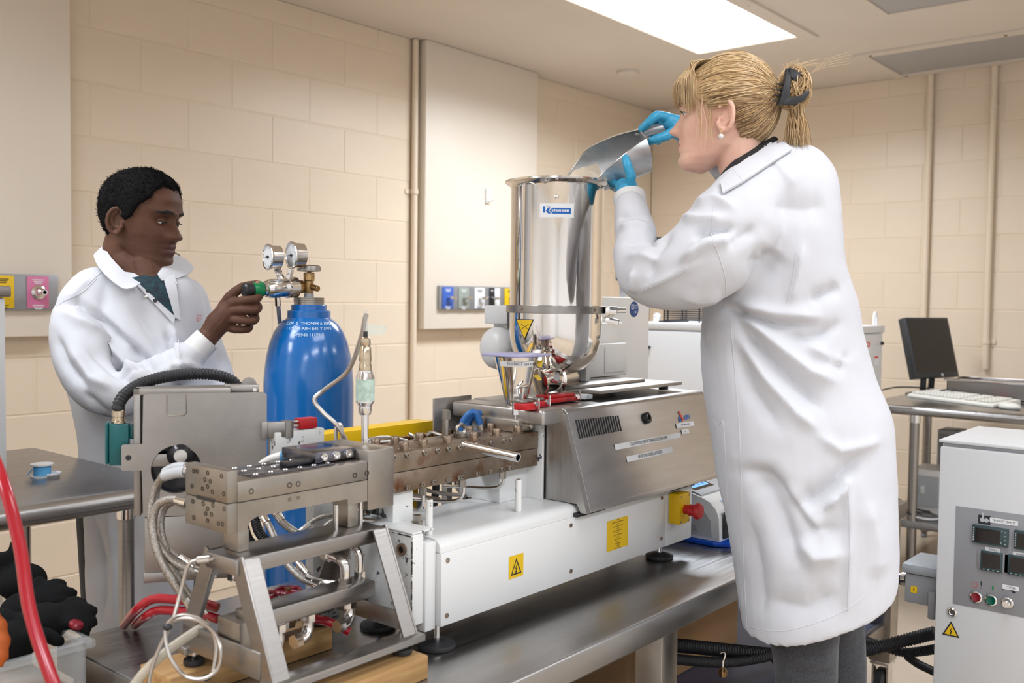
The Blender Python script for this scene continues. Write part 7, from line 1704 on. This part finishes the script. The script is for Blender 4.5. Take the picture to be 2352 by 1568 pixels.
# ---- gloved hands
def hand(name, parts, palm, m, parent, vox=.0021, rough=0, label=None, post=None):
    b = newbm()
    for pts, r0_, r1_ in parts: chain(b, [PD(*q) for q in pts], r0_, r1_)
    for q, r_ in palm: sphere(b, PD(*q), r_, 16, 10)
    for (q0, ra), (q1, rb) in zip(palm, palm[1:]): tube(b, [PD(*q0), PD(*q1)], 1.0, 14, rf=lambda i, t, ra=ra, rb=rb: ra+(rb-ra)*t)
    return remesh(b, vox, 2, name, m, parent, label, post)
# left hand: palm under the scoop, thumb up its side
hand('glove', [([(1447, 432, 2.175), (1449, 405, 2.160), (1442, 382, 2.158), (1437, 364, 2.165)], .0125, .0092),
               ([(1428, 428, 2.200), (1412, 424, 2.225), (1396, 417, 2.250), (1384, 412, 2.275)], .0105, .0085), ([(1430, 432, 2.210), (1414, 430, 2.245), (1398, 422, 2.275), (1388, 414, 2.300)], .0105, .0085),
               ([(1434, 434, 2.225), (1420, 432, 2.260), (1404, 424, 2.295), (1394, 415, 2.320)], .010, .0082), ([(1440, 436, 2.235), (1428, 433, 2.270), (1414, 425, 2.305)], .0095, .008)],
     [((1446, 462, 2.180), .027), ((1442, 444, 2.185), .028), ((1432, 430, 2.205), .021), ((1440, 432, 2.225), .019), ((1447, 428, 2.185), .017)], M_['nitrile'], wo, label='blue nitrile glove steadying the scoop from below')
# right hand: fist closed round the handle
hand('glove', [([(1532, 270, 2.265), (1509, 266, 2.245), (1490, 281, 2.245), (1474, 296, 2.255)], .0120, .0092), ([(1534, 275, 2.285), (1510, 272, 2.285), (1496, 291, 2.285), (1490, 306, 2.272)], .0115, .009),
               ([(1540, 284, 2.300), (1518, 282, 2.305), (1503, 300, 2.300), (1502, 316, 2.285)], .011, .009), ([(1548, 294, 2.305), (1530, 294, 2.312), (1514, 310, 2.305), (1512, 325, 2.290)], .0105, .0085),
               ([(1552, 298, 2.255), (1530, 312, 2.235), (1509, 319, 2.230), (1494, 325, 2.238)], .0128, .0092)],
     [((1576, 302, 2.290), .027), ((1556, 292, 2.282), .028), ((1536, 282, 2.275), .023), ((1530, 276, 2.285), .019)], M_['nitrile'], wo, label='blue nitrile glove gripping the scoop handle')

# ------------------------------------------------------------------ aluminium scoop with powder
sc_ = thing('powder_scoop', 'scuffed aluminium scoop held over the hopper rim', 'scoop', PD(1400, 380, 2.17))
Bk, Fr = PD(1480, 346, 2.265), PD(1302, 398, 2.255); ax_ = (Fr-Bk); SL = ax_.length; ax_.normalize()
toC = (CAM-Bk).normalized(); sv = (toC-ax_*toC.dot(ax_)).normalized(); uv = sv.cross(ax_).normalized()
if uv.z < 0: uv = -uv
rho = rad(31); us = uv*cos(rho)+sv*sin(rho); ss = sv*cos(rho)-uv*sin(rho)
RS = .056
def scoop_pt(t, ph, r_): return Bk+ax_*(SL*t)+(-us*cos(ph)+ss*sin(ph))*r_
def phm(t): return rad(150)-rad(42)*min(1, t/.55)-rad(72)*max(0, (t-.55)/.45)**1.3
b = newbm(); nt_, np_ = 26, 30; g = []
for i in range(nt_+1):
    t = i/nt_; row = []
    r_ = RS*(.90+.22*min(1, t*1.6))
    for j in range(np_+1):
        ph = phm(t)*(-1+2*j/np_)
        tt_ = t+.10*t*cos(ph)**2 if t > .5 else t
        row.append(b.verts.new(scoop_pt(tt_, ph, r_)))
    g.append(row)
for i in range(nt_):
    for j in range(np_): b.faces.new((g[i][j], g[i][j+1], g[i+1][j+1], g[i+1][j]))
cvt = b.verts.new(scoop_pt(-.03, 0, RS*.35))
for j in range(np_): b.faces.new((g[0][j+1], g[0][j], cvt))
b.faces.new((g[0][0], g[0][np_], cvt))
thicken(b, .002)
bowl = obj('bowl', b, M_['alu'], sc_, 50)
rim_pts = [scoop_pt(i/nt_+(.10*(i/nt_)*cos(phm(i/nt_))**2 if i/nt_ > .5 else 0), phm(i/nt_), RS*(.90+.22*min(1, i/nt_*1.6))) for i in range(nt_+1)]
rim2 = [scoop_pt(i/nt_+(.10*(i/nt_)*cos(phm(i/nt_))**2 if i/nt_ > .5 else 0), -phm(i/nt_), RS*(.90+.22*min(1, i/nt_*1.6))) for i in range(nt_+1)]
front = [g_ for g_ in []]
b = newbm(); tube(b, rim_pts, .0017, 8); tube(b, rim2, .0017, 8)
tube(b, [scoop_pt(1+.10*cos(phm(1)*(-1+2*j/20))**2, phm(1)*(-1+2*j/20), RS*1.12) for j in range(21)], .0017, 8); obj('rim', b, M_['chrome'], bowl)
b = newbm(); h1 = PD(1505, 297, 2.27); h2 = PD(1550, 288, 2.28); tube(b, catmull([PD(1478, 305, 2.265), PD(1490, 300, 2.268), h1, h2], 6), .0115, 18, rf=lambda i, t: .75+.25*min(1, 4*t)); obj('handle', b, M_['alu'], sc_)
b = newbm(); sphere(b, PD(1464, 308, 2.262), (.008, .008, .004), 12, 8); obj('handle_weld', b, M_['chrome'], sc_)
b = newbm(); g = []
for i in range(19):
    t = .48+.56*i/18; row = []
    wmax = min(phm(min(t, 1))*.92, rad(62))
    for j in range(17):
        ph = wmax*(-1+2*j/16); base = scoop_pt(t+(.08*t*cos(ph)**2 if t > .5 else 0), ph, RS*1.09); hgt = .026*(1-(2*j/16-1)**2)*min(1, 1.8*(i/18)**1.3)*(1 if i < 17 else .6)
        row.append(b.verts.new(base+us*(hgt+.0018*mnoise.noise(base*120)*min(1, i/3))))
    g.append(row)
for i in range(18):
    for j in range(16): b.faces.new((g[i][j], g[i][j+1], g[i+1][j+1], g[i+1][j]))
pw = obj('powder', b, M_['powder'], None, True); pw['kind'] = 'stuff'; tag(pw, 'pale beige powder heaped in the front of the scoop', 'powder')
# ------------------------------------------------------------------ the man at the regulator
ma = thing('person', 'man in white lab coat turning the green regulator knob of the gas cylinder', 'person', (1.36, 2.38, 0))
be = rad(14); mf = rh*cos(be)-fh*sin(be); mf = (mf-UZ*.13).normalized(); RM = rot_basis(mf, UZ); MS = 1.06
nose = PD(414, 548, 2.46); HMc = nose-(RM.to_3x3() @ V((.109, 0, -.034)))*MS
HMM = Matrix.Translation(HMc) @ RM @ Matrix.Scale(MS, 4); HMI = HMM.inverted()
b = head_with_ears(False); skull_m = BVHTree.FromBMesh(b); bmesh.ops.transform(b, matrix=HMM, verts=b.verts)
limb(b, [(HMM @ V((-.028, 0, -.045)), .056), (HMM @ V((-.034, 0, -.10)), .057), (PD(322, 625, 2.49), .062), (PD(335, 680, 2.50), .085)], 24)
limb(b, [(PD(335, 610, 2.47), .045), (PD(346, 645, 2.455), .040)], 16)
limb(b, [(PD(335, 680, 2.51), .08), (PD(330, 850, 2.52), .11), (PD(335, 1100, 2.52), .11)], 18)
# right hand round the knob, grown from the forearm
HP = [([(530, 697, 2.385), (560, 690, 2.372), (587, 687, 2.375), (594, 678, 2.405), (580, 672, 2.43)], .0125, .0098), ([(524, 714, 2.388), (556, 712, 2.374), (588, 711, 2.378), (592, 702, 2.41), (574, 694, 2.435)], .0122, .0095),
      ([(519, 732, 2.392), (550, 735, 2.38), (582, 736, 2.384), (586, 726, 2.415), (568, 714, 2.435)], .0118, .0092), ([(513, 748, 2.40), (540, 756, 2.392), (569, 755, 2.398), (573, 745, 2.42), (560, 734, 2.435)], .0108, .0085),
      ([(506, 715, 2.40), (528, 682, 2.39), (556, 660, 2.388), (590, 652, 2.392)], .0150, .0098)]
for pts, r0_, r1_ in HP: chain(b, [PD(*q) for q in pts], r0_, r1_)
palm = [((440, 815, 2.36), .030), ((482, 768, 2.385), .026), ((500, 742, 2.39), .030), ((516, 722, 2.392), .027), ((526, 706, 2.392), .020)]
palm2 = [((500, 742, 2.395), .024), ((514, 740, 2.40), .021), ((520, 736, 2.398), .016)]
for pl_ in (palm, palm2):
    for q, r_ in pl_: sphere(b, PD(*q), r_, 16, 10)
    for (q0, ra), (q1, rb_) in zip(pl_, pl_[1:]): tube(b, [PD(*q0), PD(*q1)], 1.0, 14, rf=lambda i, t, ra=ra, rb_=rb_: ra+(rb_-ra)*t)
limb(b, [(PD(262, 900, 2.31), .03), (PD(330, 878, 2.32), .030), (PD(440, 815, 2.36), .030)], 14)
def mface(bm_):
    def lips(c_):
        q = HMI @ c_; return q.x > .07 and abs(q.y) < .024-.3*abs(q.z+.064) and -.078 < q.z < -.0515
    def brow(c_):
        q = HMI @ c_; return q.x > .055 and .010 < abs(q.y) < .050 and abs(q.z-(.0235-.12*abs(abs(q.y)-.026))) < .0036*max(0, 1-((abs(q.y)-.030)/.021)**2)
    def stub(c_):
        q = HMI @ c_; return -.125 < q.z < -.045 and q.x > .0 and abs(q.y) < .075 and not (q.z > -.05 and abs(q.y) > .03)
    tip = PD(594, 651, 2.385)
    def nail(c_): return (c_-tip).length < .0085
    paint(bm_, [(1, lips), (4, nail), (3, stub)])
body_m = remesh(b, .0025, 1, 'body', [M_['skin_m'], M_['lips_m'], M_['brow_m'], M_['stubble'], M_['palm_m']], ma, post=mface)
for sy in (1, -1): make_eye(ma, HMM, RM, (.0690, sy*.030, .0), .0116*MS, 6, -26, (1, -.12, -.38), M_['skin_m'], M_['brow_m'])
make_brow(ma, HMM, skull_m, M_['brow_m'], .0235, .0034, 260, .0005, 6)
hm = hair_shell(HMM, False, [(0, .074), (22, .080), (40, .070), (55, .048), (70, .030), (82, -.004), (90, -.012), (97, .020), (110, .0), (125, -.036), (150, -.062), (180, -.068)], .0085, .0022, 90, 130)
rn2 = random.Random(11); hm.faces.ensure_lookup_table(); hm.normal_update(); fl_ = [f for f in hm.faces if len(f.verts) == 4]
for k in range(9000):
    f = rn2.choice(fl_); c_ = f.calc_center_median(); o_ = c_-(HMM @ V((-.01, 0, .0))); n_ = f.normal if f.normal.dot(o_) > 0 else -f.normal
    j = V((rn2.gauss(0, 1), rn2.gauss(0, 1), rn2.gauss(0, 1)))*.0016; q_ = c_+j-n_*.001
    tube(hm, [q_, q_+n_*.0016+j*.3, q_+n_*.0022+V((rn2.gauss(0, 1), rn2.gauss(0, 1), rn2.gauss(0, 1)))*.0008], .0005, 4, ends=False)
obj('hair', hm, M_['hair_m'], ma, True, 'short black cropped hair')
# ---- coat
R2 = [pring(250, 612, 400, 622, 2.52, .070), pring(212, 630, 436, 640, 2.52, .105), pring(172, 668, 456, 672, 2.52, .135), pring(152, 730, 470, 735, 2.52, .150), pring(150, 810, 488, 815, 2.52, .155), pring(166, 890, 505, 890, 2.52, .155),
      pring(190, 990, 498, 990, 2.52, .155), pring(200, 1100, 488, 1100, 2.52, .155), pring(210, 1250, 470, 1250, 2.52, .150), pring(216, 1432, 450, 1432, 2.52, .148)]
b = newbm(); loft(b, R2, sub=4)
limb(b, [(PD(222, 675, 2.44), .070), (PD(188, 725, 2.40), .068), (PD(178, 790, 2.36), .064), (PD(205, 865, 2.32), .062), (PD(262, 905, 2.29), .058), (PD(330, 878, 2.31), .052), (PD(395, 842, 2.34), .044), (PD(445, 812, 2.365), .036)], 24)
limb(b, [(PD(420, 690, 2.60), .065), (PD(462, 790, 2.64), .056), (PD(488, 850, 2.58), .05), (PD(505, 905, 2.52), .045)], 20)
Mfold = [([(130, 700), (175, 690), (240, 735), (300, 790), (340, 850)], 8, -.010), ([(150, 715), (220, 760), (280, 820), (330, 880)], 10, .008), ([(215, 700), (280, 760), (330, 820)], 9, .006), ([(300, 790), (340, 830), (370, 880)], 8, -.008),
         ([(128, 770), (150, 830), (200, 890)], 9, -.007), ([(160, 800), (210, 870), (260, 890)], 9, .007), ([(200, 800), (260, 850), (310, 890)], 8, -.006), ([(380, 760), (400, 800), (410, 850)], 7, -.005), ([(265, 860), (300, 850), (325, 840)], 6, -.008), ([(350, 860), (385, 850), (410, 870)], 6, .006),
         ([(380, 840), (430, 835), (470, 850)], 6, .006), ([(190, 900), (230, 940), (260, 960)], 9, -.006), ([(205, 640), (180, 665), (160, 690)], 7, .004), ([(395, 740), (408, 820), (412, 880)], 6, .006), ([(300, 700), (340, 760), (380, 830)], 8, -.005), ([(215, 1180), (240, 1300), (235, 1430)], 9, -.006), ([(250, 1180), (265, 1300), (262, 1430)], 9, .006), ([(280, 1180), (285, 1300), (288, 1430)], 8, -.005)]
coat_m = remesh(b, .0062, 4, 'lab_coat', M_['coat'], ma, 'white cotton lab coat', post=lambda q: fold(q, Mfold, 9, .0022, 12))
bm_ = bvh_of(coat_m)
b = newbm(); P = resample(catmull([PD(428, 826, 2.355), PD(448, 806, 2.368), PD(468, 786, 2.378), PD(476, 778, 2.381)], 8), .003); tube(b, P, .0345, 36, rf=lambda i, t: 1-.06*t+.02*(i % 2)); obj('cuff', b, M_['cuff'], coat_m)
# shirt showing in the open neck, then the lapels over it
def sub_patch(corners, off, m, name, par, th=.0015, nu=10, nv=10): return obj(name, patch(bm_, corners, off, th, nu, nv), m, par, 60)
sh = sub_patch([(300, 640), (385, 622), (403, 734), (401, 730)], .004, M_['teal_shirt'], 'shirt', ma, .003, 14, 14); sh['label'] = 'dark teal buttoned shirt in the open coat'
for px, py in ((340, 668), (356, 690)):
    q = cast(bm_, px, py, .008)
    if q: obj('button', lathe(newbm(), frame(q, (CAM-q)), [(.005, 0), (.005, .002), (0, .0025)], 14), M_['dark'], sh)
lp_ = sub_patch([(300, 640), (318, 650), (404, 728), (398, 742)], .008, M_['coat'], 'lapel', coat_m, .003, 5, 12)
lp2 = sub_patch([(372, 630), (400, 622), (414, 735), (402, 730)], .008, M_['coat'], 'lapel', coat_m, .003, 6, 12)
b = band([((216, 588, 2.45), (242, 562, 2.50)), ((226, 612, 2.395), (250, 585, 2.44)), ((250, 640, 2.355), (272, 612, 2.40)), ((284, 664, 2.34), (300, 638, 2.385)), ((312, 660, 2.35), (322, 652, 2.385))]); obj('collar', b, M_['coat'], coat_m, 60)
b = band([((372, 645, 2.42), (362, 630, 2.43)), ((398, 642, 2.45), (378, 608, 2.47)), ((428, 632, 2.50), (394, 592, 2.52)), ((444, 618, 2.56), (412, 588, 2.58)), ((430, 600, 2.62), (400, 580, 2.62))]); obj('collar', b, M_['coat'], coat_m, 60)
for px, py in ((403, 651), (335, 681), (262, 640)):
    q = cast(bm_, px, py, .009)
    if q: obj('snap', lathe(newbm(), frame(q, (CAM-q)), [(.0042, 0), (.0042, .0012), (.0028, .002), (0, .002)], 14), M_['chrome'], coat_m)
for i, py in enumerate((724, 735)):
    q = cast(bm_, 455, py, .006)
    if q:
        b = text_bm(('Foo', 'FST')[i], .011, plane_frame(q, (CAM-q), rh)); obj('embroidery', b, M_['inkred'], coat_m, 0)
for nm, pts in (('armhole_seam', [(222, 640), (190, 670), (150, 690), (128, 705)]), ('front_edge', [(402, 730), (410, 780), (412, 830), (414, 880)]), ('shoulder_seam', [(250, 612), (225, 632), (200, 655)])):
    obj(nm, seam(bm_, pts, .0011), M_['coat'], coat_m)
# trousers and shoes below the coat
b = newbm(); c0_ = PD(330, 1300, 2.52)
for s in (-1, 1): q = V((c0_.x, c0_.y, 0))+rh*(.09*s); limb(b, [(q+UZ*.75, .085), (q+UZ*.45, .068), (q+UZ*.10, .05), (q+UZ*.06, .05)], 18)
obj('trousers', b, M_['denim'], ma, True)
for s in (-1, 1):
    q = V((c0_.x, c0_.y, 0))+rh*(.09*s); d = V((mf.x, mf.y, 0)).normalized(); b = newbm(); limb(b, [(q-d*.05+UZ*.043, .041), (q+d*.05+UZ*.042, .042), (q+d*.17+UZ*.034, .033)], 16)
    for v in b.verts: v.co.z = max(v.co.z, .002)
    obj('shoe', b, M_['dark'], ma, True)
